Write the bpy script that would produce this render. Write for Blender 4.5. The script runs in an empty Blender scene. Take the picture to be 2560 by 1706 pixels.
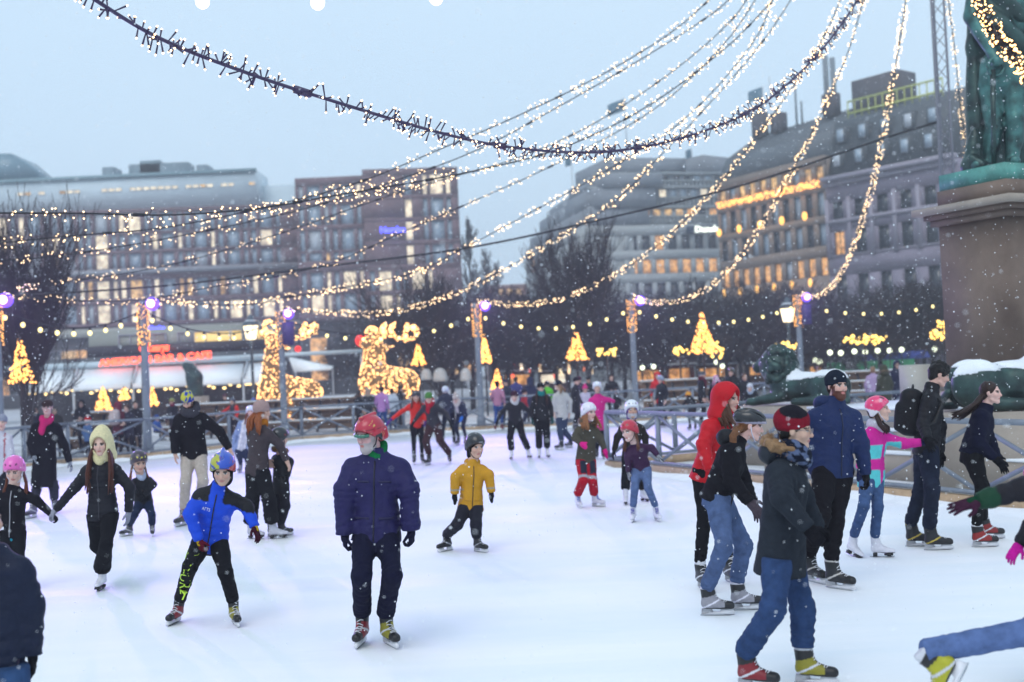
import bpy, math, random
import numpy as np
from mathutils import Vector, Matrix
random.seed(7); RNG = np.random.default_rng(7)
SC = bpy.context.scene
COL = SC.collection
# ------------------------------------------------------------------ camera
F_PX, CX, CY = 2844.0, 1280.0, 853.0
CAM_H = 2.15
PITCH, ROLL = math.radians(1.376), math.radians(2.65)
_F = np.array((0, math.cos(PITCH), math.sin(PITCH)))
_U = np.array((0, -math.sin(PITCH), math.cos(PITCH)))
_X = np.array((1.0, 0, 0))
_RC = math.cos(ROLL)*_X - math.sin(ROLL)*_U
_UC = math.sin(ROLL)*_X + math.cos(ROLL)*_U
CAM = np.array((0, 0, CAM_H))
cam_d = bpy.data.cameras.new('camera'); cam = bpy.data.objects.new('camera', cam_d); COL.objects.link(cam)
cam_d.sensor_width = 36.0; cam_d.lens = 36.0*F_PX/2560.0
cam_d.clip_start = 0.05; cam_d.clip_end = 2000
cam_d.dof.use_dof = True; cam_d.dof.focus_distance = 10.0; cam_d.dof.aperture_fstop = 1.35
cam_d.dof.aperture_blades = 0
cam.matrix_world = Matrix(((_RC[0], _UC[0], -_F[0], 0), (_RC[1], _UC[1], -_F[1], 0), (_RC[2], _UC[2], -_F[2], CAM_H), (0, 0, 0, 1)))
SC.camera = cam
HAZE = 0.0021
# ------------------------------------------------------------------ light
SUN_EL, SUN_AZ = math.radians(52), math.radians(200)
w = bpy.data.worlds.new('World'); SC.world = w; w.use_nodes = True
nt = w.node_tree; nt.nodes.clear()
_o = nt.nodes.new('ShaderNodeOutputWorld'); _b = nt.nodes.new('ShaderNodeBackground')
_s = nt.nodes.new('ShaderNodeTexSky'); _s.sky_type = 'NISHITA'; _s.sun_disc = False
_s.sun_elevation = SUN_EL; _s.sun_rotation = SUN_AZ; _s.air_density = 1.0; _s.dust_density = 4.0; _s.ozone_density = 2.0
_m = nt.nodes.new('ShaderNodeMix'); _m.data_type = 'RGBA'
_m.inputs[0].default_value = 0.88
nt.links.new(_s.outputs[0], _m.inputs[6])
# even snow-cloud cover, faintly mottled
_tc = nt.nodes.new('ShaderNodeTexCoord'); _nz = nt.nodes.new('ShaderNodeTexNoise'); _nz.inputs['Scale'].default_value = 1.6; _nz.inputs['Detail'].default_value = 4
_cr = nt.nodes.new('ShaderNodeValToRGB')
_cr.color_ramp.elements[0].position = .3; _cr.color_ramp.elements[0].color = (5.9, 7.85, 9.8, 1)
_cr.color_ramp.elements[1].position = .7; _cr.color_ramp.elements[1].color = (6.4, 8.25, 9.95, 1)
nt.links.new(_tc.outputs['Generated'], _nz.inputs['Vector']); nt.links.new(_nz.outputs[0], _cr.inputs[0])
nt.links.new(_cr.outputs[0], _m.inputs[7])
_b.inputs[1].default_value = 0.1
nt.links.new(_m.outputs[2], _b.inputs[0]); nt.links.new(_b.outputs[0], _o.inputs[0])
sun_d = bpy.data.lights.new('sun', 'SUN'); sun_d.energy = 0.9; sun_d.angle = math.radians(40); sun_d.color = (1, .97, .93)
sun = bpy.data.objects.new('sun', sun_d); COL.objects.link(sun)
_sd = Vector((math.sin(SUN_AZ)*math.cos(SUN_EL), math.cos(SUN_AZ)*math.cos(SUN_EL), math.sin(SUN_EL)))
sun.rotation_euler = (-_sd).to_track_quat('-Z', 'Y').to_euler()
vs = SC.view_settings
vs.view_transform = 'Standard'; vs.look = 'None'; vs.exposure = 0.26; vs.gamma = 1.0; vs.use_curve_mapping = False
cy = SC.cycles
cy.use_denoising = True; cy.max_bounces = 6; cy.diffuse_bounces = 3; cy.glossy_bounces = 3; cy.transmission_bounces = 4
cy.volume_bounces = 0; cy.transparent_max_bounces = 6; cy.caustics_reflective = False; cy.caustics_refractive = False
cy.sample_clamp_indirect = 4.0; cy.sample_clamp_direct = 0
# ------------------------------------------------------------------ projection helpers (photo pixels -> places)
def ray(px, py):
    return _F + (px-CX)/F_PX*_RC + (CY-py)/F_PX*_UC
def at(px, py, Y):
    d = ray(px, py); return CAM + d*(Y/d[1])
def ground(px, py, z=0.0):
    d = ray(px, py); return CAM + d*((z-CAM_H)/d[2])
def proj(p):
    q = np.asarray(p)-CAM; zf = q@_F
    return CX+F_PX*(q@_RC)/zf, CY-F_PX*(q@_UC)/zf
def horizon(px):
    a = proj((-200., 10000, CAM_H)); b = proj((200., 10000, CAM_H)); return a[1]+(px-a[0])*(b[1]-a[1])/(b[0]-a[0])
# ------------------------------------------------------------------ colour / materials
def srgb(h):
    if not isinstance(h, str): return tuple(h)
    h = h.lstrip('#'); o = []
    for i in (0, 2, 4):
        c = int(h[i:i+2], 16)/255; o.append(c/12.92 if c <= .04045 else ((c+.055)/1.055)**2.4)
    return tuple(o)
MATS = {}
def mat(name, color=(.5, .5, .5), rough=.7, metal=0.0, emit=None, es=1.0, noise=0.0, nscale=8.0, bump=0.0, bscale=40.0, attr=False, sheen=0.0, color2=None, coat=0.0, spec=.5):
    if name in MATS: return MATS[name]
    m = bpy.data.materials.new(name); m.use_nodes = True; MATS[name] = m
    n = m.node_tree.nodes; l = m.node_tree.links; b = n['Principled BSDF']
    c = srgb(color)
    b.inputs['Roughness'].default_value = rough; b.inputs['Metallic'].default_value = metal
    b.inputs['Specular IOR Level'].default_value = spec
    if coat: b.inputs['Coat Weight'].default_value = coat; b.inputs['Coat Roughness'].default_value = .08
    if sheen: b.inputs['Sheen Weight'].default_value = sheen
    tc = n.new('ShaderNodeTexCoord')
    src = None
    if attr:
        a = n.new('ShaderNodeAttribute'); a.attribute_name = 'Col'; src = a.outputs['Color']
    if noise or color2:
        nz = n.new('ShaderNodeTexNoise'); nz.inputs['Scale'].default_value = nscale; nz.inputs['Detail'].default_value = 6; nz.inputs['Roughness'].default_value = .6
        l.new(tc.outputs['Object'], nz.inputs['Vector'])
        if color2:
            cr = n.new('ShaderNodeValToRGB'); cr.color_ramp.elements[0].position = .35; cr.color_ramp.elements[1].position = .65
            cr.color_ramp.elements[0].color = (*c, 1); cr.color_ramp.elements[1].color = (*srgb(color2), 1)
            l.new(nz.outputs[0], cr.inputs[0]); l.new(cr.outputs[0], b.inputs['Base Color'])
        else:
            mr = n.new('ShaderNodeMapRange'); mr.inputs[1].default_value = .25; mr.inputs[2].default_value = .75
            mr.inputs[3].default_value = 1-noise; mr.inputs[4].default_value = 1+noise
            l.new(nz.outputs[0], mr.inputs[0])
            mx = n.new('ShaderNodeMix'); mx.data_type = 'RGBA'; mx.blend_type = 'MULTIPLY'; mx.inputs[0].default_value = 1
            if src: l.new(src, mx.inputs[6])
            else: mx.inputs[6].default_value = (*c, 1)
            l.new(mr.outputs[0], mx.inputs[7]); l.new(mx.outputs[2], b.inputs['Base Color'])
    elif src: l.new(src, b.inputs['Base Color'])
    else: b.inputs['Base Color'].default_value = (*c, 1)
    if bump:
        nb = n.new('ShaderNodeTexNoise'); nb.inputs['Scale'].default_value = bscale; nb.inputs['Detail'].default_value = 5
        l.new(tc.outputs['Object'], nb.inputs['Vector'])
        bp = n.new('ShaderNodeBump'); bp.inputs['Strength'].default_value = bump; bp.inputs['Distance'].default_value = .02
        l.new(nb.outputs[0], bp.inputs['Height']); l.new(bp.outputs[0], b.inputs['Normal'])
    if emit is not None:
        b.inputs['Emission Color'].default_value = (*srgb(emit), 1); b.inputs['Emission Strength'].default_value = es
        m.cycles.emission_sampling = 'NONE'
    return m
# ------------------------------------------------------------------ mesh helpers
def mk_mesh(name, V, faces, cols=None, smooth=False):
    """V (n,3); faces: (m,k) int array or list of such arrays"""
    me = bpy.data.meshes.new(name)
    V = np.asarray(V, np.float32)
    fl = faces if isinstance(faces, list) else [faces]
    fl = [np.asarray(f, np.int32) for f in fl if len(f)]
    me.vertices.add(len(V)); me.vertices.foreach_set('co', V.ravel())
    nl = sum(f.size for f in fl); nf = sum(len(f) for f in fl)
    me.loops.add(nl); me.loops.foreach_set('vertex_index', np.concatenate([f.ravel() for f in fl]))
    me.polygons.add(nf)
    tot = np.concatenate([np.full(len(f), f.shape[1], np.int32) for f in fl])
    st = np.zeros(nf, np.int32); st[1:] = np.cumsum(tot)[:-1]
    me.polygons.foreach_set('loop_start', st); me.polygons.foreach_set('loop_total', tot)
    if smooth: me.polygons.foreach_set('use_smooth', np.ones(nf, bool))
    me.update(calc_edges=True); me.validate()
    if cols is not None:
        a = me.color_attributes.new('Col', 'FLOAT_COLOR', 'POINT')
        c = np.ones((len(V), 4), np.float32); c[:, :3] = cols
        a.data.foreach_set('color', c.ravel())
    return me
def link(name, me, material=None, parent=None, M=None):
    o = bpy.data.objects.new(name, me); COL.objects.link(o)
    if material is not None and me is not None and not me.materials: me.materials.append(material)
    if parent is not None: o.parent = parent
    if M is not None: o.matrix_world = M if parent is None else parent.matrix_world.inverted() @ M if False else M
    return o
def tag(o, label, cat, group=None, kind=None):
    if label: o['label'] = label
    if cat: o['category'] = cat
    if group: o['group'] = group
    if kind: o['kind'] = kind
    return o
def empty(name, loc=(0, 0, 0)):
    o = bpy.data.objects.new(name, None); COL.objects.link(o); o.location = loc; o.empty_display_size = .1
    return o
class MB:
    """collects boxes, tubes, prisms; world coordinates, build() recentres on a parent at world origin offset"""
    def __init__(s): s.v = []; s.f = {}; s.n = 0
    def add(s, V, F):
        V = np.asarray(V, float); F = np.asarray(F, int)
        s.v.append(V); s.f.setdefault(F.shape[1], []).append(F+s.n); s.n += len(V); return s
    def box(s, c, size, ax=None):
        h = np.array(size)/2; V = np.array([[x, y, z] for x in (-1, 1) for y in (-1, 1) for z in (-1, 1)])*h
        if ax is not None: V = V @ np.asarray(ax, float)
        return s.add(V+np.asarray(c, float), [[0, 1, 3, 2], [4, 6, 7, 5], [0, 4, 5, 1], [2, 3, 7, 6], [0, 2, 6, 4], [1, 5, 7, 3]])
    def bar(s, a, b, wd, ht, up=(0, 0, 1)):
        a = np.asarray(a, float); b = np.asarray(b, float); d = b-a; L = np.linalg.norm(d); d = d/L
        u = np.asarray(up, float); x = np.cross(d, u)
        if np.linalg.norm(x) < 1e-3: x = np.cross(d, (1, 0, 0))
        x = x/np.linalg.norm(x); z = np.cross(x, d)
        return s.box((a+b)/2, (L, wd, ht), np.array([d, x, z]))
    def tube(s, pts, r, n=6, cap=True):
        P = np.asarray(pts, float); m = len(P); R = np.broadcast_to(np.asarray(r, float), (m,))
        T = np.gradient(P, axis=0); T /= np.linalg.norm(T, axis=1)[:, None]+1e-9
        ref = np.array((0, 0, 1.0)) if abs(T[:, 2]).mean() < .8 else np.array((1.0, 0, 0))
        A = np.cross(T, ref); A /= np.linalg.norm(A, axis=1)[:, None]+1e-9; B = np.cross(T, A)
        th = np.arange(n)*2*math.pi/n
        V = (P[:, None]+R[:, None, None]*(np.cos(th)[None, :, None]*A[:, None]+np.sin(th)[None, :, None]*B[:, None])).reshape(-1, 3)
        F = [[i*n+j, i*n+(j+1) % n, (i+1)*n+(j+1) % n, (i+1)*n+j] for i in range(m-1) for j in range(n)]
        k = s.n; s.add(V, F)
        if cap and n > 2:
            s.f.setdefault(n, []).append(np.array([[k+j for j in range(n)][::-1], [k+(m-1)*n+j for j in range(n)]]))
        return s
    def lathe(s, c, prof, n=12):
        """prof: (r,z) list around vertical axis at c"""
        P = np.array([(c[0], c[1], c[2]+z) for r, z in prof]); th = np.arange(n)*2*math.pi/n
        V = np.array([[p[0]+r*math.cos(t), p[1]+r*math.sin(t), p[2]] for p, (r, z) in zip(P, prof) for t in th])
        F = [[i*n+j, i*n+(j+1) % n, (i+1)*n+(j+1) % n, (i+1)*n+j] for i in range(len(prof)-1) for j in range(n)]
        k = s.n; s.add(V, F); m = len(prof)
        s.f.setdefault(n, []).append(np.array([[k+j for j in range(n)][::-1], [k+(m-1)*n+j for j in range(n)]]))
        return s
    def prism(s, poly, a, b):
        """poly: list of 3D points (planar), extruded by vector b-a"""
        P = np.asarray(poly, float); d = np.asarray(b, float)-np.asarray(a, float); n = len(P)
        k = s.n; s.add(np.vstack([P, P+d]), [[i, (i+1) % n, n+(i+1) % n, n+i] for i in range(n)])
        s.f.setdefault(n, []).append(np.array([[k+i for i in range(n)][::-1], [k+n+i for i in range(n)]]))
        return s
    def segs(s, P0, P1, R0, R1, n=3):
        V, Fq = seg_arrays(P0, P1, R0, R1, n); return s.add(V, Fq)
    def mesh(s, name, smooth=False, off=(0, 0, 0)):
        V = np.vstack(s.v)-np.asarray(off, float)
        return mk_mesh(name, V, [np.vstack(v) for v in s.f.values()], None, smooth)
    def build(s, name, material, parent=None, smooth=False):
        off = parent.location if parent is not None and parent.parent is None else (0, 0, 0)
        if parent is not None and parent.parent is not None: off = Vector(parent.parent.location)+Vector(parent.location)
        me = s.mesh(name, smooth, off); return link(name, me, material, parent)
def seg_arrays(P0, P1, R0, R1, n=3):
    P0 = np.asarray(P0, float); P1 = np.asarray(P1, float); m = len(P0)
    R0 = np.broadcast_to(R0, (m,)); R1 = np.broadcast_to(R1, (m,))
    D = P1-P0; D = D/(np.linalg.norm(D, axis=1)[:, None]+1e-9)
    ref = np.where(np.abs(D[:, 2:3]) < .9, np.array([[0, 0, 1.]]), np.array([[1., 0, 0]]))
    A = np.cross(D, ref); A /= np.linalg.norm(A, axis=1)[:, None]+1e-9; B = np.cross(D, A)
    th = np.arange(n)*2*math.pi/n
    ring = np.cos(th)[None, :, None]*A[:, None]+np.sin(th)[None, :, None]*B[:, None]
    V = np.concatenate([P0[:, None]+ring*R0[:, None, None], P1[:, None]+ring*R1[:, None, None]], 1).reshape(-1, 3)
    base = np.array([[j, (j+1) % n, n+(j+1) % n, n+j] for j in range(n)])
    Fq = (np.arange(m)[:, None, None]*2*n+base[None]).reshape(-1, 4)
    return V, Fq
OCT_V = np.array([[1, 0, 0], [-1, 0, 0], [0, 1, 0], [0, -1, 0], [0, 0, 1], [0, 0, -1]], float)
OCT_F = np.array([[0, 2, 4], [2, 1, 4], [1, 3, 4], [3, 0, 4], [2, 0, 5], [1, 2, 5], [3, 1, 5], [0, 3, 5]])
def blobs(C, R):
    C = np.asarray(C, float); R = np.broadcast_to(np.asarray(R, float), (len(C),))
    V = (C[:, None]+OCT_V[None]*R[:, None, None]).reshape(-1, 3)
    return V, (np.arange(len(C))[:, None, None]*6+OCT_F[None]).reshape(-1, 3)
def ball_mesh(name, r, n=12, m=8, sz=1.0):
    b = MB(); b.lathe((0, 0, 0), [(r*math.sin(math.pi*i/m)+1e-4, -r*sz*math.cos(math.pi*i/m)) for i in range(m+1)], n)
    return b.mesh(name, True)
def text_mesh(body, size, ext=.02, bold=0.0, shear=0.0, align='CENTER'):
    c = bpy.data.curves.new('t', 'FONT'); c.body = body; c.size = size; c.extrude = ext; c.offset = bold; c.shear = shear
    c.align_x = align; c.align_y = 'CENTER'; c.resolution_u = 3
    o = bpy.data.objects.new('t', c); COL.objects.link(o)
    me = bpy.data.meshes.new_from_object(o.evaluated_get(bpy.context.evaluated_depsgraph_get()))
    bpy.data.objects.remove(o); bpy.data.curves.remove(c); return me
def frame(O, U, N):
    """4x4: local x along U, local y = up, local z = outward normal N"""
    U = Vector(U).normalized(); N = Vector(N).normalized()
    return Matrix(((U.x, 0, N.x, O[0]), (U.y, 0, N.y, O[1]), (U.z, 1, N.z, O[2]), (0, 0, 0, 1)))
# ================================================================== implicit-surface modeller (smooth organic meshes)
def nrm(v): v = np.asarray(v, float); return v/(np.linalg.norm(v)+1e-12)
def smin(a, b, k):
    if k <= 0: return np.minimum(a, b)
    h = np.clip(.5+.5*(b-a)/k, 0, 1); return b+(a-b)*h-k*h*(1-h)
def cone(a, b, ra, rb, q=0, qa=0, ph=0):
    """tapered limb; q = quilting period, qa = quilting depth"""
    a = np.asarray(a, np.float32); b = np.asarray(b, np.float32); ab = b-a; L2 = float(ab@ab)+1e-9; L = math.sqrt(L2)
    def f(P):
        pa = P-a; t = np.clip((pa@ab)/L2, 0, 1); d = np.sqrt(((pa-t[..., None]*ab)**2).sum(-1)); r = ra+(rb-ra)*t
        if q: r = r+qa*(np.sqrt(np.abs(np.sin((t*L+ph)*math.pi/q)))-.7)
        return d-r
    return f, np.minimum(a-ra, b-rb)-abs(qa), np.maximum(a+ra, b+rb)+abs(qa)
def ell(c, r, R=None):
    c = np.asarray(c, np.float32); r = np.asarray(r, np.float32); R = np.eye(3, dtype=np.float32) if R is None else np.asarray(R, np.float32)
    def f(P):
        q = (P-c)@R.T; k0 = np.sqrt(((q/r)**2).sum(-1)); k1 = np.sqrt(((q/(r*r))**2).sum(-1))+1e-6; return np.where(k0 < .2, (k0-1)*r.min(), k0*(k0-1)/k1)
    m = float(r.max()); return f, c-m, c+m
def rbox(c, h, rad, R=None):
    c = np.asarray(c, np.float32); h = np.asarray(h, np.float32)-rad; R = np.eye(3, dtype=np.float32) if R is None else np.asarray(R, np.float32)
    def f(P):
        q = np.abs((P-c)@R.T)-h; return np.sqrt((np.maximum(q, 0)**2).sum(-1))+np.minimum(q.max(-1), 0)-rad
    m = float(np.linalg.norm(h+rad)); return f, c-m, c+m
def prof(o, R, tab, q=0, qa=0, ph=0):
    """elliptic tube along R[2] from o: tab rows (z, half width, half depth, forward shift)"""
    o = np.asarray(o, np.float32); R = np.asarray(R, np.float32); T = np.array(tab, np.float32)
    def f(P):
        l = (P-o)@R.T; z = l[..., 2]; a = np.interp(z, T[:, 0], T[:, 1]); b = np.interp(z, T[:, 0], T[:, 2]); y0 = np.interp(z, T[:, 0], T[:, 3])
        if q:
            m = qa*(np.sqrt(np.abs(np.sin((z+ph)*math.pi/q)))-.7); a = a+m; b = b+m
        x = l[..., 0]; y = l[..., 1]-y0; k0 = np.sqrt((x/a)**2+(y/b)**2); k1 = np.sqrt((x/a**2)**2+(y/b**2)**2)+1e-6
        d = np.where(k0 < .2, (k0-1)*np.minimum(a, b), k0*(k0-1)/k1)
        zc = np.maximum(T[0, 0]-z, z-T[-1, 0]); return np.where(zc > 0, np.sqrt(np.maximum(d, 0)**2+zc**2)*.999+np.minimum(d, 0)*0, np.maximum(d, zc))
    m = T[:, 1:3].max()+np.abs(T[:, 3]).max()+.02; e0 = o+R[2]*T[0, 0]; e1 = o+R[2]*T[-1, 0]
    return f, np.minimum(e0, e1)-m, np.maximum(e0, e1)+m
def field(prims, cuts=(), disp=None):
    """prims: list of (prim, k[, mode]); mode '-' carves"""
    def f(P):
        d = None
        for pr in prims:
            v = pr[0][0](P)
            if d is None: d = v
            elif len(pr) > 2 and pr[2] == '-': d = -smin(-d, v, pr[1])
            else: d = smin(d, v, pr[1])
        if disp is not None: d = d+disp(P)
        for (p0, n_) in cuts: d = np.maximum(d, (P-np.asarray(p0, np.float32))@np.asarray(n_, np.float32))
        return d
    ps = [p for p in prims if not (len(p) > 2 and p[2] == '-')]
    lo = np.min([p[0][1] for p in ps], 0); hi = np.max([p[0][2] for p in ps], 0); return f, lo, hi
def wrinkle(amp, scale=9.0, seed=0, aniso=(1, 1, 1.6)):
    rg = np.random.default_rng(seed); K = rg.normal(size=(6, 3))*np.array(aniso); K = (K/np.linalg.norm(K, axis=1)[:, None]*scale*rg.uniform(.7, 2.0, (6, 1))).astype(np.float32); ph = rg.uniform(0, 6.28, 6)
    def f(P):
        s = 0
        w0 = .6*np.sin(P@K[0]*.6+ph[0])
        for i in range(1, 6): s = s+(1-2*np.abs(np.sin(.5*(P@K[i])+ph[i]+w0)))/(i**.35)
        return (amp*.42*s).astype(np.float32)
    return f
def folds(joints, seed=0, base=None):
    """cloth creases: ridges across each limb, strongest at its joint. joints: (point, axis, amp, wavelength, sigma)"""
    rg = np.random.default_rng(seed); W = []
    for (p, ax, amp, wl, sg) in joints:
        ax = nrm(ax); ax = nrm(ax+rg.normal(0, .28, 3)); W.append((np.asarray(p, np.float32), ax.astype(np.float32), amp, 2*math.pi/wl, sg, (rg.normal(size=3)*13).astype(np.float32), (rg.normal(size=3)*24).astype(np.float32), rg.uniform(0, 6)))
    def f(P):
        d = 0 if base is None else base(P)
        for p, ax, amp, k, sg, w1, w2, ph in W:
            q = P-p; r2 = (q*q).sum(-1); g = np.exp(-r2/(sg*sg)); a = q@ax
            d = d+amp*g*(1-2*np.sqrt(np.abs(np.sin(.5*k*a+1.2*np.sin(q@w1+ph)+.5*np.sin(q@w2)+ph))))
        return d
    return f
def nets(fld, h, pad=2):
    f, lo, hi = fld
    lo = lo-pad*h; n = np.ceil((hi+pad*h-lo)/h).astype(int)+1; n = np.minimum(n, 260)
    ax = [lo[i]+h*np.arange(n[i], dtype=np.float32) for i in range(3)]
    P = np.stack(np.meshgrid(*ax, indexing='ij'), -1).astype(np.float32)
    D = f(P).astype(np.float32); S = D < 0
    c = [(i, j, k) for i in (0, 1) for j in (0, 1) for k in (0, 1)]
    sl = lambda A, o: A[o[0]:n[0]-1+o[0], o[1]:n[1]-1+o[1], o[2]:n[2]-1+o[2]]
    cnt = sum(sl(S, o).astype(np.int8) for o in c); act = (cnt > 0) & (cnt < 8)
    I = np.argwhere(act)
    if len(I) == 0: return np.zeros((0, 3), np.float32), np.zeros((0, 4), int)
    idx = -np.ones(act.shape, np.int32); idx[act] = np.arange(len(I))
    acc = np.zeros((len(I), 3), np.float32); num = np.zeros(len(I), np.float32)
    dv = {o: D[I[:, 0]+o[0], I[:, 1]+o[1], I[:, 2]+o[2]] for o in c}
    for o in c:
        for a in range(3):
            if o[a]: continue
            o2 = list(o); o2[a] = 1; o2 = tuple(o2); d0, d1 = dv[o], dv[o2]; m = (d0 < 0) != (d1 < 0)
            t = np.where(m, d0/(d0-d1+1e-12), 0); p = np.tile(np.array(o, np.float32), (len(I), 1)); p[:, a] += t; acc[m] += p[m]; num[m] += 1
    V = lo+h*(I+acc/num[:, None])
    Q = []
    for a in range(3):
        b, e = (a+1) % 3, (a+2) % 3
        sh = [slice(None)]*3; s0 = list(sh); s1 = list(sh); s0[a] = slice(0, n[a]-1); s1[a] = slice(1, n[a])
        A0, A1 = S[tuple(s0)], S[tuple(s1)]; E = np.argwhere(A0 != A1); E = E[(E[:, b] > 0) & (E[:, e] > 0) & (E[:, b] < n[b]-1) & (E[:, e] < n[e]-1)]
        if not len(E): continue
        def g(db, de):
            q = E.copy(); q[:, b] -= db; q[:, e] -= de; return idx[q[:, 0], q[:, 1], q[:, 2]]
        quad = np.stack([g(1, 1), g(0, 1), g(0, 0), g(1, 0)], 1); ins = A0[E[:, 0], E[:, 1], E[:, 2]]
        quad[~ins] = quad[~ins][:, ::-1]; Q.append(quad)
    Q = np.vstack(Q); Q = Q[(Q >= 0).all(1)]
    return V, Q
def rotz(a): c, s = math.cos(a), math.sin(a); return np.array(((c, -s, 0), (s, c, 0), (0, 0, 1.)))
def sdf_obj(name, fld, h, material, parent=None, colfn=None, col=None):
    V, Q = nets(fld, h)
    if not len(V): return None
    C = None
    if colfn is not None: C = colfn(V)
    elif col is not None: C = np.tile(np.array(srgb(col)), (len(V), 1))
    off = np.array(parent.location if parent.parent is None else parent.parent.location) if parent is not None else np.zeros(3)
    return link(name, mk_mesh(name, V-off, Q, C, True), material, parent)
# ================================================================== SETTING: ground, ice
M_snow = mat('snow', (.80, .83, .87), .85, noise=.10, nscale=3, bump=.35, bscale=6)
M_paving = mat('slushy_paving', (.30, .30, .33), .8, color2=(.58, .60, .64), nscale=.9, bump=.3, bscale=10)
M_steel = mat('grey_painted_steel', '#78808c', .55, .1, noise=.18, nscale=6)
M_dsteel = mat('dark_steel', (.03, .032, .037), .5, .4)
M_wood = mat('kerb_wood', (.42, .29, .18), .75, noise=.3, nscale=7, bump=.3)
M_cable = mat('black_cable', (.012, .012, .016), .6)
b = MB(); b.box((0, 500, -.25), (2600, 2200, .40)); g = b.build('ground', M_paving); g['kind'] = 'structure'
# ice: scratched, powder-dusted
mi = bpy.data.materials.new('rink_ice'); mi.use_nodes = True
n = mi.node_tree.nodes; l = mi.node_tree.links; bs = n['Principled BSDF']
tc = n.new('ShaderNodeTexCoord')
def _noise(scale, detail=5, vec=None, rough=.6):
    z = n.new('ShaderNodeTexNoise'); z.inputs['Scale'].default_value = scale; z.inputs['Detail'].default_value = detail; z.inputs['Roughness'].default_value = rough
    l.new(vec or tc.outputs['Object'], z.inputs['Vector']); return z.outputs[0]
def _ramp(v, a, b_, p0=.35, p1=.65):
    r = n.new('ShaderNodeValToRGB'); r.color_ramp.elements[0].position = p0; r.color_ramp.elements[1].position = p1
    r.color_ramp.elements[0].color = (*a, 1); r.color_ramp.elements[1].color = (*b_, 1); l.new(v, r.inputs[0]); return r.outputs[0]
def _map(scale, rot=0):
    m_ = n.new('ShaderNodeMapping'); m_.inputs['Scale'].default_value = scale; m_.inputs['Rotation'].default_value = (0, 0, rot)
    l.new(tc.outputs['Object'], m_.inputs['Vector']); return m_.outputs[0]
patch = _ramp(_noise(.28, 7, _map((.45, 1.6, 1))), (.74, .80, .855), (.875, .878, .89), .34, .62)
def _scratch(rot, sc, dens):
    # long thin blade marks: strongly stretched noise, thin band kept
    v = _noise(sc, 2, _map((.12, 6, 1), rot)); w_ = n.new('ShaderNodeMath'); w_.operation = 'SUBTRACT'; w_.inputs[1].default_value = .5; l.new(v, w_.inputs[0])
    a_ = n.new('ShaderNodeMath'); a_.operation = 'ABSOLUTE'; l.new(w_.outputs[0], a_.inputs[0])
    s_ = n.new('ShaderNodeMath'); s_.operation = 'LESS_THAN'; s_.inputs[1].default_value = dens; l.new(a_.outputs[0], s_.inputs[0]); return s_.outputs[0]
acc = None
for rot, sc, dn in ((.15, 2.2, .006), (-.3, 1.7, .005), (.5, 2.6, .005), (1.2, 1.4, .004)):
    s_ = _scratch(rot, sc, dn)
    if acc is None: acc = s_
    else:
        mx = n.new('ShaderNodeMath'); mx.operation = 'MAXIMUM'; l.new(acc, mx.inputs[0]); l.new(s_, mx.inputs[1]); acc = mx.outputs[0]
msk = n.new('ShaderNodeMath'); msk.operation = 'MULTIPLY'; l.new(acc, msk.inputs[0]); l.new(_ramp(_noise(.9, 4), (0, 0, 0), (.55, .55, .55), .4, .7), msk.inputs[1])
mixc = n.new('ShaderNodeMix'); mixc.data_type = 'RGBA'; l.new(msk.outputs[0], mixc.inputs[0]); l.new(patch, mixc.inputs[6]); mixc.inputs[7].default_value = (.93, .94, .95, 1)
# wet bluish worn lanes
wet = _ramp(_noise(.22, 5, _map((.35, 2.6, 1), .06)), (0, 0, 0), (1, 1, 1), .54, .66)
mix2 = n.new('ShaderNodeMix'); mix2.data_type = 'RGBA'; wm = n.new('ShaderNodeMath'); wm.operation = 'MULTIPLY'; wm.inputs[1].default_value = .35; l.new(wet, wm.inputs[0])
l.new(wm.outputs[0], mix2.inputs[0]); l.new(mixc.outputs[2], mix2.inputs[6]); mix2.inputs[7].default_value = (.66, .76, .84, 1)
l.new(mix2.outputs[2], bs.inputs['Base Color'])
rr = n.new('ShaderNodeMapRange'); l.new(wet, rr.inputs[0]); rr.inputs[3].default_value = .62; rr.inputs[4].default_value = .46; l.new(rr.outputs[0], bs.inputs['Roughness'])
bp = n.new('ShaderNodeBump'); bp.inputs['Strength'].default_value = .25; bp.inputs['Distance'].default_value = .01
ad = n.new('ShaderNodeMath'); l.new(_noise(7, 6), ad.inputs[0]); l.new(msk.outputs[0], ad.inputs[1]); l.new(ad.outputs[0], bp.inputs['Height']); l.new(bp.outputs[0], bs.inputs['Normal'])
# rink outline (outer kerb), traced on the ground from the photograph
KERB_PX = [(-60, 1190), (170, 1162), (362, 1148), (755, 1104), (1010, 1086), (1240, 1076), (1425, 1069), (1640, 1056), (2000, 1030)]
KERB = [ground(x, y)[:2] for x, y in KERB_PX]
KERB = [np.array((KERB[0][0]-2.5, KERB[0][1]-9.0))-np.array((1.5, 10)), np.array((KERB[0][0]-2.5, KERB[0][1]-9.0))] + KERB + [KERB[-1]+np.array((14, -1.0))]
poly = [(p[0], p[1]) for p in KERB] + [(34, 20), (30, -6), (-19, -6)]
bm_v = [(x, y, -.046) for x, y in poly]
mb = MB(); mb.prism([(x, y, -.046) for x, y in poly][::-1], (0, 0, 0), (0, 0, .046)); ice = mb.build('ice', mi); ice['kind'] = 'structure'
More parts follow.
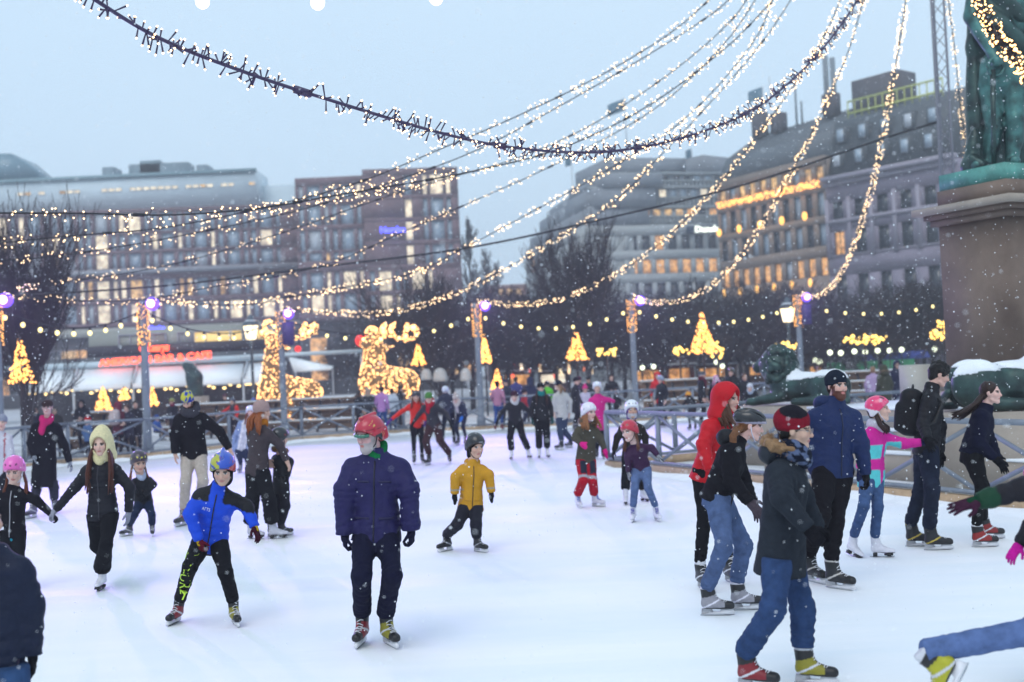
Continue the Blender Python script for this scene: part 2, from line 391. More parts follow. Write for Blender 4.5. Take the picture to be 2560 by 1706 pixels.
# ================================================================== FENCES
def fence(pts, name_label, post_gap=1.75, H=1.16, kerb_h=.16, group=None, flip=1, kerb_w=.16, th=.06):
    """steel fence of X-braced bays on a timber kerb; pts 2D polyline"""
    root = empty('fence', (pts[0][0], pts[0][1], 0)); tag(root, name_label, 'fence', group)
    for a, b_ in zip(pts[:-1], pts[1:]):
        a = np.array((*a, 0.)); b_ = np.array((*b_, 0.)); L = np.linalg.norm(b_-a); nb = max(1, round(L/post_gap)); d = (b_-a)/L
        MB().bar(a+(0, 0, kerb_h/2), b_+(0, 0, kerb_h/2), kerb_w, kerb_h).build('kerb', M_wood, root)
        MB().bar(a+(0, 0, H), b_+(0, 0, H), .09, .075).build('top_rail', M_steel, root)
        MB().bar(a+(0, 0, kerb_h+.05), b_+(0, 0, kerb_h+.05), .07, .06).build('bottom_rail', M_steel, root)
        for i in range(nb+1):
            p = a+(b_-a)*i/nb
            MB().bar(p+(0, 0, kerb_h+.08), p+(0, 0, H-.037), .07, .085, up=d).build('post', M_steel, root)
            if i < nb:
                q = a+(b_-a)*(i+1)/nb; z0, z1 = kerb_h+.09, H-.05
                nn = np.array((-d[1], d[0], 0))*.014
                MB().bar(p+d*.04+(0, 0, z0)+nn, q-d*.04+(0, 0, z1)+nn, .022, .06).build('brace', M_steel, root)
                MB().bar(p+d*.04+(0, 0, z1)-nn, q-d*.04+(0, 0, z0)-nn, .022, .06).build('brace', M_steel, root)
    return root
_k = [p+np.array((0, .06)) for p in KERB]
fence(_k[1:4], 'grey steel fence with crossed braces behind the man in the long dark coat', group='rink fences')
fence(_k[3:6], 'grey steel fence with crossed braces in front of the glowing reindeer', group='rink fences')
fence(_k[5:-1], 'grey steel fence with crossed braces along the far edge beside the crowd', group='rink fences')
C0 = ground(1521, 1172)[:2]; C1 = ground(2212, 1240)[:2]; C2 = ground(2557, 1283)[:2]
udir = (C2-C0)/np.linalg.norm(C2-C0); vdir = np.array((-udir[1], udir[0]));
if vdir[0] < 0: vdir = -vdir
FR = C0+udir*13.0
fence([FR, C0], 'nearer grey steel fence with crossed braces around the monument', group='monument fences')
fence([C0, C0+vdir*8.5], 'rear grey steel fence with crossed braces behind the bronze lion', group='monument fences')
print('corner', C0, C1, C2, 'u', udir, 'v', vdir)
# snow ridge scraped along the kerbs
def ridge(pts, name, side, w=.30, h=.07, nseg=60):
    P = np.array(pts, float); seg = np.linalg.norm(np.diff(P, axis=0), axis=1); cs = np.r_[0, np.cumsum(seg)]
    t = np.linspace(0, cs[-1], int(cs[-1]*3)); X = np.interp(t, cs, P[:, 0]); Y = np.interp(t, cs, P[:, 1])
    T = np.gradient(np.c_[X, Y], axis=0); T /= np.linalg.norm(T, axis=1)[:, None]; N = np.c_[-T[:, 1], T[:, 0]]*side
    V = []; k = 6
    hh = h*(.6+.8*RNG.random(len(t))); ww = w*(.7+.6*RNG.random(len(t)))
    for i in range(len(t)):
        for j in range(k):
            u = j/(k-1); V.append((X[i]+N[i, 0]*(.08+ww[i]*u), Y[i]+N[i, 1]*(.08+ww[i]*u), hh[i]*(1-u)**1.5-.002*u))
    F = [[i*k+j, i*k+j+1, (i+1)*k+j+1, (i+1)*k+j] for i in range(len(t)-1) for j in range(k-1)]
    o = link(name, mk_mesh(name, V, np.array(F), None, True), M_snow); o['kind'] = 'stuff'
    tag(o, 'scraped snow banked along the rink kerb', 'snow', kind='stuff'); return o
ridge([FR, C0], 'snow', -1 if np.dot(np.array((-(C0-FR)[1], (C0-FR)[0])), vdir) > 0 else 1)
ridge(_k[1:-1], 'snow', -1)
# ================================================================== LAMP POLES WITH LIGHT GARLANDS, VIOLET SPOTS
POLES = []
M_glow = mat('warm_led', (.9, .7, .4), .4, emit=(1, .50, .16), es=3.4)
M_glow2 = mat('white_led', (.9, .8, .6), .4, emit=(1, .66, .33), es=5.5)
M_amber = mat('amber_led', (.9, .6, .2), .4, emit=(1, .42, .09), es=2.6)
M_violet = mat('violet_lamp_lens', (.5, .4, .9), .3, emit=(.40, .22, 1.0), es=9)
M_purple = mat('purple_box', (.05, .03, .16), .5)
M_bulb = mat('festoon_bulb', (.9, .8, .4), .4, emit=(1, .78, .28), es=1.9)
def lights(name, C, R, material, parent, kind='stuff'):
    V, F = blobs(C, R); off = np.array(parent.location) if parent is not None else 0
    o = link(name, mk_mesh(name, V-off, F, None, True), material, parent); o['kind'] = kind; return o
def pole(px_top, px_base, py_top, s, label, spot=(1, 0), ledz=(3.55, 4.6), box=False):
    Y = F_PX/s
    top = at(px_top, py_top, Y); base = np.array((top[0], top[1], 0)); H = top[2]
    r = empty('lamp_pole', base); tag(r, label, 'lamp pole', 'lamp poles round the rink')
    mb = MB(); mb.lathe(base, [(.17, .0), (.17, .35), (.12, .42), (.115, H*.5), (.10, H)], 14); mb.build('post', M_steel, r, True)
    n = 190; th = RNG.random(n)*6.28; z = RNG.uniform(H-1.35, H-.02, n)
    lights('led_wrap', np.c_[base[0]+.17*np.cos(th), base[1]+.17*np.sin(th), z], .019, M_amber, r)
    P0 = np.c_[base[0]+.11*np.cos(th), base[1]+.11*np.sin(th), z-.02]; P1 = np.c_[base[0]+.165*np.cos(th), base[1]+.165*np.sin(th), z]
    m2 = MB(); m2.segs(P0, P1, .014, .010); o = m2.build('wrap_wire', M_cable, r); o['kind'] = 'stuff'
    # violet spot lamp on a short arm
    lp = np.array((base[0]+.34*spot[0], base[1]-.20, H-.12))
    h = MB().box(lp+(0, .22, 0), (.30, .26, .30)).build('lamp_housing', M_dsteel, r)
    MB().bar((base[0], base[1]-.05, H-.12), lp+(0, .05, 0), .06, .06).build('lamp_arm', M_dsteel, r)
    rf_ = link('lens_halo', ball_mesh('lens_halo', .20, 14, 8), mat('violet_halo', (.2, .1, .6), .4, emit=(.16, .05, 1.0), es=1.5), r); rf_.location = Vector(lp+(0, .05, 0))-r.location  # glowing ball added behind the lens to imitate its violet fringe
    lm = ball_mesh('lens', .12, 14, 8); lo = link('lens', lm, M_violet, r); lo.location = Vector(lp+(0, -.10, 0))-r.location
    if box: MB().box(lp+(-.05, .10, -.72), (.40, .3, .85)).build('control_box', M_purple, r)
    POLES.append((base, H, lp)); return r
pole(356, 362, 752, 84, 'grey pole wrapped in lights in front of the white café awning')
pole(700, 708, 778, 68.6, 'grey pole standing in front of the light-covered reindeer seen head-on', box=True)
pole(1190, 1204, 759, 66, 'grey pole wrapped in lights beside the bare tree with pale sculptures under it')
pole(1577, 1588, 746, 64, 'grey pole wrapped in lights next to the red-hooded spectator')
pole(1993, 2004, 738, 59, 'grey pole with purple box rising behind the bronze lion', box=True)
pole(-12, -8, 742, 93, 'grey pole with violet lamp among the branches of the multi-stemmed bare tree')
for base, H, lp in POLES:
    ld = bpy.data.lights.new('violet_spot', 'SPOT'); ld.energy = 1500; ld.color = (.45, .25, 1); ld.spot_size = math.radians(80); ld.spot_blend = .8; ld.shadow_soft_size = .15
    lo = bpy.data.objects.new('violet_spot', ld); COL.objects.link(lo); lo.location = lp+np.array((0, -.3, -.05))
    tgt = Vector((0.5+.25*lp[0], 9, 0)); lo.rotation_euler = (tgt-lo.location).to_track_quat('-Z', 'Y').to_euler()
# ------------------------------------------------------------------ festoon of round bulbs between the poles
def festoon(a, b_, sag, nb, label, bulb_r=.062):
    a = np.asarray(a, float); b_ = np.asarray(b_, float); r = empty('festoon_string', a); tag(r, label, 'light string', 'festoon strings of round bulbs')
    t = np.linspace(0, 1, 30); P = a+(b_-a)*t[:, None]; P[:, 2] -= sag*4*t*(1-t)
    MB().tube(P, .02, 4).build('cable', M_cable, r)
    me = ball_mesh('bulb', bulb_r, 10, 6, 1.15)
    sm = MB().lathe((0, 0, .08), [(.035, 0), (.035, .09), (.015, .11)], 6).mesh('socket')
    for i in range(nb):
        u = (i+.5)/nb; p = a+(b_-a)*u; p[2] -= sag*4*u*(1-u)+.17
        o = link('bulb', me, M_bulb, r); o.location = Vector(p)-r.location
        s_ = link('socket', sm, M_cable, o)
pt = [np.array((b0[0], b0[1], H-.28)) for b0, H, _ in POLES]
festoon(pt[5], pt[0], .55, 9, 'festoon string of pale bulbs between the multi-stemmed tree and the first pole')
festoon(pt[0], pt[1], .62, 9, 'festoon string of pale bulbs passing in front of the lit street lantern')
festoon(pt[1], pt[2], .75, 11, 'festoon string of round yellow bulbs above the antlers of the glowing reindeer')
festoon(pt[2], pt[3], .62, 9, 'festoon string of round yellow bulbs before the tall feathery tree')
festoon(pt[3], pt[4], .62, 11, 'festoon string of round yellow bulbs above the brightest cone tree')
festoon(pt[4], at(2352, 752, 52), .4, 8, 'festoon string of round yellow bulbs running behind the granite pedestal')
# ------------------------------------------------------------------ mast and cable
M_truss = mat('truss_alloy', (.22, .22, .25), .5, .5)
MX = at(2366, 470, 30.0)[0]; MY = 30.0
mr = empty('truss_mast', (MX, MY, 0)); tag(mr, 'tall triangular lattice mast rising behind the granite pedestal', 'mast')
MH = 17.0; leg = [(MX-.17, MY-.1), (MX+.17, MY-.1), (MX, MY+.19)]
for x, y in leg: MB().tube([(x, y, 0), (x, y, MH)], .032, 6).build('leg', M_truss, mr)
mb = MB()
for i in range(int(MH/.42)):
    z = i*.42
    for j in range(3):
        a, c_ = leg[j], leg[(j+1) % 3]
        if i % 2: a, c_ = c_, a
        mb.tube([(a[0], a[1], z), (c_[0], c_[1], z+.42)], .012, 4, False)
o = mb.build('lattice', M_truss, mr); o['kind'] = 'stuff'
APEX = np.array((MX, MY, MH-.4))
def path3(pp, Y0, Y1=None, n=90):
    """pixel path -> 3D curve whose depth runs from Y0 to Y1; Catmull-Rom through the points"""
    P = np.array(pp, float); d = np.r_[0, np.cumsum(np.linalg.norm(np.diff(P, axis=0), axis=1))]; t = np.linspace(0, d[-1], n)
    Q = np.empty((n, 2)); Pm = np.vstack([2*P[0]-P[1], P, 2*P[-1]-P[-2]])
    for k, tt in enumerate(t):
        i = min(max(np.searchsorted(d, tt)-1, 0), len(P)-2); u = (tt-d[i])/(d[i+1]-d[i]); p0, p1, p2, p3 = Pm[i:i+4]
        Q[k] = .5*((2*p1)+(-p0+p2)*u+(2*p0-5*p1+4*p2-p3)*u*u+(-p0+3*p1-3*p2+p3)*u**3)
    tt = t/d[-1]
    if np.isscalar(Y0): Y = 1/((1-tt)/Y0+tt/Y1)
    else: Y = np.interp(tt, np.linspace(0, 1, len(Y0)), Y0)
    return np.array([at(q[0], q[1], y) for q, y in zip(Q, Y)])
M_stem = mat('violet_lit_stem', (.045, .028, .085), .5)  # spill of the violet lamps is put into this dark cable colour
def garland(P, label, dens=26, stub=.075, r_led=.011, wire=.012, material=None, clump=9, sr=.0065, wm=None):
    M_cable = wm or MATS['black_cable']
    r = empty('light_garland', P[0]); tag(r, label, 'light garland', 'light garlands strung from the mast')
    mb = MB(); mb.tube(P, wire, 5).build('wire', M_cable, r)
    seg = np.linalg.norm(np.diff(P, axis=0), axis=1); cs = np.r_[0, np.cumsum(seg)]; L = cs[-1]; N = int(L*dens)
    # LEDs come in little bundles with thin gaps
    s_ = np.sort(np.clip(RNG.uniform(0, L, N)+.03*np.sin(RNG.uniform(0, 60, N)), 0, L*.9999))
    C = np.c_[[np.interp(s_, cs, P[:, k]) for k in range(3)]].T
    T = np.c_[[np.interp(s_, cs[:-1], np.diff(P[:, k])/seg) for k in range(3)]].T; T /= np.linalg.norm(T, axis=1)[:, None]
    D = RNG.normal(size=(N, 3)); D -= (D*T).sum(1)[:, None]*T*.75; D /= np.linalg.norm(D, axis=1)[:, None]
    Ls = stub*RNG.uniform(.6, 1.25, N)
    E = C+D*Ls[:, None]
    m2 = MB(); m2.segs(C, E, sr*.7, sr*1.2); o = m2.build('led_stems', M_cable, r); o['kind'] = 'stuff'
    lights('leds', E+D*r_led*.6, r_led, material or M_glow2, r)
    # winding tape lumps where segments join
    ks = np.arange(2.0, L, 2.6); mj = MB()
    for k in ks:
        c = np.array([np.interp(k, cs, P[:, j]) for j in range(3)]); c2 = np.array([np.interp(min(k+.16, L), cs, P[:, j]) for j in range(3)])
        mj.tube([c, c2], wire*2.2, 6)
    if len(ks): mj.build('joints', M_cable, r)['kind'] = 'stuff'
    return r
k_ = 1.088
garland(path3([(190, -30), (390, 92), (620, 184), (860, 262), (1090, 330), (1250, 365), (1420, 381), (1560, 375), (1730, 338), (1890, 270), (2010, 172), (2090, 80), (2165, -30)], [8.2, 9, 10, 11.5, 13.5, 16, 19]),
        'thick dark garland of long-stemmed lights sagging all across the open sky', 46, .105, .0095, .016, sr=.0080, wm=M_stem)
GPX = [  # pixel path, near depth, far depth
 ([(-40, 533), (200, 534), (420, 538), (640, 522), (850, 487), (1150, 435), (1400, 372), (1620, 265), (1820, 115), (1960, -30)], 15, 27, 'dark garland running almost level below the flat glass roof'),
 ([(-40, 612), (180, 590), (420, 568), (700, 510), (900, 455), (1120, 365), (1290, 292), (1500, 190), (1680, 80), (1790, -15)], 20, 28, 'outermost pale garland making the longest straight sweep over the sky'),
 ([(-40, 655), (150, 640), (420, 596), (740, 528), (1000, 448), (1200, 372), (1400, 265), (1600, 150), (1780, 35), (1850, -30)], 24, 28, 'pale garland close beneath the outermost one over the flat roofs'),
 ([(10, 730), (140, 708), (300, 686), (470, 652), (700, 584), (900, 515), (1060, 462), (1280, 400), (1480, 312), (1680, 180), (1820, 60), (1880, -20)], 29, 29, 'garland crossing the brick facade from the multi-stemmed tree'),
 ([(10, 738), (180, 752), (360, 750), (520, 720), (700, 690), (850, 650), (1020, 575), (1180, 505), (1400, 405), (1640, 270), (1810, 110), (1905, -25)], 30, 30, 'garland dipping behind the first pole and crossing the blue sign'),
 ([(360, 750), (480, 760), (620, 762), (730, 742), (900, 712), (1040, 680), (1180, 610), (1330, 530), (1520, 425), (1720, 290), (1880, 110), (1940, -20)], 34, 30, 'garland climbing from the first pole past the corner of the brick block'),
 ([(705, 772), (830, 782), (950, 784), (1080, 756), (1230, 690), (1370, 610), (1530, 510), (1670, 370), (1800, 230), (1910, 100), (1990, -20), ], 41, 30, 'golden garland climbing from the second pole past the bank roof'),
 ([(1197, 752), (1290, 762), (1400, 748), (1530, 692), (1660, 600), (1790, 470), (1900, 330), (2010, 175), (2080, 50), (2110, -30)], 43, 30, 'golden garland climbing from the third pole across the bank windows'),
 ([(1580, 742), (1640, 757), (1720, 745), (1800, 695), (1900, 570), (1990, 410), (2060, 270), (2120, 130), (2165, -20)], 44, 30, 'golden garland climbing from the fourth pole across the brown facade'),
 ([(2003, 735), (2040, 742), (2080, 715), (2120, 650), (2170, 505), (2210, 330), (2240, 160), (2268, -20)], 48, 30, 'golden garland climbing steeply from the fifth pole across the pinkish facade'),
 ([(2368, -20), (2385, 110), (2400, 260), (2412, 360), (2413, 430)], 31, 40, 'pale garland hanging beside the lattice mast'),
]
for pp, y0, y1, lab in GPX:
    near_pole = 'climbing' in lab
    garland(path3(pp, y0, y1), lab, 24 if near_pole else 15, .085, .0175 if near_pole else .0130, .013)
garland(path3([(2425, -40), (2470, 50), (2520, 130), (2600, 215)], 9, 7.5), 'thick golden garland crossing in front of the bronze statue', 120, .05, .011, .014, material=M_glow)
# three large bulbs hung overhead at the top edge
fr = empty('festoon_string', at(420, -40, 9)); tag(fr, 'overhead string with three large frosted bulbs against the open sky', 'light string', 'festoon strings of round bulbs')
pA, pB = at(350, -75, 9), at(1300, -88, 9); MB().tube([pA, (pA+pB)/2, pB], .01, 4).build('cable', M_cable, fr)
M_bigbulb = mat('frosted_bulb', (.95, .9, .8), .4, emit=(1, .82, .58), es=1.6); bme = ball_mesh('bulb', .058, 12, 8, 1.1)
for x, y in ((506, 3), (794, 6), (1090, -6)):
    o = link('bulb', bme, M_bigbulb, fr); o.location = Vector(at(x, y, 9))-fr.location
    MB().tube([at(x, y, 9)+(0, 0, .05), at(x, -80, 9)], .012, 5).build('socket', M_cable, fr)
# plain cable
cr_ = path3([(-60, 745), (400, 716), (800, 668), (1170, 620), (1500, 550), (1850, 465), (2200, 350), (2345, 305)], 33, 30)
co = MB().tube(cr_, .03, 5).build('support_cable', M_cable); tag(co, 'bare dark cable rising diagonally to the lattice mast', 'cable')
# ================================================================== BUILDINGS
def P2(px, Z): return np.array(at(px, horizon(px), Z)[:2])
def zat(px, py, Z): return at(px, py, Z)[2]
G_sky = mat('window_glass', (.36, .44, .52), .12, spec=.9, noise=.35, nscale=.5)  # pale blue of the reflected sky is put into the base colour
G_dark = mat('window_dark', (.045, .05, .065), .15, spec=.8, noise=.4, nscale=.6)
G_blind = mat('window_blind', (.55, .58, .62), .6, noise=.12, nscale=.7)
def lit_mat(name, c0, c1, es, sc):
    m = mat(name, (.3, .22, .14), .3); nn = m.node_tree.nodes; ll = m.node_tree.links; b = nn['Principled BSDF']
    t = nn.new('ShaderNodeTexCoord'); oi = nn.new('ShaderNodeObjectInfo'); ad = nn.new('ShaderNodeVectorMath'); ad.operation = 'ADD'
    ll.new(t.outputs['Object'], ad.inputs[0]); mu = nn.new('ShaderNodeMath'); mu.operation = 'MULTIPLY'; mu.inputs[1].default_value = 50; ll.new(oi.outputs['Random'], mu.inputs[0]); ll.new(mu.outputs[0], ad.inputs[1])
    z = nn.new('ShaderNodeTexNoise'); z.inputs['Scale'].default_value = sc; ll.new(ad.outputs[0], z.inputs['Vector'])
    r = nn.new('ShaderNodeValToRGB'); r.color_ramp.elements[0].position = .35; r.color_ramp.elements[1].position = .68
    r.color_ramp.elements[0].color = (*c0, 1); r.color_ramp.elements[1].color = (*c1, 1); ll.new(z.outputs[0], r.inputs[0]); ll.new(r.outputs[0], b.inputs['Emission Color'])
    b.inputs['Emission Strength'].default_value = es; m.cycles.emission_sampling = 'NONE'; return m
G_warm = lit_mat('window_lit_warm', (.16, .07, .02), (1, .62, .24), 1.0, 1.6)
G_white = lit_mat('window_lit_white', (.35, .30, .24), (1, .88, .66), 1.15, 1.3)
G_orange = lit_mat('window_lit_orange', (.30, .12, .03), (1, .50, .16), 1.0, 2.2)
_wc = {}
def window(root, M, w_, h_, glass, fm, bars=0):
    key = (round(w_, 2), round(h_, 2), fm.name, bars)
    if key not in _wc:
        b = MB(); t = .07
        b.box((0, h_/2-t/2, 0), (w_, t, .1)); b.box((0, -h_/2+t/2, 0), (w_, t, .1)); b.box((-w_/2+t/2, 0, 0), (t, h_-2*t, .1)); b.box((w_/2-t/2, 0, 0), (t, h_-2*t, .1))
        for i in range(bars): b.box((-w_/2+w_*(i+1)/(bars+1), 0, -.004), (.06, h_-2*t, .08))
        f = b.mesh('window'); f.materials.append(fm); p = MB().box((0, 0, -.03), (w_-.1, h_-.1, .03)).mesh('pane'); _wc[key] = (f, p)
    f, p = _wc[key]
    o = link('window', f, None, root); o.matrix_local = M
    pk = (key, glass.name)
    if pk not in _wc:
        q = p.copy(); q.materials.clear(); q.materials.append(glass); _wc[pk] = q
    link('pane', _wc[pk], None, o); return o
def facade(root, A, B, rows, cols, H, wm, fm, pick, z0=0.0, depth=.35, core=12.0, wall_name='wall', sill=None, bars=0, coremat=None):
    """A,B: 2D ends as seen from the plaza (A first, B second, outward normal towards the camera)"""
    A = np.array(A); B = np.array(B); W = np.linalg.norm(B-A); U = (B-A)/W; N = np.array((U[1], -U[0]))
    if N@(-A) < 0: N = -N
    org = np.array(root.location)[:2]
    O = A-org
    M0 = frame((O[0], O[1], z0), (U[0], U[1], 0), (N[0], N[1], 0))
    b = MB(); hz = 0
    def bx(u0, u1, v0, v1, w0=-depth, w1=0): b.box(((u0+u1)/2, (v0+v1)/2, (w0+w1)/2), (u1-u0, v1-v0, w1-w0))
    cols = [c for c in cols if c[1] < W]
    prev = 0.0
    for r0, r1 in rows:
        r0 -= z0; r1 -= z0
        bx(0, W, prev, r0)
        u = 0.0
        for c0, c1 in cols:
            if c0 > u: bx(u, c0, r0, r1, -depth, -.004)
            u = c1
        bx(u, W, r0, r1, -depth, -.004)
        prev = r1
    bx(0, W, prev, H-z0)
    wl = link(wall_name, b.mesh(wall_name), wm, root); wl.matrix_local = M0
    c = MB().box((W/2, (H-z0)/2-.01, -depth-core/2-.01), (W-.02, H-z0-.02, core)).mesh('core'); co = link('core', c, coremat or wm, root); co.matrix_local = M0
    for ri, (r0, r1) in enumerate(rows):
        for ci, (c0, c1) in enumerate(cols):
            g_ = pick(ri, ci)
            if g_ is None: continue
            window(root, M0 @ Matrix.Translation(((c0+c1)/2, (r0+r1)/2-z0, -depth*.62)), c1-c0-.006, r1-r0-.006, g_, fm, bars)
    if sill is not None:
        for r0, r1 in rows:
            s_ = MB(); s_.box((W/2, r0-z0-.07, .06), (W, .12, .13)); so = link('sill_band', s_.mesh('sill_band'), sill, root); so.matrix_local = M0
    return M0, W
RW = random.Random(5)
# ---------------- long brick block with glass attic
M_brick = mat('plum_brick', (.19, .115, .13), .85, noise=.25, nscale=1.2, bump=.2)
M_pale = mat('pale_cladding', (.60, .70, .75), .5, noise=.1, nscale=.4)
M_frame = mat('window_frame', (.34, .33, .38), .6)
M_concrete = mat('pale_concrete', (.47, .47, .47), .8, noise=.12, nscale=.6)
Z1 = 140.0; s1 = F_PX/Z1
def zz(px, py, Z): return zat(px, py, Z)
A = P2(-120, Z1-2); B = P2(765, Z1+1); root = empty('office_building', (A[0], A[1], 0)); tag(root, 'long plum brick office block with pale glazed attic storey', 'building')
rows = []
for py0, py1 in ((790, 744), (730, 684), (655, 618), (610, 570), (565, 517)): rows.append((zz(700, py0, Z1), zz(700, py1, Z1)))
W1 = np.linalg.norm(B-A); cols = []; u = .5
while u < W1-3.5:
    cols += [(u, u+.66), (u+1.12, u+2.62), (u+3.08, u+3.62)]; u += 4.0
def pickA(ri, ci):
    x = RW.random()
    if ri in (0, 1): return G_white if x < .30 else G_warm if x < .4 else G_blind if x < .55 else G_sky
    if ri == 3: return G_white if x < .28 else G_sky
    return G_blind if x < .25 else G_sky if x < .93 else G_white
H1 = zz(700, 507, Z1)
M0, W_ = facade(root, A, B, rows, cols, H1, M_brick, M_frame, pickA, z0=zz(700, 800, Z1), core=14)
ul = link('balcony_band', MB().box((W_/2, zz(700, 664, Z1)-zz(700, 800, Z1), .5), (W_, .55, 1.0)).mesh('balcony_band'), mat('balcony_grey', (.33, .33, .36), .7), root); ul.matrix_local = M0
# street level under the block: dark shopfront band with lit panes
zb = zz(700, 800, Z1)
lo = MB().box((W_/2, -zb/2, -2), (W_, zb-.02, 3.0)).mesh('ground_storey'); lo_ = link('ground_storey', lo, mat('shop_dark', (.05, .045, .055), .6, noise=.5, nscale=.3), root); lo_.matrix_local = M0
shopg = link('shop_fascia', MB().box((W_/2, -.6, -.2), (W_, 1.0, .6)).mesh('shop_fascia'), mat('cream_fascia', (.40, .39, .34), .7, noise=.1), root); shopg.matrix_local = M0
for i in range(24):
    u0 = 1+i*(W_-2)/24; window(root, M0 @ Matrix.Translation((u0+1.2, -zb*.55, -.42)), 2.2, zb*.55, RW.choice((G_warm, G_dark, G_dark, G_orange)), M_frame)
yw = empty('x')
bpy.data.objects.remove(yw)
# glazed attic, set back
Za = Z1+6; A2 = P2(-140, Za); B2 = P2(658, Za); ha = zz(400, 432, Za); hb = zz(400, 507, Za)-1.0
root2 = root
def local(root, A, B):
    A = np.array(A); B = np.array(B); W = np.linalg.norm(B-A); U = (B-A)/W; N = np.array((U[1], -U[0])); N = N if N@(-A) > 0 else -N
    O = A-np.array(root.location)[:2]; return frame((O[0], O[1], 0), (U[0], U[1], 0), (N[0], N[1], 0)), W
Ma, Wa = local(root, A2, B2)
at_ = link('attic', MB().box((Wa/2, (ha+hb)/2, -4), (Wa, ha-hb, 8)).mesh('attic'), M_pale, root); at_.matrix_local = Ma
zl = zz(400, 470, Za)
for i in range(34):
    u0 = Wa*.25+i*Wa*.75/34
    if RW.random() < .6: window(root, Ma @ Matrix.Translation((u0+.5, zl, .03)), .9, .5, G_white if RW.random() < .7 else G_warm, M_pale)
cp = link('attic_coping', MB().box((Wa/2, ha-.25, .12), (Wa+.5, .5, .3)).mesh('attic_coping'), mat('teal_coping', (.22, .34, .38), .6), root); cp.matrix_local = Ma
for x0, x1, y0, y1 in ((286, 316, 424, 434), (352, 500, 417, 432), (380, 430, 408, 420), (520, 548, 418, 432)):
    a0 = P2(x0, Za+3)-np.array(root.location)[:2]; a1 = P2(x1, Za+3)-np.array(root.location)[:2]; t0 = zz(x0, y0, Za+3)
    MBb = MB().box(((a0[0]+a1[0])/2, (a0[1]+a1[1])/2, (t0+ha)/2-.5), (a1[0]-a0[0], 3, t0-ha+1.1)).mesh('plant_room'); link('plant_room', MBb, mat('plant_grey', (.20, .27, .31), .7), root)
Mb, Wb = local(root, P2(650, Za+4), P2(790, Za+4)); ht = zz(720, 462, Za+4)
o = link('rear_wing', MB().box((Wb/2, ht/2, -4), (Wb, ht, 8)).mesh('rear_wing'), M_pale, root); o.matrix_local = Mb
# sloping glass gable at the far end
q = [at(-60, 385, Za), at(28, 384, Za), at(100, 445, Za), at(-60, 445, Za)]; off = Vector(root.location)
mb = MB(); mb.prism([np.array(v)-np.array(off) for v in q], (0, 0, 0), (0, 8, 0)); link('glass_gable', mb.mesh('glass_gable'), mat('gable_glass', (.16, .27, .33), .25), root)
# ---------------- taller brick corner block
A = P2(757, Z1-4); Bm = P2(928, Z1-4); B = P2(1166, Z1-3)
root = empty('office_building', (A[0], A[1], 0)); tag(root, 'taller plum brick corner block carrying two blue signs', 'building')
def colsA(W, s0=.6, p=3.95): 
    c = []; u = s0
    while u < W-3.4: c += [(u, u+.62), (u+1.06, u+2.6), (u+3.02, u+3.55)]; u += p
    return c
def pickB(ri, ci):
    x = RW.random()
    if ri < 2: return G_white if x < .45 else G_sky
    return G_white if x < .13 else G_warm if x < .2 else G_blind if x < .35 else G_sky
rw = [(zz(840, a, Z1-4), zz(840, b_, Z1-4)) for a, b_ in ((782, 736), (724, 680), (652, 630), (626, 574), (562, 512), (498, 462))]
facade(root, A, Bm, rw, colsA(np.linalg.norm(Bm-A), .35), zz(840, 442, Z1-4), M_brick, M_frame, pickB, z0=zz(840, 800, Z1-4), core=14)
W2 = np.linalg.norm(B-Bm)
rw2 = [(zz(1050, a, Z1-4), zz(1050, b_, Z1-4)) for a, b_ in ((782, 734), (724, 674), (660, 612), (600, 552), (542, 496), (486, 436))]
c2 = [(4.9, 5.8), (7.1, 7.7), (8.0, 9.6), (9.9, 10.5)]
facade(root, Bm+(0, -.4), B+(0, -.4), rw2[2:], c2, zz(1050, 419, Z1-4), M_brick, M_frame, lambda r, c: (G_white if (r == 3 and c > 0) or (c == 0 and r in (0, 1, 2)) else G_sky), z0=zz(1050, 668, Z1-4), core=13)
facade(root, Bm+(0, -.402), B+(0, -.402), rw2[:2], colsA(W2, .4), zz(1050, 669, Z1-4), M_brick, M_frame, pickB, z0=zz(1050, 800, Z1-4), core=13)
Mc, Wc = local(root, A, B); zb = zz(960, 800, Z1-4)
o = link('ground_storey', MB().box((Wc/2, zb/2, -2), (Wc, zb-.02, 3)).mesh('ground_storey'), MATS['shop_dark'], root); o.matrix_local = Mc
for i in range(8): window(root, Mc @ Matrix.Translation((2+i*2.6, zb*.5, -.46)), 2.1, zb*.6, RW.choice((G_warm, G_orange, G_dark, G_warm)), M_frame)
M_neonb = mat('blue_neon', (.1, .1, .8), .4, emit=(.07, .08, 1.0), es=3.0)
M_neonr = mat('red_neon', (.8, .1, .05), .4, emit=(1, .085, .03), es=3.2)
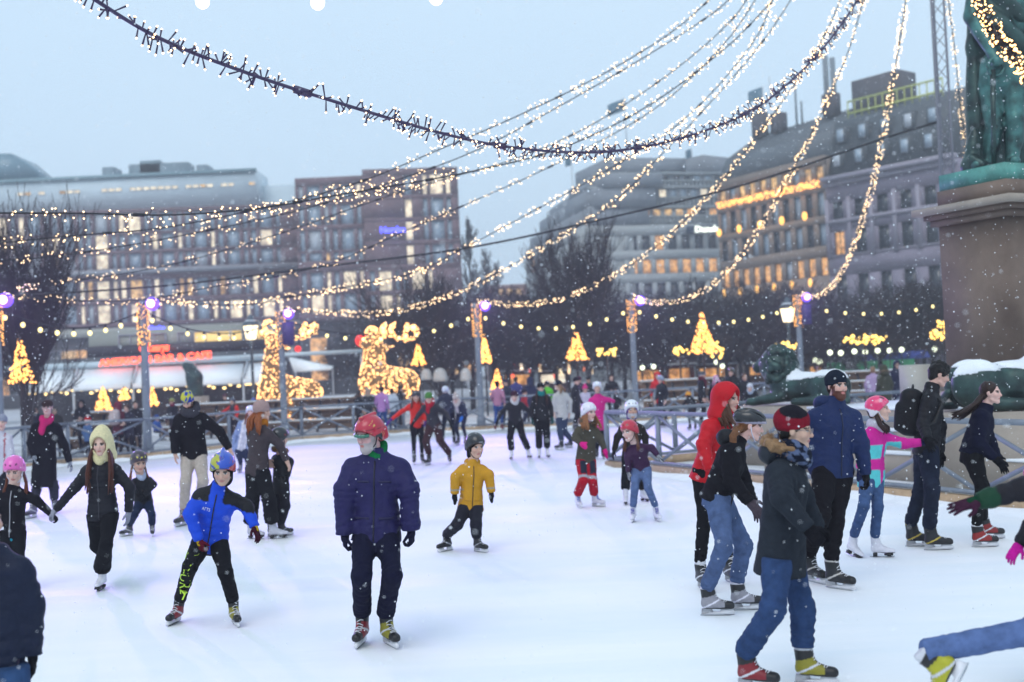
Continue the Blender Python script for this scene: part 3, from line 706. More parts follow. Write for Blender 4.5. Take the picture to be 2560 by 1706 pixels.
def sign(text, px, py, Z, h_px, material, label, cat='sign', board=None, wpx=None, bold=0.0, U=(1, 0, 0), N=(0, -1, 0), shear=0):
    s_ = F_PX/Z; p = at(px, py, Z); me = text_mesh(text, h_px/s_/.72, .05, bold, shear)
    xs = np.array([v.co.x for v in me.vertices])
    if wpx: k = (wpx/s_)/(xs.max()-xs.min())
    else: k = 1
    r = empty('sign', p); tag(r, label, cat)
    Mx = frame((0, 0, 0), U, N) @ Matrix.Diagonal((k, 1, 1, 1)); xr = -1e9
    x0 = None
    for i, ch in enumerate(text):
        if ch == ' ': continue
        mp = text_mesh(text[:i+1].replace(' ', 'i') if False else text[:i+1], h_px/s_/.72, .05, bold, shear, 'LEFT'); mc = text_mesh(ch, h_px/s_/.72, .05, bold, shear, 'LEFT')
        mx_ = lambda q: max(v.co.x for v in q.vertices)
        lo_ = link('letter', mc, material, r); lo_.matrix_local = Mx @ Matrix.Translation((mx_(mp)-mx_(mc)-(xs.max()-xs.min())/2, 0, 0)); bpy.data.meshes.remove(mp)
    bpy.data.meshes.remove(me)
    if board:
        w_, h_ = board[0]/s_, board[1]/s_; q = MB().box((board[3]/s_ if len(board) > 3 else 0, 0, -.12), (w_, h_, .1)); bo = link('backboard', q.mesh('backboard'), board[2], r); bo.matrix_local = frame((0, 0, 0), U, N)
    return r
sign('Nordea', 982, 575, Z1-5.5, 15, M_neonb, 'blue glowing sign high on the brick corner block', wpx=64, bold=.05)
sign('Nordea', 392, 821, Z1-5.5, 12, M_neonb, 'small blue glowing sign low on the long brick block', wpx=40, bold=.05)
# ---------------- bank building
M_bank = mat('bank_concrete', (.40, .42, .42), .8, noise=.1, nscale=.5)
M_bankd = mat('bank_ribbed', (.24, .26, .29), .7)
Zb = 142.0; A = P2(1478, Zb); B = P2(1822, Zb+4); root = empty('bank_building', (A[0], A[1], 0)); tag(root, 'grey concrete bank building with stepped ribbed upper storeys', 'building')
rb = [(zz(1650, a, Zb+2), zz(1650, b_, Zb+2)) for a, b_ in ((748, 706), (684, 648), (625, 588))]
Wk = np.linalg.norm(B-A); pit = Wk/10.3; ck = [(.3+i*pit, .3+i*pit+pit*.66) for i in range(10)]
def pickC(ri, ci): return (G_dark, G_orange, G_dark)[ri] if RW.random() < .85 else G_orange
facade(root, A, B, rb, ck, zz(1650, 562, Zb+2), M_bank, M_bankd, pickC, core=15)
def step(px0, px1, py0, py1, Zs, wins=None, ribs=True, m=M_bankd, nb=12):
    a, b_ = P2(px0, Zs), P2(px1, Zs+4); Mx, Wx = local(root, a, b_); z0, z1 = zz((px0+px1)/2, py0, Zs+2), zz((px0+px1)/2, py1, Zs+2)
    o = link('upper_storey', MB().box((Wx/2, (z0+z1)/2, -6), (Wx, z1-z0, 12)).mesh('upper_storey'), m, root); o.matrix_local = Mx
    if ribs:
        r = MB()
        for i in range(int(Wx/.55)): r.box((.3+i*.55, z0+(z1-z0)*.25, .06), (.16, (z1-z0)*.46, .12))
        r.box((Wx/2, z0+(z1-z0)*.5, .1), (Wx, .14, .22)); r.box((Wx/2, z1+.1, .1), (Wx+.4, .24, .6))
        oo = link('railing_ribs', r.mesh('railing_ribs'), M_bank, root); oo.matrix_local = Mx; oo['kind'] = 'stuff'
    for i in range(nb):
        if wins: window(root, Mx @ Matrix.Translation((.6+(i+.5)*(Wx-1)/nb, z0+(z1-z0)*.74, .02)), (Wx-1)/nb*.72, (z1-z0)*.40, RW.choice(wins), M_bank)
step(1490, 1822, 563, 520, Zb+1.0, [G_sky, G_warm, G_warm, G_orange, G_dark], True, M_bank, 11)
step(1494, 1826, 520, 470, Zb+2.2, [G_sky, G_warm, G_white, G_sky], True)
step(1506, 1836, 469, 436, Zb+3.4, [G_dark, G_sky], True)
step(1545, 1768, 436, 394, Zb+6.5, None, False)
step(1782, 1868, 436, 391, Zb+7.5, None, False)
# receding wing of the bank
Wz = 1.22
A3 = P2(1326, Zb*Wz); B3 = P2(1478, Zb+.1)
rb3 = [r for r in rb]
W3 = np.linalg.norm(B3-A3)
facade(root, A3, B3, rb3, [(1+i*2.5, 2.7+i*2.5) for i in range(int(W3/2.5))], zz(1478, 562, Zb), M_bank, M_bankd, lambda r, c: G_dark if RW.random() < .8 else G_orange, core=6)
for (e, f_, g_) in ((.4, 563, 520), (1.2, 520, 470), (2.0, 469, 436)):
    Mx, Wx = local(root, A3+(e*2, 0), B3+(e*1.2, 0)); z0, z1 = zz(1478, f_, Zb), zz(1478, g_, Zb)
    o = link('upper_storey', MB().box((Wx/2, (z0+z1)/2, -4), (Wx, z1-z0, 8)).mesh('upper_storey'), M_bankd, root); o.matrix_local = Mx
sign('Danske', 1772, 573, Zb+2.5, 15, mat('white_neon', (.9, .9, .8), .4, emit=(.95, 1, .85), es=1.3), 'white lettering on navy panel above the bank windows', wpx=70, bold=.06, board=(92, 20, mat('navy_panel', (.02, .04, .08), .5), -10))
# ---------------- brown office building and pinkish palace to the right
M_brown = mat('brown_stone', (.25, .19, .155), .8, noise=.15, nscale=.6)
M_slate = mat('slate_roof', (.11, .125, .14), .6, noise=.2, nscale=1)
M_pink = mat('pinkish_plaster', (.27, .23, .29), .8, noise=.15, nscale=.5)
M_pink2 = mat('pale_trim', (.36, .32, .38), .8)
Zc, Zd, Ze = 128.0, 113.5, 102.0
A = P2(1812, Zc); B = P2(2085, Zd); root = empty('office_building', (A[0], A[1], 0)); tag(root, 'brown stone office building with golden light strip and grey standing-seam roof', 'building')
def lerp_row(Aa, Za_, y0, y1): return (zz(Aa, y0, Za_), zz(Aa, y1, Za_))
rc = [lerp_row(1822, Zc, a, b_) for a, b_ in ((722, 680), (655, 605), (588, 535), (508, 476))]
Wc_ = np.linalg.norm(B-A); np_ = 10; pit = Wc_/np_
def pickD(ri, ci):
    x = RW.random(); return (G_orange if x < .8 else G_blind) if ri == 0 else (G_dark if x < .5 else G_sky) if ri in (1, 2) else (G_warm if x < .75 else G_sky)
Md, Wd = facade(root, A, B, rc, [(.4+i*pit, .4+i*pit+pit*.62) for i in range(np_)], zz(1822, 455, Zc), M_brown, M_dsteel, pickD, core=12)
zs = zz(1822, 516, Zc)
n_ = 420; C = np.c_[RNG.uniform(.2, Wd-.6, n_), zs+RNG.uniform(-.35, .35, n_), RNG.uniform(.1, .45, n_)]
V, Fv = blobs(C, .085); o = link('light_strip', mk_mesh('light_strip', V, Fv), M_amber, root); o.matrix_local = Md; o['kind'] = 'stuff'
for i in range(5):
    for zq, rr_ in ((zz(1822, 585, Zc), .27), ):
        me = ball_mesh('lantern', rr_, 8, 6, 1.7); o = link('lantern', me, mat('facade_lantern', (.9, .5, .1), .5, emit=(1, .50, .10), es=1.8), root); o.matrix_local = Md @ Matrix.Translation((1.2+i*pit*2.0, zq, .9)) @ Matrix.Rotation(-math.pi/2, 4, 'X')
for i in range(6):
    me = ball_mesh('lantern', .2, 8, 6, 2.2); o = link('lantern', me, MATS['facade_lantern'], root); o.matrix_local = Md @ Matrix.Translation((1.2+i*pit*1.6, zz(1822, 735, Zc), .6)) @ Matrix.Rotation(-math.pi/2, 4, 'X')
# mansard roof with standing seams
h0 = zz(1822, 455, Zc); h1 = zz(2085, 272, Zd)
rm = MB(); rm.prism([(0, h0, -.2), (0, h0+2.6, -1.6), (0, h0+5.6, -6.5), (0, h0+5.6, -12), (0, h0, -12)], (0, 0, 0), (Wd*.99, 0, 0)); o = link('roof', rm.mesh('roof'), M_slate, root); o.matrix_local = Md
sm = MB()
for i in range(26): u_ = .4+i*Wd/26; sm.bar((u_, h0+2.62, -1.58), (u_, h0+5.62, -6.45), .07, .07, up=(0, 1, 0))
so = link('roof_seams', sm.mesh('roof_seams'), mat('seam', (.17, .19, .21), .6), o); so['kind'] = 'stuff'
for u_, hh in ((.12, 1.6), (.78, 1.2), (.30, .9)):
    c_ = MB().box((Wd*u_, h0+5.6+hh/2, -5.2), (1.5, hh+1.2, 1.2)).mesh('chimney'); co = link('chimney', c_, mat('chimney_dark', (.09, .08, .09), .8), o)
for u_, hh in ((.10, 4.5), (.42, 5.5), (.47, 2.5), (.70, 6.5), (.76, 6.0)):
    c_ = MB().tube([(Wd*u_, h0+5.4, -6), (Wd*u_, h0+5.4+hh, -6)], .12 if hh < 6 else .3, 6).mesh('antenna'); link('antenna', c_, mat('antenna_grey', (.2, .23, .26), .6), o)
A = B; B = P2(2420, Ze); root = empty('palace', (A[0], A[1], 0)); tag(root, 'pinkish ornate stone building with tall arched-looking windows and dark dormered roof'.replace('arched-looking ', ''), 'building')
Wp = np.linalg.norm(B-A); pit = 2.55; npn = int(Wp/pit)
re_ = [lerp_row(2095, Zd, a, b_) for a, b_ in ((735, 692), (640, 582), (552, 508))]
re_[0] = (re_[0][0]-1.2, re_[0][1])
def pickE(ri, ci): return G_orange if ri == 1 and ci in (0, 5, 6, 7) else G_dark
Me, We = facade(root, A, B, re_, [(.7+i*pit, .7+i*pit+1.25) for i in range(npn)], zz(2095, 455, Zd), M_pink, M_dsteel, pickE, core=12, bars=1, sill=M_pink2)
hc = zz(2095, 455, Zd)
cm = MB(); cm.box((We/2, hc+.15, .35), (We, .45, .9)); cm.box((We/2, hc-.35, .18), (We, .4, .4)); cm.box((We/2, re_[1][1]+1.0, .15), (We, .35, .3)); o = link('cornice', cm.mesh('cornice'), M_pink2, root); o.matrix_local = Me
pm = MB()
for i in range(npn+1): pm.box((.2+i*pit-.05, (re_[1][0]+re_[2][1])/2, .1), (.42, re_[2][1]-re_[1][0]+.6, .2))
o = link('pilasters', pm.mesh('pilasters'), M_pink2, root); o.matrix_local = Me; o['kind'] = 'stuff'
rm = MB(); rm.prism([(0, hc+.4, -.3), (0, hc+6.2, -2.2), (0, hc+7.6, -6), (0, hc+7.6, -12), (0, hc+.4, -12)], (0, 0, 0), (We, 0, 0)); rf = link('roof', rm.mesh('roof'), mat('dark_mansard', (.075, .085, .095), .6, noise=.25, nscale=1.5), root); rf.matrix_local = Me
for row, (zr, wr) in enumerate(((1.8, -.75), (4.3, -1.55))):
    for i in range(npn):
        d_ = MB().box((0, 0, 0), (1.15, 1.7, 1.3)).mesh('dormer'); do = link('dormer', d_, MATS['dark_mansard'], root); do.matrix_local = Me @ Matrix.Translation((1.3+i*pit, hc+zr+.3, wr-.2))
        gl = MB().box((0, -.05, .66), (.75, 1.25, .04)).mesh('pane'); link('pane', gl, G_sky if RW.random() < .8 else G_blind, do)
bm_ = MB().box((We*.20, hc+8.9, -6.5), (5.5, 3.6, 3)).mesh('roof_penthouse'); o = link('roof_penthouse', bm_, MATS['chimney_dark'], root); o.matrix_local = Me
yr = MB(); yr.tube([(1.0, hc+7.0, -3.0), (We*.8, hc+7.0, -3.0)], .12, 5); yr.tube([(1.0, hc+8.2, -3.0), (We*.8, hc+8.2, -3.0)], .10, 5)
for i in range(14): yr.tube([(1+i*(We*.8-1)/13, hc+6.4, -3.0), (1+i*(We*.8-1)/13, hc+8.2, -3.0)], .07, 4)
o = link('safety_railing', yr.mesh('safety_railing'), mat('yellow_rail', (.55, .58, .15), .6), root); o.matrix_local = Me
# flags and poles on the bank roof
M_flag = mat('flag_cloth', (.10, .20, .27), .8)
def flag(px, py_top, py_base, Z, fw, fh, label, half=False):
    s_ = F_PX/Z; p = at(px, py_base, Z); t = at(px, py_top, Z); r = empty('flagpole', p); tag(r, label, 'flagpole', 'roof flagpoles')
    MB().tube([p, (p[0], p[1], t[2])], .09, 6).build('pole', mat('flag_white', (.6, .63, .66), .6), r)
    if fw:
        nx, ny = 10, 6; V = []; 
        for i in range(nx+1):
            for j in range(ny+1):
                u_, v_ = i/nx, j/ny; V.append((u_*fw/s_, .35*math.sin(u_*6)*u_, -v_*abs(fh)/s_-(u_**1.3)*(abs(fw)/s_*.35)))
        V = np.array(V); Fq = [[i*(ny+1)+j, (i+1)*(ny+1)+j, (i+1)*(ny+1)+j+1, i*(ny+1)+j+1] for i in range(nx) for j in range(ny)]
        o = link('flag', mk_mesh('flag', V, np.array(Fq), None, True), M_flag, r); o.location = (0, 0, t[2]-p[2]-.1)
        sd = o.modifiers.new('t', 'SOLIDIFY'); sd.thickness = .03
flag(1569, 245, 400, 150, -44, 30, 'flagpole with square flag above the flat bank roof')
flag(1916, 215, 400, 150, -38, 28, 'flagpole with hanging flag behind the thick garland')
flag(1436, 385, 560, 158, -16, 26, 'flagpole with drooping flag on the receding bank wing')
flag(1730, 370, 400, 152, -16, 22, 'short flagpole with drooping flag on the bank roof')
flag(1936, 190, 440, 150, 0, 0, 'bare flagpole beside the grey seamed roof')
# low distant house and wooded hill in the gap
A = P2(1218, 205); B = P2(1330, 205); root = empty('house', (A[0], A[1], 0)); tag(root, 'low distant reddish house with lit windows in the gap between the blocks', 'building')
facade(root, A, B, [(zz(1270, 742, 205), zz(1270, 722, 205))], [(2.5+i*1.6, 3.7+i*1.6) for i in range(4)], zz(1270, 712, 205), mat('reddish', (.26, .12, .10), .8), M_frame, lambda r, c: G_warm, core=8)
hv = []; nx = 26
for i in range(nx+1):
    u_ = i/nx; hgt = zz(1330, 640, 260)*math.exp(-((u_-.70)/.28)**2)+.5
    for j, (yy, k) in enumerate(((0, 0), (6, .75), (16, 1), (60, .9))): hv.append((P2(1180, 240)[0]+u_*60, 236+yy, hgt*k))
hf = [[i*4+j, (i+1)*4+j, (i+1)*4+j+1, i*4+j+1] for i in range(nx) for j in range(3)]
ho = link('hill', mk_mesh('hill', hv, np.array(hf), None, True), mat('wooded_hill', (.05, .055, .065), .9, noise=.4, nscale=.3)); ho['kind'] = 'structure'
# ================================================================== MONUMENT
M_gran = mat('brown_granite', (.13, .090, .070), .75, color2=(.215, .155, .12), nscale=1.1, bump=.25, bscale=50)
M_gran2 = mat('grey_granite', (.34, .29, .245), .8, noise=.2, nscale=2, bump=.15, bscale=50)
M_bronze = mat('green_bronze', (.022, .040, .040), .40, .5, color2=(.085, .235, .215), nscale=3.2, bump=.2, bscale=18)
M_bronzed = mat('dark_bronze', (.025, .035, .035), .35, .6, color2=(.05, .10, .09), nscale=3, bump=.25, bscale=14)
M_verdi = mat('verdigris', (.12, .38, .33), .6, .2, color2=(.07, .22, .19), nscale=3)
u3 = np.array((*udir, 0)); v3 = np.array((*vdir, 0)); z3 = np.array((0, 0, 1.)); AX = np.array([u3, v3, z3])
K = np.array((*P2(2537, 19.0), 0)); PW = 1.45; PD = 1.9
PC = K-u3*PW/2+v3*PD/2   # pedestal centre
mon = empty('monument_pedestal', PC); tag(mon, 'tall brown granite pedestal with projecting cornice carrying the bronze statue', 'pedestal')
zr = lambda py: zat(2365, py, 20.2)
z_sh0, z_sh1, z_c1, z_cap, z_pl = zr(938), zr(566), zr(520), zr(478), zr(438)
def slab(z0, z1, eu, ev, name, m):
    return MB().box(PC+z3*(z0+z1)/2, (PW+2*eu, PD+2*ev, z1-z0), AX).build(name, m, mon)
slab(z_sh0+.003, z_sh1, 0, 0, 'shaft', M_gran)
slab(z_sh1+.003, z_sh1+(z_c1-z_sh1)*.35, .10, .10, 'cornice', M_gran); slab(z_sh1+(z_c1-z_sh1)*.35+.003, z_sh1+(z_c1-z_sh1)*.62, .18, .18, 'cornice', M_gran); slab(z_sh1+(z_c1-z_sh1)*.62+.003, z_c1, .32, .32, 'cornice', M_gran2)
slab(z_c1+.003, z_cap, .0, .0, 'cap_block', M_gran); slab(z_cap+.003, z_pl, -.03, -.03, 'bronze_plinth', M_verdi)
slab(z_sh0-.28, z_sh0, .12, .12, 'base_moulding', M_gran2); slab(1.13, z_sh0-.283, .22, .22, 'base_block', M_gran2)
for i in range(14):
    p_ = PC-v3*(PD/2-.02)-u3*(PW/2-.10)+u3*(i*.05); 
plat = empty('stone_steps', PC); tag(plat, 'stepped beige stone base with snow along its ledges', 'steps')
for e, z0, z1 in ((3.1, 0.004, .42), (2.65, .424, .78), (2.3, .784, 1.127)):
    MB().box(PC+z3*(z0+z1)/2, (PW+2*e*.9, PD+2*e*.62, z1-z0), AX).build('step', M_gran2, plat)
    MB().box(PC+z3*(z1+.025), (PW+2*e*.9+.02, PD+2*e*.62+.02, .04), AX).build('snow_edge', M_snow, plat)
# white service box beside the pedestal
p_ = at(2302, 958, 22.5); ub = MB().box((p_[0], p_[1], (p_[2]+zat(2302, 912, 22.5))/2-.25), (.62, .5, (zat(2302, 912, 22.5)-p_[2])+.5), AX).build('service_box', mat('cream_box', (.52, .49, .43), .6)); tag(ub, 'cream service box beside the granite pedestal', 'box')
# ---- bronze statue (robed king): legs, cloak, tunic, arm with ring and staff
Zs = 19.9; sS = F_PX/Zs
def S(px, py, dz=0): return at(px, py, Zs+dz)
st = empty('bronze_statue', S(2490, 436)); tag(st, 'green bronze statue of a cloaked figure standing on the tall pedestal', 'statue')
zf = z_pl
def Sg(px, dz, z): p = S(px, 430, dz); return np.array((p[0], p[1], z))
hipL, hipR = S(2475, 215, .1), S(2535, 205, -.1)
pr = [(cone(hipL, S(2486, 318, -.05), .20, .13), 0), (cone(S(2486, 318, -.05), Sg(2470, .05, zf+.12), .135, .085), .05),
      (cone(hipR, S(2540, 300, -.22), .21, .135), .06), (cone(S(2540, 300, -.22), Sg(2532, -.2, zf+.12), .14, .085), .05),
      (ell(S(2540, 340, -.16), (.12, .13, .22)), .06), (ell(S(2480, 350, .02), (.115, .12, .22)), .06),
      (cone(Sg(2470, .05, zf+.06), Sg(2445, -.25, zf+.06), .085, .07), .04), (cone(Sg(2532, -.2, zf+.06), Sg(2540, -.55, zf+.06), .085, .07), .04),
      (ell(S(2510, 175, 0), (.40, .32, .45)), .10), (ell(S(2515, 40, 0), (.46, .34, .62)), .12), (ell(S(2515, -110, 0), (.50, .34, .42)), .12),
      (cone(S(2512, -170, 0), S(2512, -215, 0), .13, .12), .06), (ell(S(2508, -255, -.03), (.17, .2, .23)), .04),
      (cone(S(2452, -110, 0), S(2432, 40, -.05), .16, .13), .06), (cone(S(2432, 40, -.05), S(2490, 150, -.35), .13, .09), .05), (ell(S(2494, 156, -.38), (.11, .11, .10)), .04),
      (cone(S(2580, -110, 0), S(2610, 40, 0), .16, .13), .06), (cone(S(2610, 40, 0), S(2600, 150, -.2), .12, .09), .05)]
fold = wrinkle(.055, 6.5, 3, (2.2, 2.2, .5))
sdf_obj('figure', field(pr, disp=wrinkle(.03, 7, 5, (1.5, 1.5, .7))), .035, M_bronze, st)
ck = [(cone(S(2452, -80, .35), S(2446, 120, .35), .19, .20), 0), (cone(S(2446, 120, .35), Sg(2452, .3, zf+.1), .20, .24), .1), (cone(S(2520, -60, .42), Sg(2500, .42, zf+.12), .3, .3), .2), (cone(S(2590, -60, .40), Sg(2575, .42, zf+.12), .25, .26), .2), (cone(S(2462, 30, -.22), S(2560, 110, -.33), .13, .10), .1), (cone(S(2470, -30, -.25), S(2560, 40, -.36), .12, .10), .1)]
sdf_obj('cloak', field(ck, disp=fold), .035, M_bronzed, st)
mb = MB(); ring = [S(2490+20*math.cos(t), 168+22*math.sin(t), -.42) for t in np.linspace(0, 6.283, 21)]; mb.tube(ring, .035, 6).build('wreath', M_bronze, st, True)
MB().tube([S(2482, 175, -.42), Sg(2486, -.40, zf+.005)], [.05, .04], 8).build('sword', M_bronzed, st, True)
tr_ = [(cone(Sg(2430, -.05, zf+.06), S(2438, 330, -.05), .16, .07), 0), (cone(Sg(2455, -.3, zf+.05), Sg(2430, -.2, zf+.2), .10, .08), .06)]
sdf_obj('drapery_pile', field(tr_, disp=wrinkle(.03, 10, 6)), .035, M_bronzed, st)
# ---- bronze lions
def lion(pos, head_dir, scale, label, z0=1.16):
    r = empty('bronze_lion', (pos[0], pos[1], z0)); tag(r, label, 'statue', 'bronze lions round the pedestal')
    fx = nrm((*head_dir, 0)); fy = np.cross((0, 0, 1), fx); R = np.array([fx, fy, (0, 0, 1)]); o = np.array((pos[0], pos[1], z0)); T = lambda *p: o+scale*(np.array(p)@R); k = scale
    def e(c, rr): return ell(T(*c), np.array(rr)*k, R)
    def cn(a, b, ra, rb): return cone(T(*a), T(*b), ra*k, rb*k)
    pr = [(e((0, 0, .40), (.80, .34, .34)), 0), (e((-.62, .22, .40), (.40, .22, .38)), .1*k), (e((-.62, -.22, .40), (.40, .22, .38)), .1*k), (e((.50, 0, .55), (.40, .33, .46)), .12*k),
          (cn((.5, .24, .22), (1.2, .26, .10), .14, .10), .06*k), (cn((.5, -.24, .22), (1.2, -.26, .10), .14, .10), .06*k), (e((1.28, .26, .10), (.15, .11, .09)), .04*k), (e((1.28, -.26, .10), (.15, .11, .09)), .04*k),
          (cn((-.5, .40, .12), (.05, .46, .09), .12, .09), .05*k), (cn((-.5, -.40, .12), (.05, -.46, .09), .12, .09), .05*k),
          (cn((-1.0, 0, .30), (-1.15, .25, .08), .07, .06), .04*k), (cn((-1.15, .25, .08), (-.8, .52, .07), .06, .07), .03*k)]
    fl = field(pr, cuts=[(o, (0, 0, -1))]); sdf_obj('body', fl, .035*k+.004, M_bronzed, r)
    rg = np.random.default_rng(4); mp = [(e((.68, 0, .92), (.40, .42, .46)), 0)]
    for i in range(150):
        v = nrm(rg.normal(size=3)); v[0] = v[0]*.9-.15
        c = np.array((.68, 0, .90))+v*np.array((.42, .43, .47)); mp.append((e(c, (.075*rg.uniform(.8, 1.25),)*3), .035*k))
    mp += [(cn((.95, 0, .98), (1.18, 0, .90), .20, .14), .06*k), (e((1.26, 0, .93), (.06, .07, .04)), .02*k), (e((1.12, .09, 1.06), (.05, .03, .03)), .02*k), (e((1.12, -.09, 1.06), (.05, .03, .03)), .02*k)]
    sdf_obj('mane', field(mp), .028*k+.003, M_bronzed, r)
    # snow lying along the back: the body skin, lifted, kept only on top
    f0, lo, hi = fl; dz = wrinkle(.05, 7, 9)
    def fs(P): 
        q = P.copy(); q[..., 2] -= .022*k; zloc = (P[..., 2]-z0)/k; xl = ((P-o)@R.T)[..., 0]/k
        return np.maximum(f0(q), np.maximum(.655-zloc+dz(P)*2.2, xl-.32))
    sdf_obj('snow_cover', (fs, lo, hi+.1), .035*k+.004, M_snow, r)
l1 = at(2015, 1017, 22.6); lion((l1[0], l1[1]), (-.62, .55), .86, 'bronze lion with curly mane and snow on its back facing away from the pedestal')
MB().box((l1[0], l1[1], .58), (2.6, 1.15, 1.15), AX@np.eye(3)).build('plinth', M_gran2, None) if False else None
pl_ = MB().box((l1[0]+.05, l1[1]+.05, .58), (2.9, 1.5, 1.145), np.array([nrm((-.62, .55, 0)), np.cross((0, 0, 1), nrm((-.62, .55, 0))), (0, 0, 1)])).build('lion_plinth', M_gran2); tag(pl_, 'beige stone plinth under the curly-maned lion', 'plinth')
l2 = at(2520, 1032, 17.6); lion((l2[0]+.15, l2[1]), (.9, -.12), 1.0, 'bronze lion seen from its rump beside the dark-haired girl in the short furry jacket')
pl_ = MB().box((l2[0]+.2, l2[1]+.05, .58), (3.0, 1.5, 1.145), np.array([nrm((.9, -.12, 0)), np.cross((0, 0, 1), nrm((.9, -.12, 0))), (0, 0, 1)])).build('lion_plinth', M_gran2); tag(pl_, 'beige stone plinth under the lion seen from its rump', 'plinth')
# ================================================================== CAFE PAVILION
M_awn = mat('white_awning', (.90, .91, .92), .75, noise=.05, nscale=1)
M_awnf = mat('awning_frame', (.50, .52, .55), .6)
Zp = 60.0; sp = F_PX/Zp
caf = empty('cafe_pavilion', (*P2(380, Zp+4), 0)); tag(caf, 'low café pavilion with white sloping awnings and warm hanging lamps', 'café')
zf_ = lambda x: (zat(x, 974-(x-65)*.0435, Zp), zat(x, 931-(x-79)*.0375, Zp+3))
for x0, x1 in ((62, 176), (182, 326), (331, 470), (475, 602), (607, 708)):
    f0, b0 = zf_(x0); f1, b1 = zf_(x1); p0, p1 = P2(x0, Zp), P2(x1, Zp); q0, q1 = P2(x0+14, Zp+3), P2(x1+10, Zp+3)
    V = np.array([(*p0, f0), (*p1, f1), (*q1, b1), (*q0, b0)]); mb = MB(); mb.prism(V, (0, 0, 0), (0, 0, .05)); mb.build('awning_panel', M_awn, caf)
    MB().bar((*p0, f0-.1), (*p1, f1-.1), .04, .22).build('valance', M_awn, caf); MB().bar((*p0, f0+.10), (*q0, b0+.10), .12, .14).build('rafter', M_awnf, caf)
    MB().bar((p0[0], p0[1]+.1, 0), (p0[0], p0[1]+.1, f0-.22), .10, .10).build('pillar', M_awnf, caf)
fa, fb = P2(20, Zp+3.4), P2(712, Zp+3.4); hz = zat(380, 918, Zp+3.4); ht = zat(380, 888, Zp+3.4)
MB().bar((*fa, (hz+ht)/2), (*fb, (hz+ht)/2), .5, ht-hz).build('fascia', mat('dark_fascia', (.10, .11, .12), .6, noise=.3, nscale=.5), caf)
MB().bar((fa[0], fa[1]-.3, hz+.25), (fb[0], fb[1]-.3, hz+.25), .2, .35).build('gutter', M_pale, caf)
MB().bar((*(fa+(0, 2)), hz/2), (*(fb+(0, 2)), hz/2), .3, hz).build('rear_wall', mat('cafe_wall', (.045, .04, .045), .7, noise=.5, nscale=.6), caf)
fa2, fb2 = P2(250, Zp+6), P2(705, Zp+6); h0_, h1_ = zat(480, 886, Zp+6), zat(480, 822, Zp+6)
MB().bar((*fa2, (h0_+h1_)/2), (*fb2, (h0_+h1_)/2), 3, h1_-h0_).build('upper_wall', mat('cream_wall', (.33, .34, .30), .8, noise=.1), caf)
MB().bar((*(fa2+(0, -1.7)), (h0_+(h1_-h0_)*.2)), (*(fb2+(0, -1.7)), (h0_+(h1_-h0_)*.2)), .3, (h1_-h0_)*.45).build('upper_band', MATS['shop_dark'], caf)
for x0, x1, g_ in ((488, 612, G_warm), (448, 484, G_blind), (645, 690, G_warm), (300, 420, G_blind)):
    a_, c_ = P2(x0, Zp+4.4), P2(x1, Zp+4.4); z0, z1 = zat(550, 868, Zp+4.4), zat(550, 826, Zp+4.4); Mx, Wx = local(caf, a_, c_)
    window(caf, Mx @ Matrix.Translation((Wx/2, (z0+z1)/2, 0)), Wx, z1-z0, mat('curtain_glow', (.5, .4, .2), .6, emit=(1, .68, .20), es=.75) if g_ is G_warm else MATS['cream_wall'], M_frame, 3)
M_lamp = mat('warm_lamp', (.9, .7, .4), .4, emit=(1, .70, .25), es=2.6)
lmesh = ball_mesh('hanging_lamp', .10, 8, 6, .7)
for i in range(34):
    x = 75+i*18.5+RNG.uniform(-6, 6); p = at(x, 985-(x-70)*.040+RNG.uniform(-5, 6), Zp+.4+RNG.random()*1.2); o = link('hanging_lamp', lmesh, M_lamp, caf); o.location = Vector(p)-caf.location
sign('AMERICAN BAR & CAFE', 389, 898, Zp+3.0, 17, M_neonr, 'red neon lettering along the café fascia', wpx=282, bold=.012, U=(1, 0, .03))
sign("O'Learys", 384, 870, Zp+3.9, 20, M_neonr, 'red neon script name above the café lettering', wpx=74, bold=.02, shear=.25)
# second pale awning to the side of the reindeer
sa = empty('market_awning', (*P2(800, 58), 0)); tag(sa, 'pale slanted awning of a kiosk between the two glowing reindeer', 'awning')
q = [at(722, 895, 58), at(830, 918, 58), at(826, 926, 57), at(735, 931, 57)]
mb = MB(); mb.prism(q, (0, 0, 0), (0, .6, .05)); mb.build('awning_panel', M_awn, sa)
for x in (740, 832): MB().bar((*P2(x, 58), 0), (*P2(x, 58), zat(x, 920, 58)), .08, .08).build('post', M_awnf, sa)
MB().bar(at(600, 893, 59), at(905, 878, 59), .3, .2).build('beam', M_pale, sa); MB().bar((*P2(905, 59), 0), (*P2(905, 59), zat(905, 880, 59)), .1, .1).build('post', M_awnf, sa)
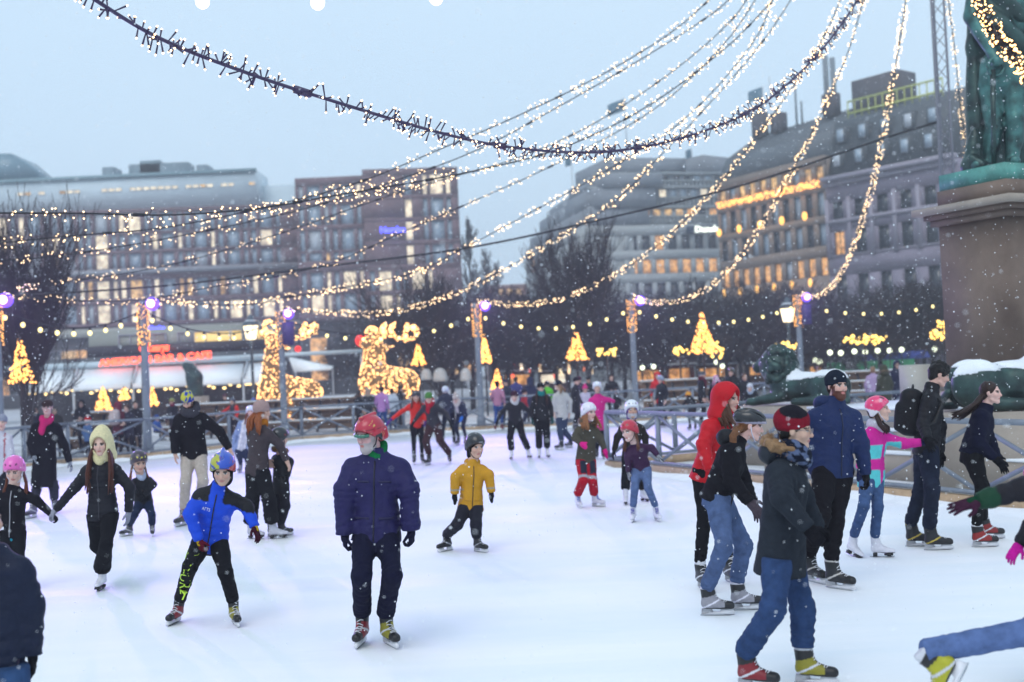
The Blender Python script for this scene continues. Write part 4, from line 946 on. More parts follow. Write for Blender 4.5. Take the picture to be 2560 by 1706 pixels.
# ================================================================== GLOWING REINDEER
M_deer = mat('reindeer_mesh', (.30, .16, .06), .7, noise=.4, nscale=3)
def reindeer(Z, joints, antlers, label, nose, nr):
    base = at(joints['base'][0], joints['base'][1], Z); r = empty('light_reindeer', (base[0], base[1], 0)); tag(r, label, 'light sculpture', 'glowing reindeer'); s_ = F_PX/Z
    pr = []
    for (x0, y0, d0, r0, x1, y1, d1, r1) in joints['limbs']:
        pr.append((cone(at(x0, y0, Z+d0), at(x1, y1, Z+d1), r0/s_, r1/s_), .12))
    V, Q = nets(field(pr), .13); off = np.array(r.location)
    link('body', mk_mesh('body', V-off, Q, None, True), M_deer, r)
    rg = np.random.default_rng(2); i = rg.integers(0, len(Q), 1250); w_ = rg.dirichlet((1, 1, 1, 1), 1250); C = (V[Q[i]]*w_[..., None]).sum(1); cen = V.mean(0)
    lights('lights', C+(C-cen)*.012, rg.uniform(.024, .046, len(C)), M_glow, r)
    for a in antlers:
        P = path3(a, Z, Z-.05, 26); MB().tube(P, .05, 5).build('antler', M_cable, r); C = np.repeat(P, 4, 0)+rg.normal(0, .05, (len(P)*4, 3)); lights('antler_lights', C, .036, M_glow, r)
    no = link('nose', ball_mesh('nose', nr/s_, 14, 10), mat('red_nose', (.7, .02, .02), .4, emit=(1, .03, .02), es=.9), r); no.location = Vector(at(*nose, Z-.3))-r.location
L1 = dict(base=(735, 1060), limbs=[(682, 905, 0, 22, 672, 1005, 0, 30), (684, 860, -.2, 18, 684, 930, 0, 26), (678, 845, -.3, 14, 716, 872, -.9, 9), (690, 975, 0, 40, 770, 985, .6, 36), (700, 1010, 0, 34, 765, 1012, .6, 34), (668, 1000, 0, 20, 668, 1040, 0, 12), (740, 1020, 0, 16, 742, 1046, 0, 10), (782, 1010, .6, 18, 786, 1044, .6, 10), (660, 838, 0, 9, 648, 832, 0, 5)])
reindeer(50, L1, [[(668, 838), (660, 818), (668, 806), (684, 812)], [(690, 838), (730, 846), (765, 842), (788, 828), (790, 812)], [(758, 842), (757, 822), (764, 810)], [(775, 836), (777, 820), (785, 812)], [(727, 846), (728, 826), (732, 812)]],
         'glowing reindeer made of lights half hidden by a pole', (745, 873), 8)
L2 = dict(base=(985, 1050), limbs=[(930, 835, 0, 18, 936, 880, 0, 24), (936, 880, 0, 24, 932, 950, 0, 34), (912, 862, -.5, 13, 932, 846, 0, 17), (940, 950, 0, 38, 1015, 955, .8, 32), (920, 965, 0, 22, 922, 1000, 0, 10), (952, 970, 0, 18, 956, 1002, 0, 9), (1024, 960, .8, 22, 1032, 1000, .8, 9), (1000, 965, .8, 20, 1004, 1000, .8, 9), (962, 870, 0, 8, 985, 864, 0, 4)])
reindeer(51, L2, [[(948, 838), (962, 842), (978, 838), (1000, 848), (1018, 850), (1034, 846), (1044, 832), (1040, 818)], [(980, 838), (978, 822), (985, 810)], [(1015, 848), (1014, 830), (1018, 812)], [(962, 838), (956, 822), (962, 812)], [(1040, 828), (1030, 818)]],
         'glowing reindeer made of lights with a round red nose and wide antlers', (904, 852), 16)
# ================================================================== STREET LANTERNS
def lantern(px, py0, py1, Z, label):
    s_ = F_PX/Z; c = at(px, py1, Z); t = zat(px, py0, Z); h = t-c[2]; r = empty('street_lantern', (c[0], c[1], 0)); tag(r, label, 'street lamp', 'lit street lanterns')
    x, y, z = c
    MB().lathe((x, y, 0), [(.16, 0), (.15, .5), (.07, .7), (.06, z-.3), (.09, z-.25), (.09, z-.02)], 10).build('post', mat('lamp_post', (.07, .10, .12), .5), r, True)
    MB().lathe((x, y, z), [(h*.36, 0), (h*.56, h)], 6).build('glass', mat('lantern_glass', (.9, .8, .6), .4, emit=(1, .80, .50), es=2.2), r)
    m = MB(); m.lathe((x, y, z+h+.003), [(h*.66, 0), (h*.62, h*.12), (h*.40, h*.35), (h*.22, h*.5), (h*.20, h*.7), (h*.06, h*.85)], 8); m.build('cap', MATS['lamp_post'], r)
    for k in range(6):
        a = k*math.pi/3; MB().bar((x+h*.37*math.cos(a), y+h*.37*math.sin(a), z), (x+h*.57*math.cos(a), y+h*.57*math.sin(a), z+h), .025, .025).build('glazing_bar', MATS['lamp_post'], r)
    MB().lathe((x, y, z+h*1.33), [(h*.5, 0), (h*.35, h*.08), (h*.05, h*.14)], 8).build('snow_cap', M_snow, r)
lantern(628, 815, 849, 50, 'lit street lantern standing in front of the café neon sign')
lantern(1970, 772, 805, 55, 'lit street lantern beside the pole with purple box behind the lion')
# ================================================================== TREES
M_bark = mat('bare_bark', (.035, .028, .032), .9, noise=.3, nscale=6)
M_twig = mat('bare_twigs', (.045, .036, .042), .9)
def tree_arrays(seed, H, style):
    rg = np.random.default_rng(seed); thick = []; thin = []
    def grow(p, d, L, r, lev):
        n = 4; q = p
        for i in range(n):
            jit = rg.normal(0, .10 if style == 'up' else .16, 3); d2 = nrm(d+jit+np.array((0, 0, .10 if style == 'up' else .05))); e = q+d2*L/n; r2 = r*(1-.16*(i+1)/n*1.6)
            (thick if lev < 2 else thin).append((q, e, r*(1-.16*i/n*1.6), r2)); q = e; d = d2
            if lev < 4:
                k = (2 if lev < 3 else 2) if i > 0 or lev > 0 else 0
                for _ in range(k):
                    a = rg.uniform(0, 6.28); sp_ = {'up': .30, 'spread': .75, 'poplar': .22}[style]*rg.uniform(.6, 1.35)
                    s1 = nrm(np.cross(d, (math.cos(a), math.sin(a), .3))); nd = nrm(d*math.cos(sp_)+s1*math.sin(sp_)); grow(q, nd, L*rg.uniform(.5, .72), r2*.5, lev+1)
    if style == 'spread':
        h0 = H*.30; thick.append((np.zeros(3), np.array((0, 0, h0)), .16, .14))
        for k in range(5):
            a = k*1.256+rg.uniform(-.3, .3); grow(np.array((0, 0, h0)), nrm((math.cos(a)*.7, math.sin(a)*.7, .9)), H*.34, .08, 1)
        grow(np.array((0, 0, h0)), np.array((0, 0, 1.)), H*.40, .10, 1)
    elif style == 'up':
        h0 = H*.16; thick.append((np.zeros(3), np.array((0, 0, h0)), .20, .17))
        for k in range(9):
            a = k*.7+rg.uniform(-.3, .3); t = rg.uniform(.10, .42); grow(np.array((0, 0, h0*rg.uniform(.7, 1.5))), nrm((math.cos(a)*t, math.sin(a)*t, 1)), H*rg.uniform(.40, .58), .07, 1)
    else:
        thick.append((np.zeros(3), np.array((0, 0, H)), .14, .02))
        for k in range(60):
            z = H*rg.uniform(.15, .95); a = rg.uniform(0, 6.28); grow(np.array((0, 0, z)), nrm((math.cos(a)*.4, math.sin(a)*.4, 1)), (H-z)*.16+.5, .03, 3)
    f = lambda S_: tuple(np.array(x) for x in zip(*S_))
    return f(thick), f(thin)
_tm = {}
def tree(px, py_top, Z, style, seed, label, group=None, wscale=1.0, name='bare_tree', rz=None, minr=.030):
    x, y = P2(px, Z); H = zat(px, py_top, Z); key = (style, seed); minr = .017 if seed == 11 else .022 if style == 'up' else minr
    if key not in _tm:
        (a0, a1, ra, rb), (t0, t1, sa_, sb) = tree_arrays(seed, 10.0, style)
        m1 = MB(); m1.segs(a0, a1, np.maximum(ra, .03), np.maximum(rb, .025), 6); m2 = MB(); m2.segs(t0, t1, np.maximum(sa_, minr), np.maximum(sb, minr*.7), 3)
        zmax = max(a1[:, 2].max(), t1[:, 2].max())
        _tm[key] = (m1.mesh('trunk', True), m2.mesh('crown'), zmax)
    tm, cm, zm = _tm[key]; k = H/zm
    r = empty(name, (x, y, 0)); tag(r, label, 'tree', group); r.scale = (k*wscale, k*wscale, k); r.rotation_euler[2] = rz if rz is not None else seed*1.3+px
    link('trunk', tm, M_bark, r); c = link('crown', cm, M_twig, r); return r
tree(70, 430, 36, 'up', 11, 'multi-stemmed bare tree with upright branches beside the café awning', wscale=.9, rz=.4)
tree(1098, 640, 57, 'up', 12, 'bare upright tree with feathery crown behind the red-nosed reindeer', wscale=1.25, rz=1)
tree(1472, 515, 60, 'up', 13, 'tallest bare upright tree in front of the bank', wscale=.85, rz=2)
for px, py, Z, sd in ((1186, 540, 150, 21), (1226, 620, 160, 22), (1250, 650, 165, 21)):
    tree(px, py, Z, 'poplar', sd, 'slender distant poplar in the gap between the office blocks', 'distant poplars')
k = 0
TREE_L = {0: 'broad bare lime tree whose twigs mesh with its neighbours behind the rink'}
for px, Z in ((1010, 84), (1130, 88), (1235, 80), (1330, 74), (1420, 90), (1530, 82), (1625, 74), (1700, 92), (1770, 80), (1850, 72), (1925, 90), (2010, 78), (2090, 70), (2170, 86), (2235, 74), (2310, 68), (2375, 84), (2460, 78), (1290, 104), (1580, 108), (1880, 106), (2130, 104), (2290, 100), (-60, 78), (900, 95), (1180, 62), (1270, 66), (1390, 68), (1560, 66), (1660, 64), (1815, 66), (1960, 64), (2060, 62), (2200, 60), (2330, 58)):
    k += 1; top = 706+RNG.uniform(-16, 22)-(px-1200)*.012
    if px < 1000: top = 800
    tree(px, top, Z, 'spread', 31+k % 4, TREE_L[0], 'bare lime trees behind the rink', wscale=1.45, rz=k*1.7)
# ================================================================== CONE TREES OF LIGHTS
def light_tree(px, y0, y1, wpx, Z, n, label, material=M_amber, rr=.042):
    b0 = at(px, y1, Z); t0 = at(px, y0, Z); H = t0[2]-b0[2]; R = wpx/2*Z/F_PX; zb_ = b0[2]; r = empty('light_tree', (b0[0], b0[1], 0)); tag(r, label, 'light tree', 'cone trees of golden lights')
    MB().tube([(b0[0], b0[1], 0), (b0[0], b0[1], t0[2])], .05, 6).build('stem', M_bark, r)
    m = MB(); m.lathe((b0[0], b0[1], zb_), [(R*.30, 0), (R*.2, H*.35), (R*.22, H*.36), (R*.1, H*.66), (R*.11, H*.67), (.02, H*.96)], 14); o = m.build('crown', mat('fir_green', (.02, .03, .025), .9, noise=.4, nscale=5), r, True)
    n = int(n*1.7); rg = np.random.default_rng(int(px)); u = 1-rg.random(n)**.6; th = rg.random(n)*6.28; rad = R*(1-u)*np.sqrt(rg.uniform(.04, 1.15, n))+.03
    lights('lights', np.c_[b0[0]+rad*np.cos(th), b0[1]+rad*np.sin(th), zb_+u*H], rr*rg.uniform(.7, 1.3, n), material, r)
light_tree(53, 847, 958, 60, 34, 110, 'golden cone of lights glowing among the multi-stemmed tree branches', rr=.035)
light_tree(1047, 860, 914, 34, 54, 100, 'slim amber cone of lights beside the red-nosed reindeer antlers')
light_tree(1214, 838, 908, 30, 53, 120, 'slim amber cone of lights touching a grey pole')
light_tree(1244, 922, 985, 36, 54, 110, 'low golden cone of lights above the pink-jacketed skater')
light_tree(1443, 827, 900, 54, 55, 130, 'golden cone of lights at the foot of the tallest tree')
light_tree(1759, 780, 884, 62, 54, 230, 'brightest golden cone of lights standing over the market stalls')
light_tree(259, 966, 1026, 40, 57, 120, 'golden cone of lights under the café awning beside the hooded spectator')
light_tree(311, 966, 1000, 26, 58.5, 70, 'small golden cone of lights under the café awning by the maroon coat')
light_tree(383, 966, 1016, 26, 57, 90, 'narrow golden cone of lights under the awning next to a pole')
# glowing market light clusters
M_gold = mat('gold_lamp', (.9, .7, .2), .4, emit=(1, .60, .12), es=2.4)
def cluster(x0, x1, y0, y1, Z, n, label):
    rg = np.random.default_rng(int(x0)); P = np.array([at(rg.uniform(x0, x1), rg.uniform(y0, y1), Z+rg.uniform(-.4, .4)) for _ in range(n)]); c = P.mean(0)
    r = empty('light_spray', (c[0], c[1], 0)); tag(r, label, 'light cluster', 'golden light sprays in the trees')
    MB().tube([(c[0], c[1], 0), (c[0], c[1], c[2])], .05, 5).build('stem', M_bark, r); m = MB(); m.segs(np.tile(c, (n, 1)), P, .012, .008, 3); m.build('twigs', M_bark, r)['kind'] = 'stuff'
    lights('lights', P, .085*rg.uniform(.6, 1.3, n), M_gold, r)
cluster(2108, 2216, 838, 860, 54, 46, 'golden spray of lights hanging above the green hoarding')
cluster(2326, 2370, 826, 848, 54, 26, 'golden spray of lights half hidden by the granite pedestal')
cluster(2344, 2370, 802, 822, 54, 14, 'small golden spray of lights above another by the pedestal')
cluster(1938, 1992, 856, 872, 54, 24, 'golden spray of lights just over the lion mane')
cluster(1494, 1540, 872, 890, 55, 24, 'golden spray of lights beside the fourth pole')
cluster(1683, 1722, 868, 886, 55, 16, 'faint golden spray of lights beside the brightest cone tree')
cluster(1775, 1810, 855, 895, 55, 16, 'yellow spray of lamps between cone tree and lion')
# globe lamps in a row
gm = ball_mesh('globe', .13, 12, 8); M_globe = mat('globe_glow', (.9, .95, .8), .4, emit=(.95, 1, .70), es=1.6)
for x, y in ((2075, 882), (2102, 883), (2136, 879), (2163, 880), (2194, 877), (2224, 877), (2254, 875), (2337, 873), (1606, 920), (1634, 917), (1791, 906), (1806, 916), (1888, 914), (2037, 901), (2046, 905), (2054, 903)):
    Z = 56 if x > 2060 else 62; p = at(x, y, Z); r = empty('globe_lamp', (p[0], p[1], 0)); tag(r, 'pale round lamp glowing in the row over the market', 'lamp', 'round lamps over the market')
    o = link('globe', gm, M_globe, r); o.location = (0, 0, p[2]); q = MB().tube([(0, 0, 0), (0, 0, p[2]-.18)], .03, 5).mesh('stem'); link('stem', q, M_dsteel, r)
# ================================================================== MARKET STALLS, HOARDING
def stall(x0, x1, y0, Z, wallc, roofc, label, glow=G_orange):
    a, c = P2(x0, Z), P2(x1, Z); W = c[0]-a[0]; H = zat((x0+x1)/2, y0, Z); r = empty('market_stall', ((a[0]+c[0])/2, Z, 0)); tag(r, label, 'stall', 'market stalls behind the rink'); X, Y = r.location[:2]
    MB().box((X, Y+1.2, H*.36), (W, .1, H*.72)).build('rear_panel', wallc, r)
    for sx in (-1, 1): MB().box((X+sx*(W/2-.05), Y+.6, H*.36), (.1, 1.09, H*.72)).build('side_panel', wallc, r)
    MB().box((X, Y, .5), (W-.21, .12, 1.0)).build('counter', wallc, r)
    m = MB(); m.prism([(X-W/2-.2, Y-.35, H*.72), (X-W/2-.2, Y+.6, H), (X-W/2-.2, Y+1.55, H*.72)], (0, 0, 0), (W+.4, 0, 0)); m.build('roof', roofc, r)
    MB().box((X, Y+1.13, H*.48), (W*.8, .03, H*.3)).build('glowing_back', glow, r)
    MB().bar((X-W/2-.2, Y-.30, H*.745), (X+W/2+.2, Y-.30, H*.745), .1, .08).build('snow_edge', M_snow, r)
M_red = mat('stall_red', (.22, .05, .04), .8, noise=.2); M_rf = mat('stall_roof', (.10, .07, .08), .8, noise=.3)
stall(1585, 1660, 888, 70, M_red, M_rf, 'red wooden market stall behind the red-hooded spectator')
stall(1668, 1735, 884, 72, M_red, M_rf, 'dark-roofed red market stall under the amber lights')
stall(1745, 1840, 886, 74, mat('stall_brown', (.16, .09, .06), .8), M_rf, 'brown market stall behind the lion mane')
stall(1870, 1935, 884, 74, MATS['stall_brown'], M_rf, 'brown market stall glowing orange beside the lion')
stall(1255, 1330, 902, 78, M_rf, M_rf, 'dark market stall behind the far skaters')
stall(1345, 1420, 904, 80, M_rf, M_rf, 'dark market stall with bright strips behind the far skaters', G_white)
stall(2020, 2066, 888, 74, mat('stall_ochre', (.35, .22, .08), .8), M_rf, 'ochre market stall lit from inside')
ho = empty('hoarding', (*P2(2160, 66), 0)); tag(ho, 'green site hoarding with blue tarpaulin strip along the street', 'hoarding')
a, c = P2(2066, 66), P2(2285, 66); zt = zat(2160, 903, 66); M_green = mat('green_board', (.03, .24, .10), .6, noise=.1)
for i in range(9):
    p, q_ = a+(c-a)*i/9, a+(c-a)*(i+.97)/9; MB().bar((*p, zt/2), (*q_, zt/2), .06, zt-.01).build('board', M_green, ho)
p0 = at(2105, 893, 67); MB().bar((*P2(2150, 67), zat(2150, 896, 67)), (*P2(2330, 67), zat(2330, 884, 67)), .1, .45).build('tarpaulin', mat('blue_tarp', (.07, .10, .40), .7), ho)
MB().box((*P2(2125, 65.9), zat(2125, 912, 65.9)), (.6, .03, .5)).build('poster', mat('pale_poster', (.55, .55, .55), .7), ho)
# lit shopfront strips, lamps and banners across the street
for x, y0, y1, c_, w_ in ((1390, 918, 935, (1, .75, .4), 9), (1402, 905, 940, (1, .8, .5), 8), (1422, 900, 935, (1, .7, .4), 6), (1350, 912, 930, (1, .7, .4), 7), (1283, 905, 914, (1, .04, .02), 8), (1327, 922, 932, (1, .10, .03), 9), (1281, 936, 945, (1, .10, .03), 8), (1344, 910, 916, (1, .06, .02), 8), (1387, 936, 946, (1, .08, .02), 9), (1461, 918, 928, (1, .2, .05), 7), (1478, 900, 935, (1, .68, .35), 6), (1304, 910, 925, (1, .8, .6), 8)):
    Z = 76.9; z0, z1 = zat(x, y1, Z), zat(x, y0, Z); p = P2(x, Z); nm = 'lit_sign'
    o = MB().box((p[0], p[1], (z0+z1)/2), (w_*Z/F_PX, .15, z1-z0)).build(nm, mat('lit_sign_%d_%d' % (int(c_[1]*100), int(c_[2]*100)), (.5, .4, .3), .5, emit=c_, es=1.6))
    tag(o, 'small glowing sign panel among the far market lights', 'sign', 'glowing sign panels in the far market')
# ================================================================== SNOWY BENCHES BEHIND THE FENCE, ODD STATUES
M_plank = mat('bench_plank', (.30, .19, .12), .8, noise=.3, nscale=6)
def tiers(x0, x1, Z, label, n=3):
    a, c = P2(x0, Z), P2(x1, Z); r = empty('tiered_bench', ((a[0]+c[0])/2, Z, 0)); tag(r, label, 'bench', 'snowy tiered benches')
    for i in range(n):
        z = .42+.42*i; y = Z+.55*i; MB().bar((a[0], y, z), (c[0], y, z), .36, .06).build('plank', M_plank, r); MB().bar((a[0], y-.02, z+.055), (c[0], y-.02, z+.055), .33, .05).build('snow_strip', M_snow, r)
        MB().bar((a[0], y+.2, z-.19), (c[0], y+.2, z-.19), .04, .30).build('riser', M_plank, r)
    for k in range(6):
        x = a[0]+(c[0]-a[0])*(k+.5)/6; MB().bar((x, Z, .0), (x, Z+.55*(n-1), .40+.42*(n-1)), .08, .10).build('support', M_dsteel, r)
tiers(395, 700, 44.5, 'tiered bench with snowy planks behind the man in the patterned beanie')
tiers(715, 1005, 45.5, 'tiered bench with snowy planks below the glowing reindeer')
tiers(150, 345, 38.5, 'tiered bench with snowy planks behind the hooded spectators')
tiers(1605, 1800, 50.0, 'tiered bench with snowy planks behind the far fence and orange beanie')
tiers(2100, 2330, 50.0, 'tiered bench with snowy planks beside the green hoarding')
bst = empty('park_statue', (*P2(478, 52), 0)); tag(bst, 'dark cloaked park statue leaning in front of the white awning', 'statue'); z8 = lambda x, y, d=0: at(x, y, 52+d)
sdf_obj('figure', field([(cone(z8(488, 990), z8(485, 945), .30, .34), 0), (cone(z8(485, 945), z8(476, 925), .34, .28), .1), (ell(z8(466, 917), (.20, .2, .2)), .08), (cone(z8(476, 925), z8(461, 911), .2, .1), .08), (cone(z8(490, 945), z8(498, 985), .22, .2), .1)], disp=wrinkle(.05, 5, 3)), .06, M_bronzed, bst)
MB().box((*P2(490, 52), zat(490, 990, 52)/2), (.9, .9, zat(490, 990, 52)-.05)).build('base', M_gran2, bst)
M_pales = mat('pale_fabric', (.48, .50, .50), .8, noise=.1)
for x, y0, y1, w_, lab in ((1066, 922, 952, 26, 'pale rounded tent flap beside the reindeer rump'), (1100, 920, 956, 34, 'larger pale rounded tent flap under the feathery tree'), (1164, 920, 955, 26, 'pale patterned tent flap near a grey pole')):
    Z = 56; p = at(x, (y0+y1)/2, Z); r = empty('market_tent', (p[0], p[1], 0)); tag(r, lab, 'tent', 'pale market tents'); k = Z/F_PX
    sdf_obj('canvas', field([(ell(p, (w_*.5*k, .4, (y1-y0)*.5*k)), 0), (ell(p-np.array((0, 0, .2)), (w_*.55*k, .45, (y1-y0)*.4*k)), .1)], cuts=[(p-np.array((0, 0, (y1-y0)*.45*k)), (0, 0, -1))]), .06, M_pales, r)
    for sx in (-1, 1): MB().tube([(p[0]+sx*w_*.4*k, p[1], 0), (p[0]+sx*w_*.4*k, p[1], p[2])], .03, 5).build('pole', M_dsteel, r)
# ================================================================== PEOPLE
M_cloth = mat('cloth', rough=.9, attr=True, noise=.20, nscale=22, bump=.35, bscale=70, spec=.12)
M_nylon = mat('nylon', rough=.62, attr=True, noise=.12, nscale=14, bump=.35, bscale=38, spec=.22)
M_denim = mat('denim', rough=.9, attr=True, noise=.34, nscale=12, bump=.3, bscale=90, spec=.12)
M_skin = mat('skin', rough=.55, attr=True, noise=.05, nscale=30)
M_hair = mat('hair', rough=.5, attr=True, noise=.35, nscale=45, bump=.4, bscale=60, spec=.3)
M_knit = mat('knit', rough=.95, attr=True, noise=.2, nscale=60, bump=.5, bscale=110, spec=.12)
M_shell = mat('helmet_shell', rough=.28, attr=True, noise=.05, nscale=10, coat=.4)
M_leather = mat('boot_leather', rough=.45, attr=True, noise=.15, nscale=20, bump=.15, bscale=60)
M_lace = mat('lace', (.75, .74, .78), .8); M_holder = mat('blade_holder', (.72, .72, .76), .35); M_blade = mat('steel_blade', (.6, .62, .65), .25, .9)
M_blackp = mat('black_plastic', (.015, .015, .018), .4)
SKIN = (.60, .36, .27); LIP = (.48, .17, .15)
def colr(c): return np.array(srgb(c), np.float32)
# ---- hand template: fingers along +x, thumb towards +y, palm faces -z
def _hand(curl=.5, spread=.12, h=.0055):
    pr = [(rbox((.045, 0, 0), (.045, .040, .014), .013), 0), (cone((-.02, 0, 0), (.02, 0, 0), .028, .030), .02)]
    for i, (y, L) in enumerate(((.030, .066), (.011, .078), (-.009, .073), (-.028, .056))):
        p = np.array((.085, y, 0)); a = 0; d = np.array((1, spread*(1.2-i*.8), 0))
        for j, f in enumerate((.45, .32, .23)):
            a += curl*(.55, .8, .6)[j]; e = p+L*f*nrm((math.cos(a), d[1]*math.cos(a), -math.sin(a))); pr.append((cone(p, e, .0105-.0012*j, .0098-.0012*j), .004 if j else .008)); p = e
    pr += [(cone((.02, .030, -.004), (.045, .058, -.016), .015, .0125), .012), (cone((.045, .058, -.016), (.075, .064, -.026-.01*curl), .0125, .010), .004)]
    return nets(field(pr), h)
def _mitt():
    pr = [(ell((.085, 0, -.012), (.085, .047, .030)), 0), (cone((-.02, 0, 0), (.05, 0, 0), .036, .04), .03), (cone((.03, .035, -.005), (.085, .068, -.018), .018, .016), .015)]
    return nets(field(pr), .007)
HANDS = {'relax': _hand(.42), 'fist': _hand(1.25, .04), 'open': _hand(.12, .2), 'mitt': _mitt()}
HANDS['lo'] = nets(field([(rbox((.06, 0, -.005), (.07, .04, .02), .018), 0), (cone((.02, .03, 0), (.07, .06, -.015), .015, .012), .01), (cone((.1, 0, -.01), (.16, 0, -.04), .035, .02), .02)]), .012)
def hand_geo(kind, wrist, d, palm, fwd, scale):
    V, Q = HANDS[kind]; ex = nrm(d); m = np.asarray(palm, float); m = nrm(m-(m@ex)*ex); ez = -m; ey = np.cross(ez, ex)
    W = V*scale; Qq = Q
    if ey@np.asarray(fwd) < 0: W = W*np.array((1, -1, 1)); Qq = Q[:, ::-1]
    return W@np.array([ex, ey, ez])+wrist, Qq
# ---- head (local: x side, y face, z up, origin mid-skull)
def head_field(beard=0, female=False, mouth=0):
    pr = [(ell((0, -.014, .030), (.074, .094, .084)), 0), (ell((0, .026, -.034), (.056, .064, .076)), .03), (ell((0, .070, -.094), (.024, .018, .018)), .025),
          (cone((-.05, .02, -.075), (-.012, .066, -.098), .016, .016), .02), (cone((.05, .02, -.075), (.012, .066, -.098), .016, .016), .02),
          (ell((-.034, .062, -.024), (.028, .026, .028)), .02), (ell((.034, .062, -.024), (.028, .026, .028)), .02),
          (cone((-.032, .078, .022), (.032, .078, .022), .012, .012), .015), (cone((0, .088, .010), (0, .106, -.026), .0075, .0125), .010), (ell((0, .100, -.030), (.017, .010, .008)), .008),
          (ell((0, .086, -.056), (.022, .011, .0060)), .006), (ell((0, .083, -.068), (.019, .011, .0065)), .006),
          (ell((-.031, .093, .004), (.015, .012, .009)), .008, '-'), (ell((.031, .093, .004), (.015, .012, .009)), .008, '-'),
          (ell((-.031, .077, .003), (.0125, .0105, .0105)), .002), (ell((.031, .077, .003), (.0125, .0105, .0105)), .002),
          (ell((-.077, -.006, -.004), (.009, .019, .031)), .006), (ell((.077, -.006, -.004), (.009, .019, .031)), .006)]
    if mouth: pr.append((ell((0, .094, -.063), (.018, .010, .0055)), .003, '-'))
    if beard: pr += [(ell((0, .052, -.085), (.052, .042, .040+.012*beard)), .02), (ell((0, .070, -.105), (.030, .026, .030)), .02), (cone((-.034, .074, -.048), (.034, .074, -.048), .012, .012), .012)]
    return pr
def head_cols(V, skin, brow, beard=None, mouth=0, lip=LIP, eye=(.04, .05, .05)):
    x, y, z = V[:, 0], V[:, 1], V[:, 2]; C = np.tile(colr(skin), (len(V), 1))
    ck = np.exp(-(((np.abs(x)-.040)/.018)**2+((z+.026)/.02)**2))*(y > .03); C = C*(1-ck[:, None]*.35)+ck[:, None]*.35*np.array((.62, .22, .18))
    ns = np.exp(-((x/.014)**2+((z+.026)/.012)**2))*(y > .09); C = C*(1-ns[:, None]*.3)+ns[:, None]*.3*np.array((.6, .2, .17))
    lp = (np.abs(x) < .022) & (np.abs(z+.062) < .0115*(1-(x/.024)**2)+.0005) & (y > .06); C[lp] = colr(lip)
    if mouth: C[(np.abs(x) < .016) & (np.abs(z+.0625) < .005) & (y > .06)] = (.75, .70, .66)
    br = (np.abs(np.abs(x)-.031) < .018) & (np.abs(z-.0235+.10*(np.abs(x)-.031)**1) < .0055) & (y > .05); C[br] = colr(brow)
    ey = ((np.abs(x)-.031)/.0135)**2+((z-.003)/.0065)**2 < 1; ey &= (y > .07); C[ey] = (.50, .46, .44)
    ir = (((np.abs(x)-.031)/.0065)**2+((z-.003)/.0065)**2 < 1) & (y > .07); C[ir] = eye
    ld = (np.abs(np.abs(x)-.031) < .015) & (np.abs(z-.0105) < .0030) & (y > .06); C[ld] = np.array(colr(brow))*.5
    if beard is not None:
        bm = ((z < -.040) & (y > -.005) & ~lp & ~((np.abs(x) < .02) & (z > -.046))) | ((np.abs(x) > .056) & (z < .0) & (z > -.09) & (y > .005) & (y < .055)); C[bm] = colr(beard)
    return C
# ---- skates: local x side, y forward, z up, origin = middle of blade on the ice
def _skate(kind):
    up = []
    if kind == 'fig':
        pr = [(cone((0, -.085, .100), (0, .03, .088), .036, .036), 0), (cone((0, .03, .088), (0, .125, .074), .038, .030), .02), (cone((0, -.075, .10), (0, -.078, .27), .040, .047), .03), (cone((0, -.02, .11), (0, -.050, .19), .036, .036), .04)]
        cuts = [((0, 0, .05), (0, 0, -1)), ((0, 0, .285), (0, 0, 1))]
    else:
        pr = [(cone((0, -.085, .105), (0, .03, .095), .040, .041), 0), (cone((0, .03, .095), (0, .120, .086), .042, .038), .02), (cone((0, -.075, .11), (0, -.080, .235), .043, .050), .03), (cone((0, -.02, .12), (0, -.045, .215), .038, .040), .045), (rbox((0, -.035, .255), (.036, .010, .05), .01), .02)]
        cuts = [((0, 0, .062), (0, 0, -1)), ((0, -.08, .262), (0, -.25, 1))]
    f = field(pr, cuts); V, Q = nets(f, .0075); return V, Q, f[0]
_SK = {k: _skate(k) for k in ('hockey', 'fig')}
def skate_cols(V, kind, c):
    x, y, z = V[:, 0], V[:, 1], V[:, 2]; C = np.tile(colr(c[0]), (len(V), 1)); s2 = colr(c[1] if len(c) > 1 else c[0]); s3 = colr(c[2] if len(c) > 2 else c[0])
    if kind == 'hockey':
        side = (z < .19+.25*y) & (np.abs(x) > .012) & (y < .075); C[side] = s2; C[(y > .085)] = colr(c[0]); C[(z > .235)] = s3; C[(z < .075)] = colr('#15151a'); C[(np.abs(z-(.13+.5*y)) < .008) & side] = s3
    elif kind == 'kids':
        C[(np.abs(x) < .03) & (y > -.03) & (z > .13)] = s2; C[(z > .22)] = s3
    else: C[z < .062] = colr('#1a1a1d')
    return C
_skc = {}
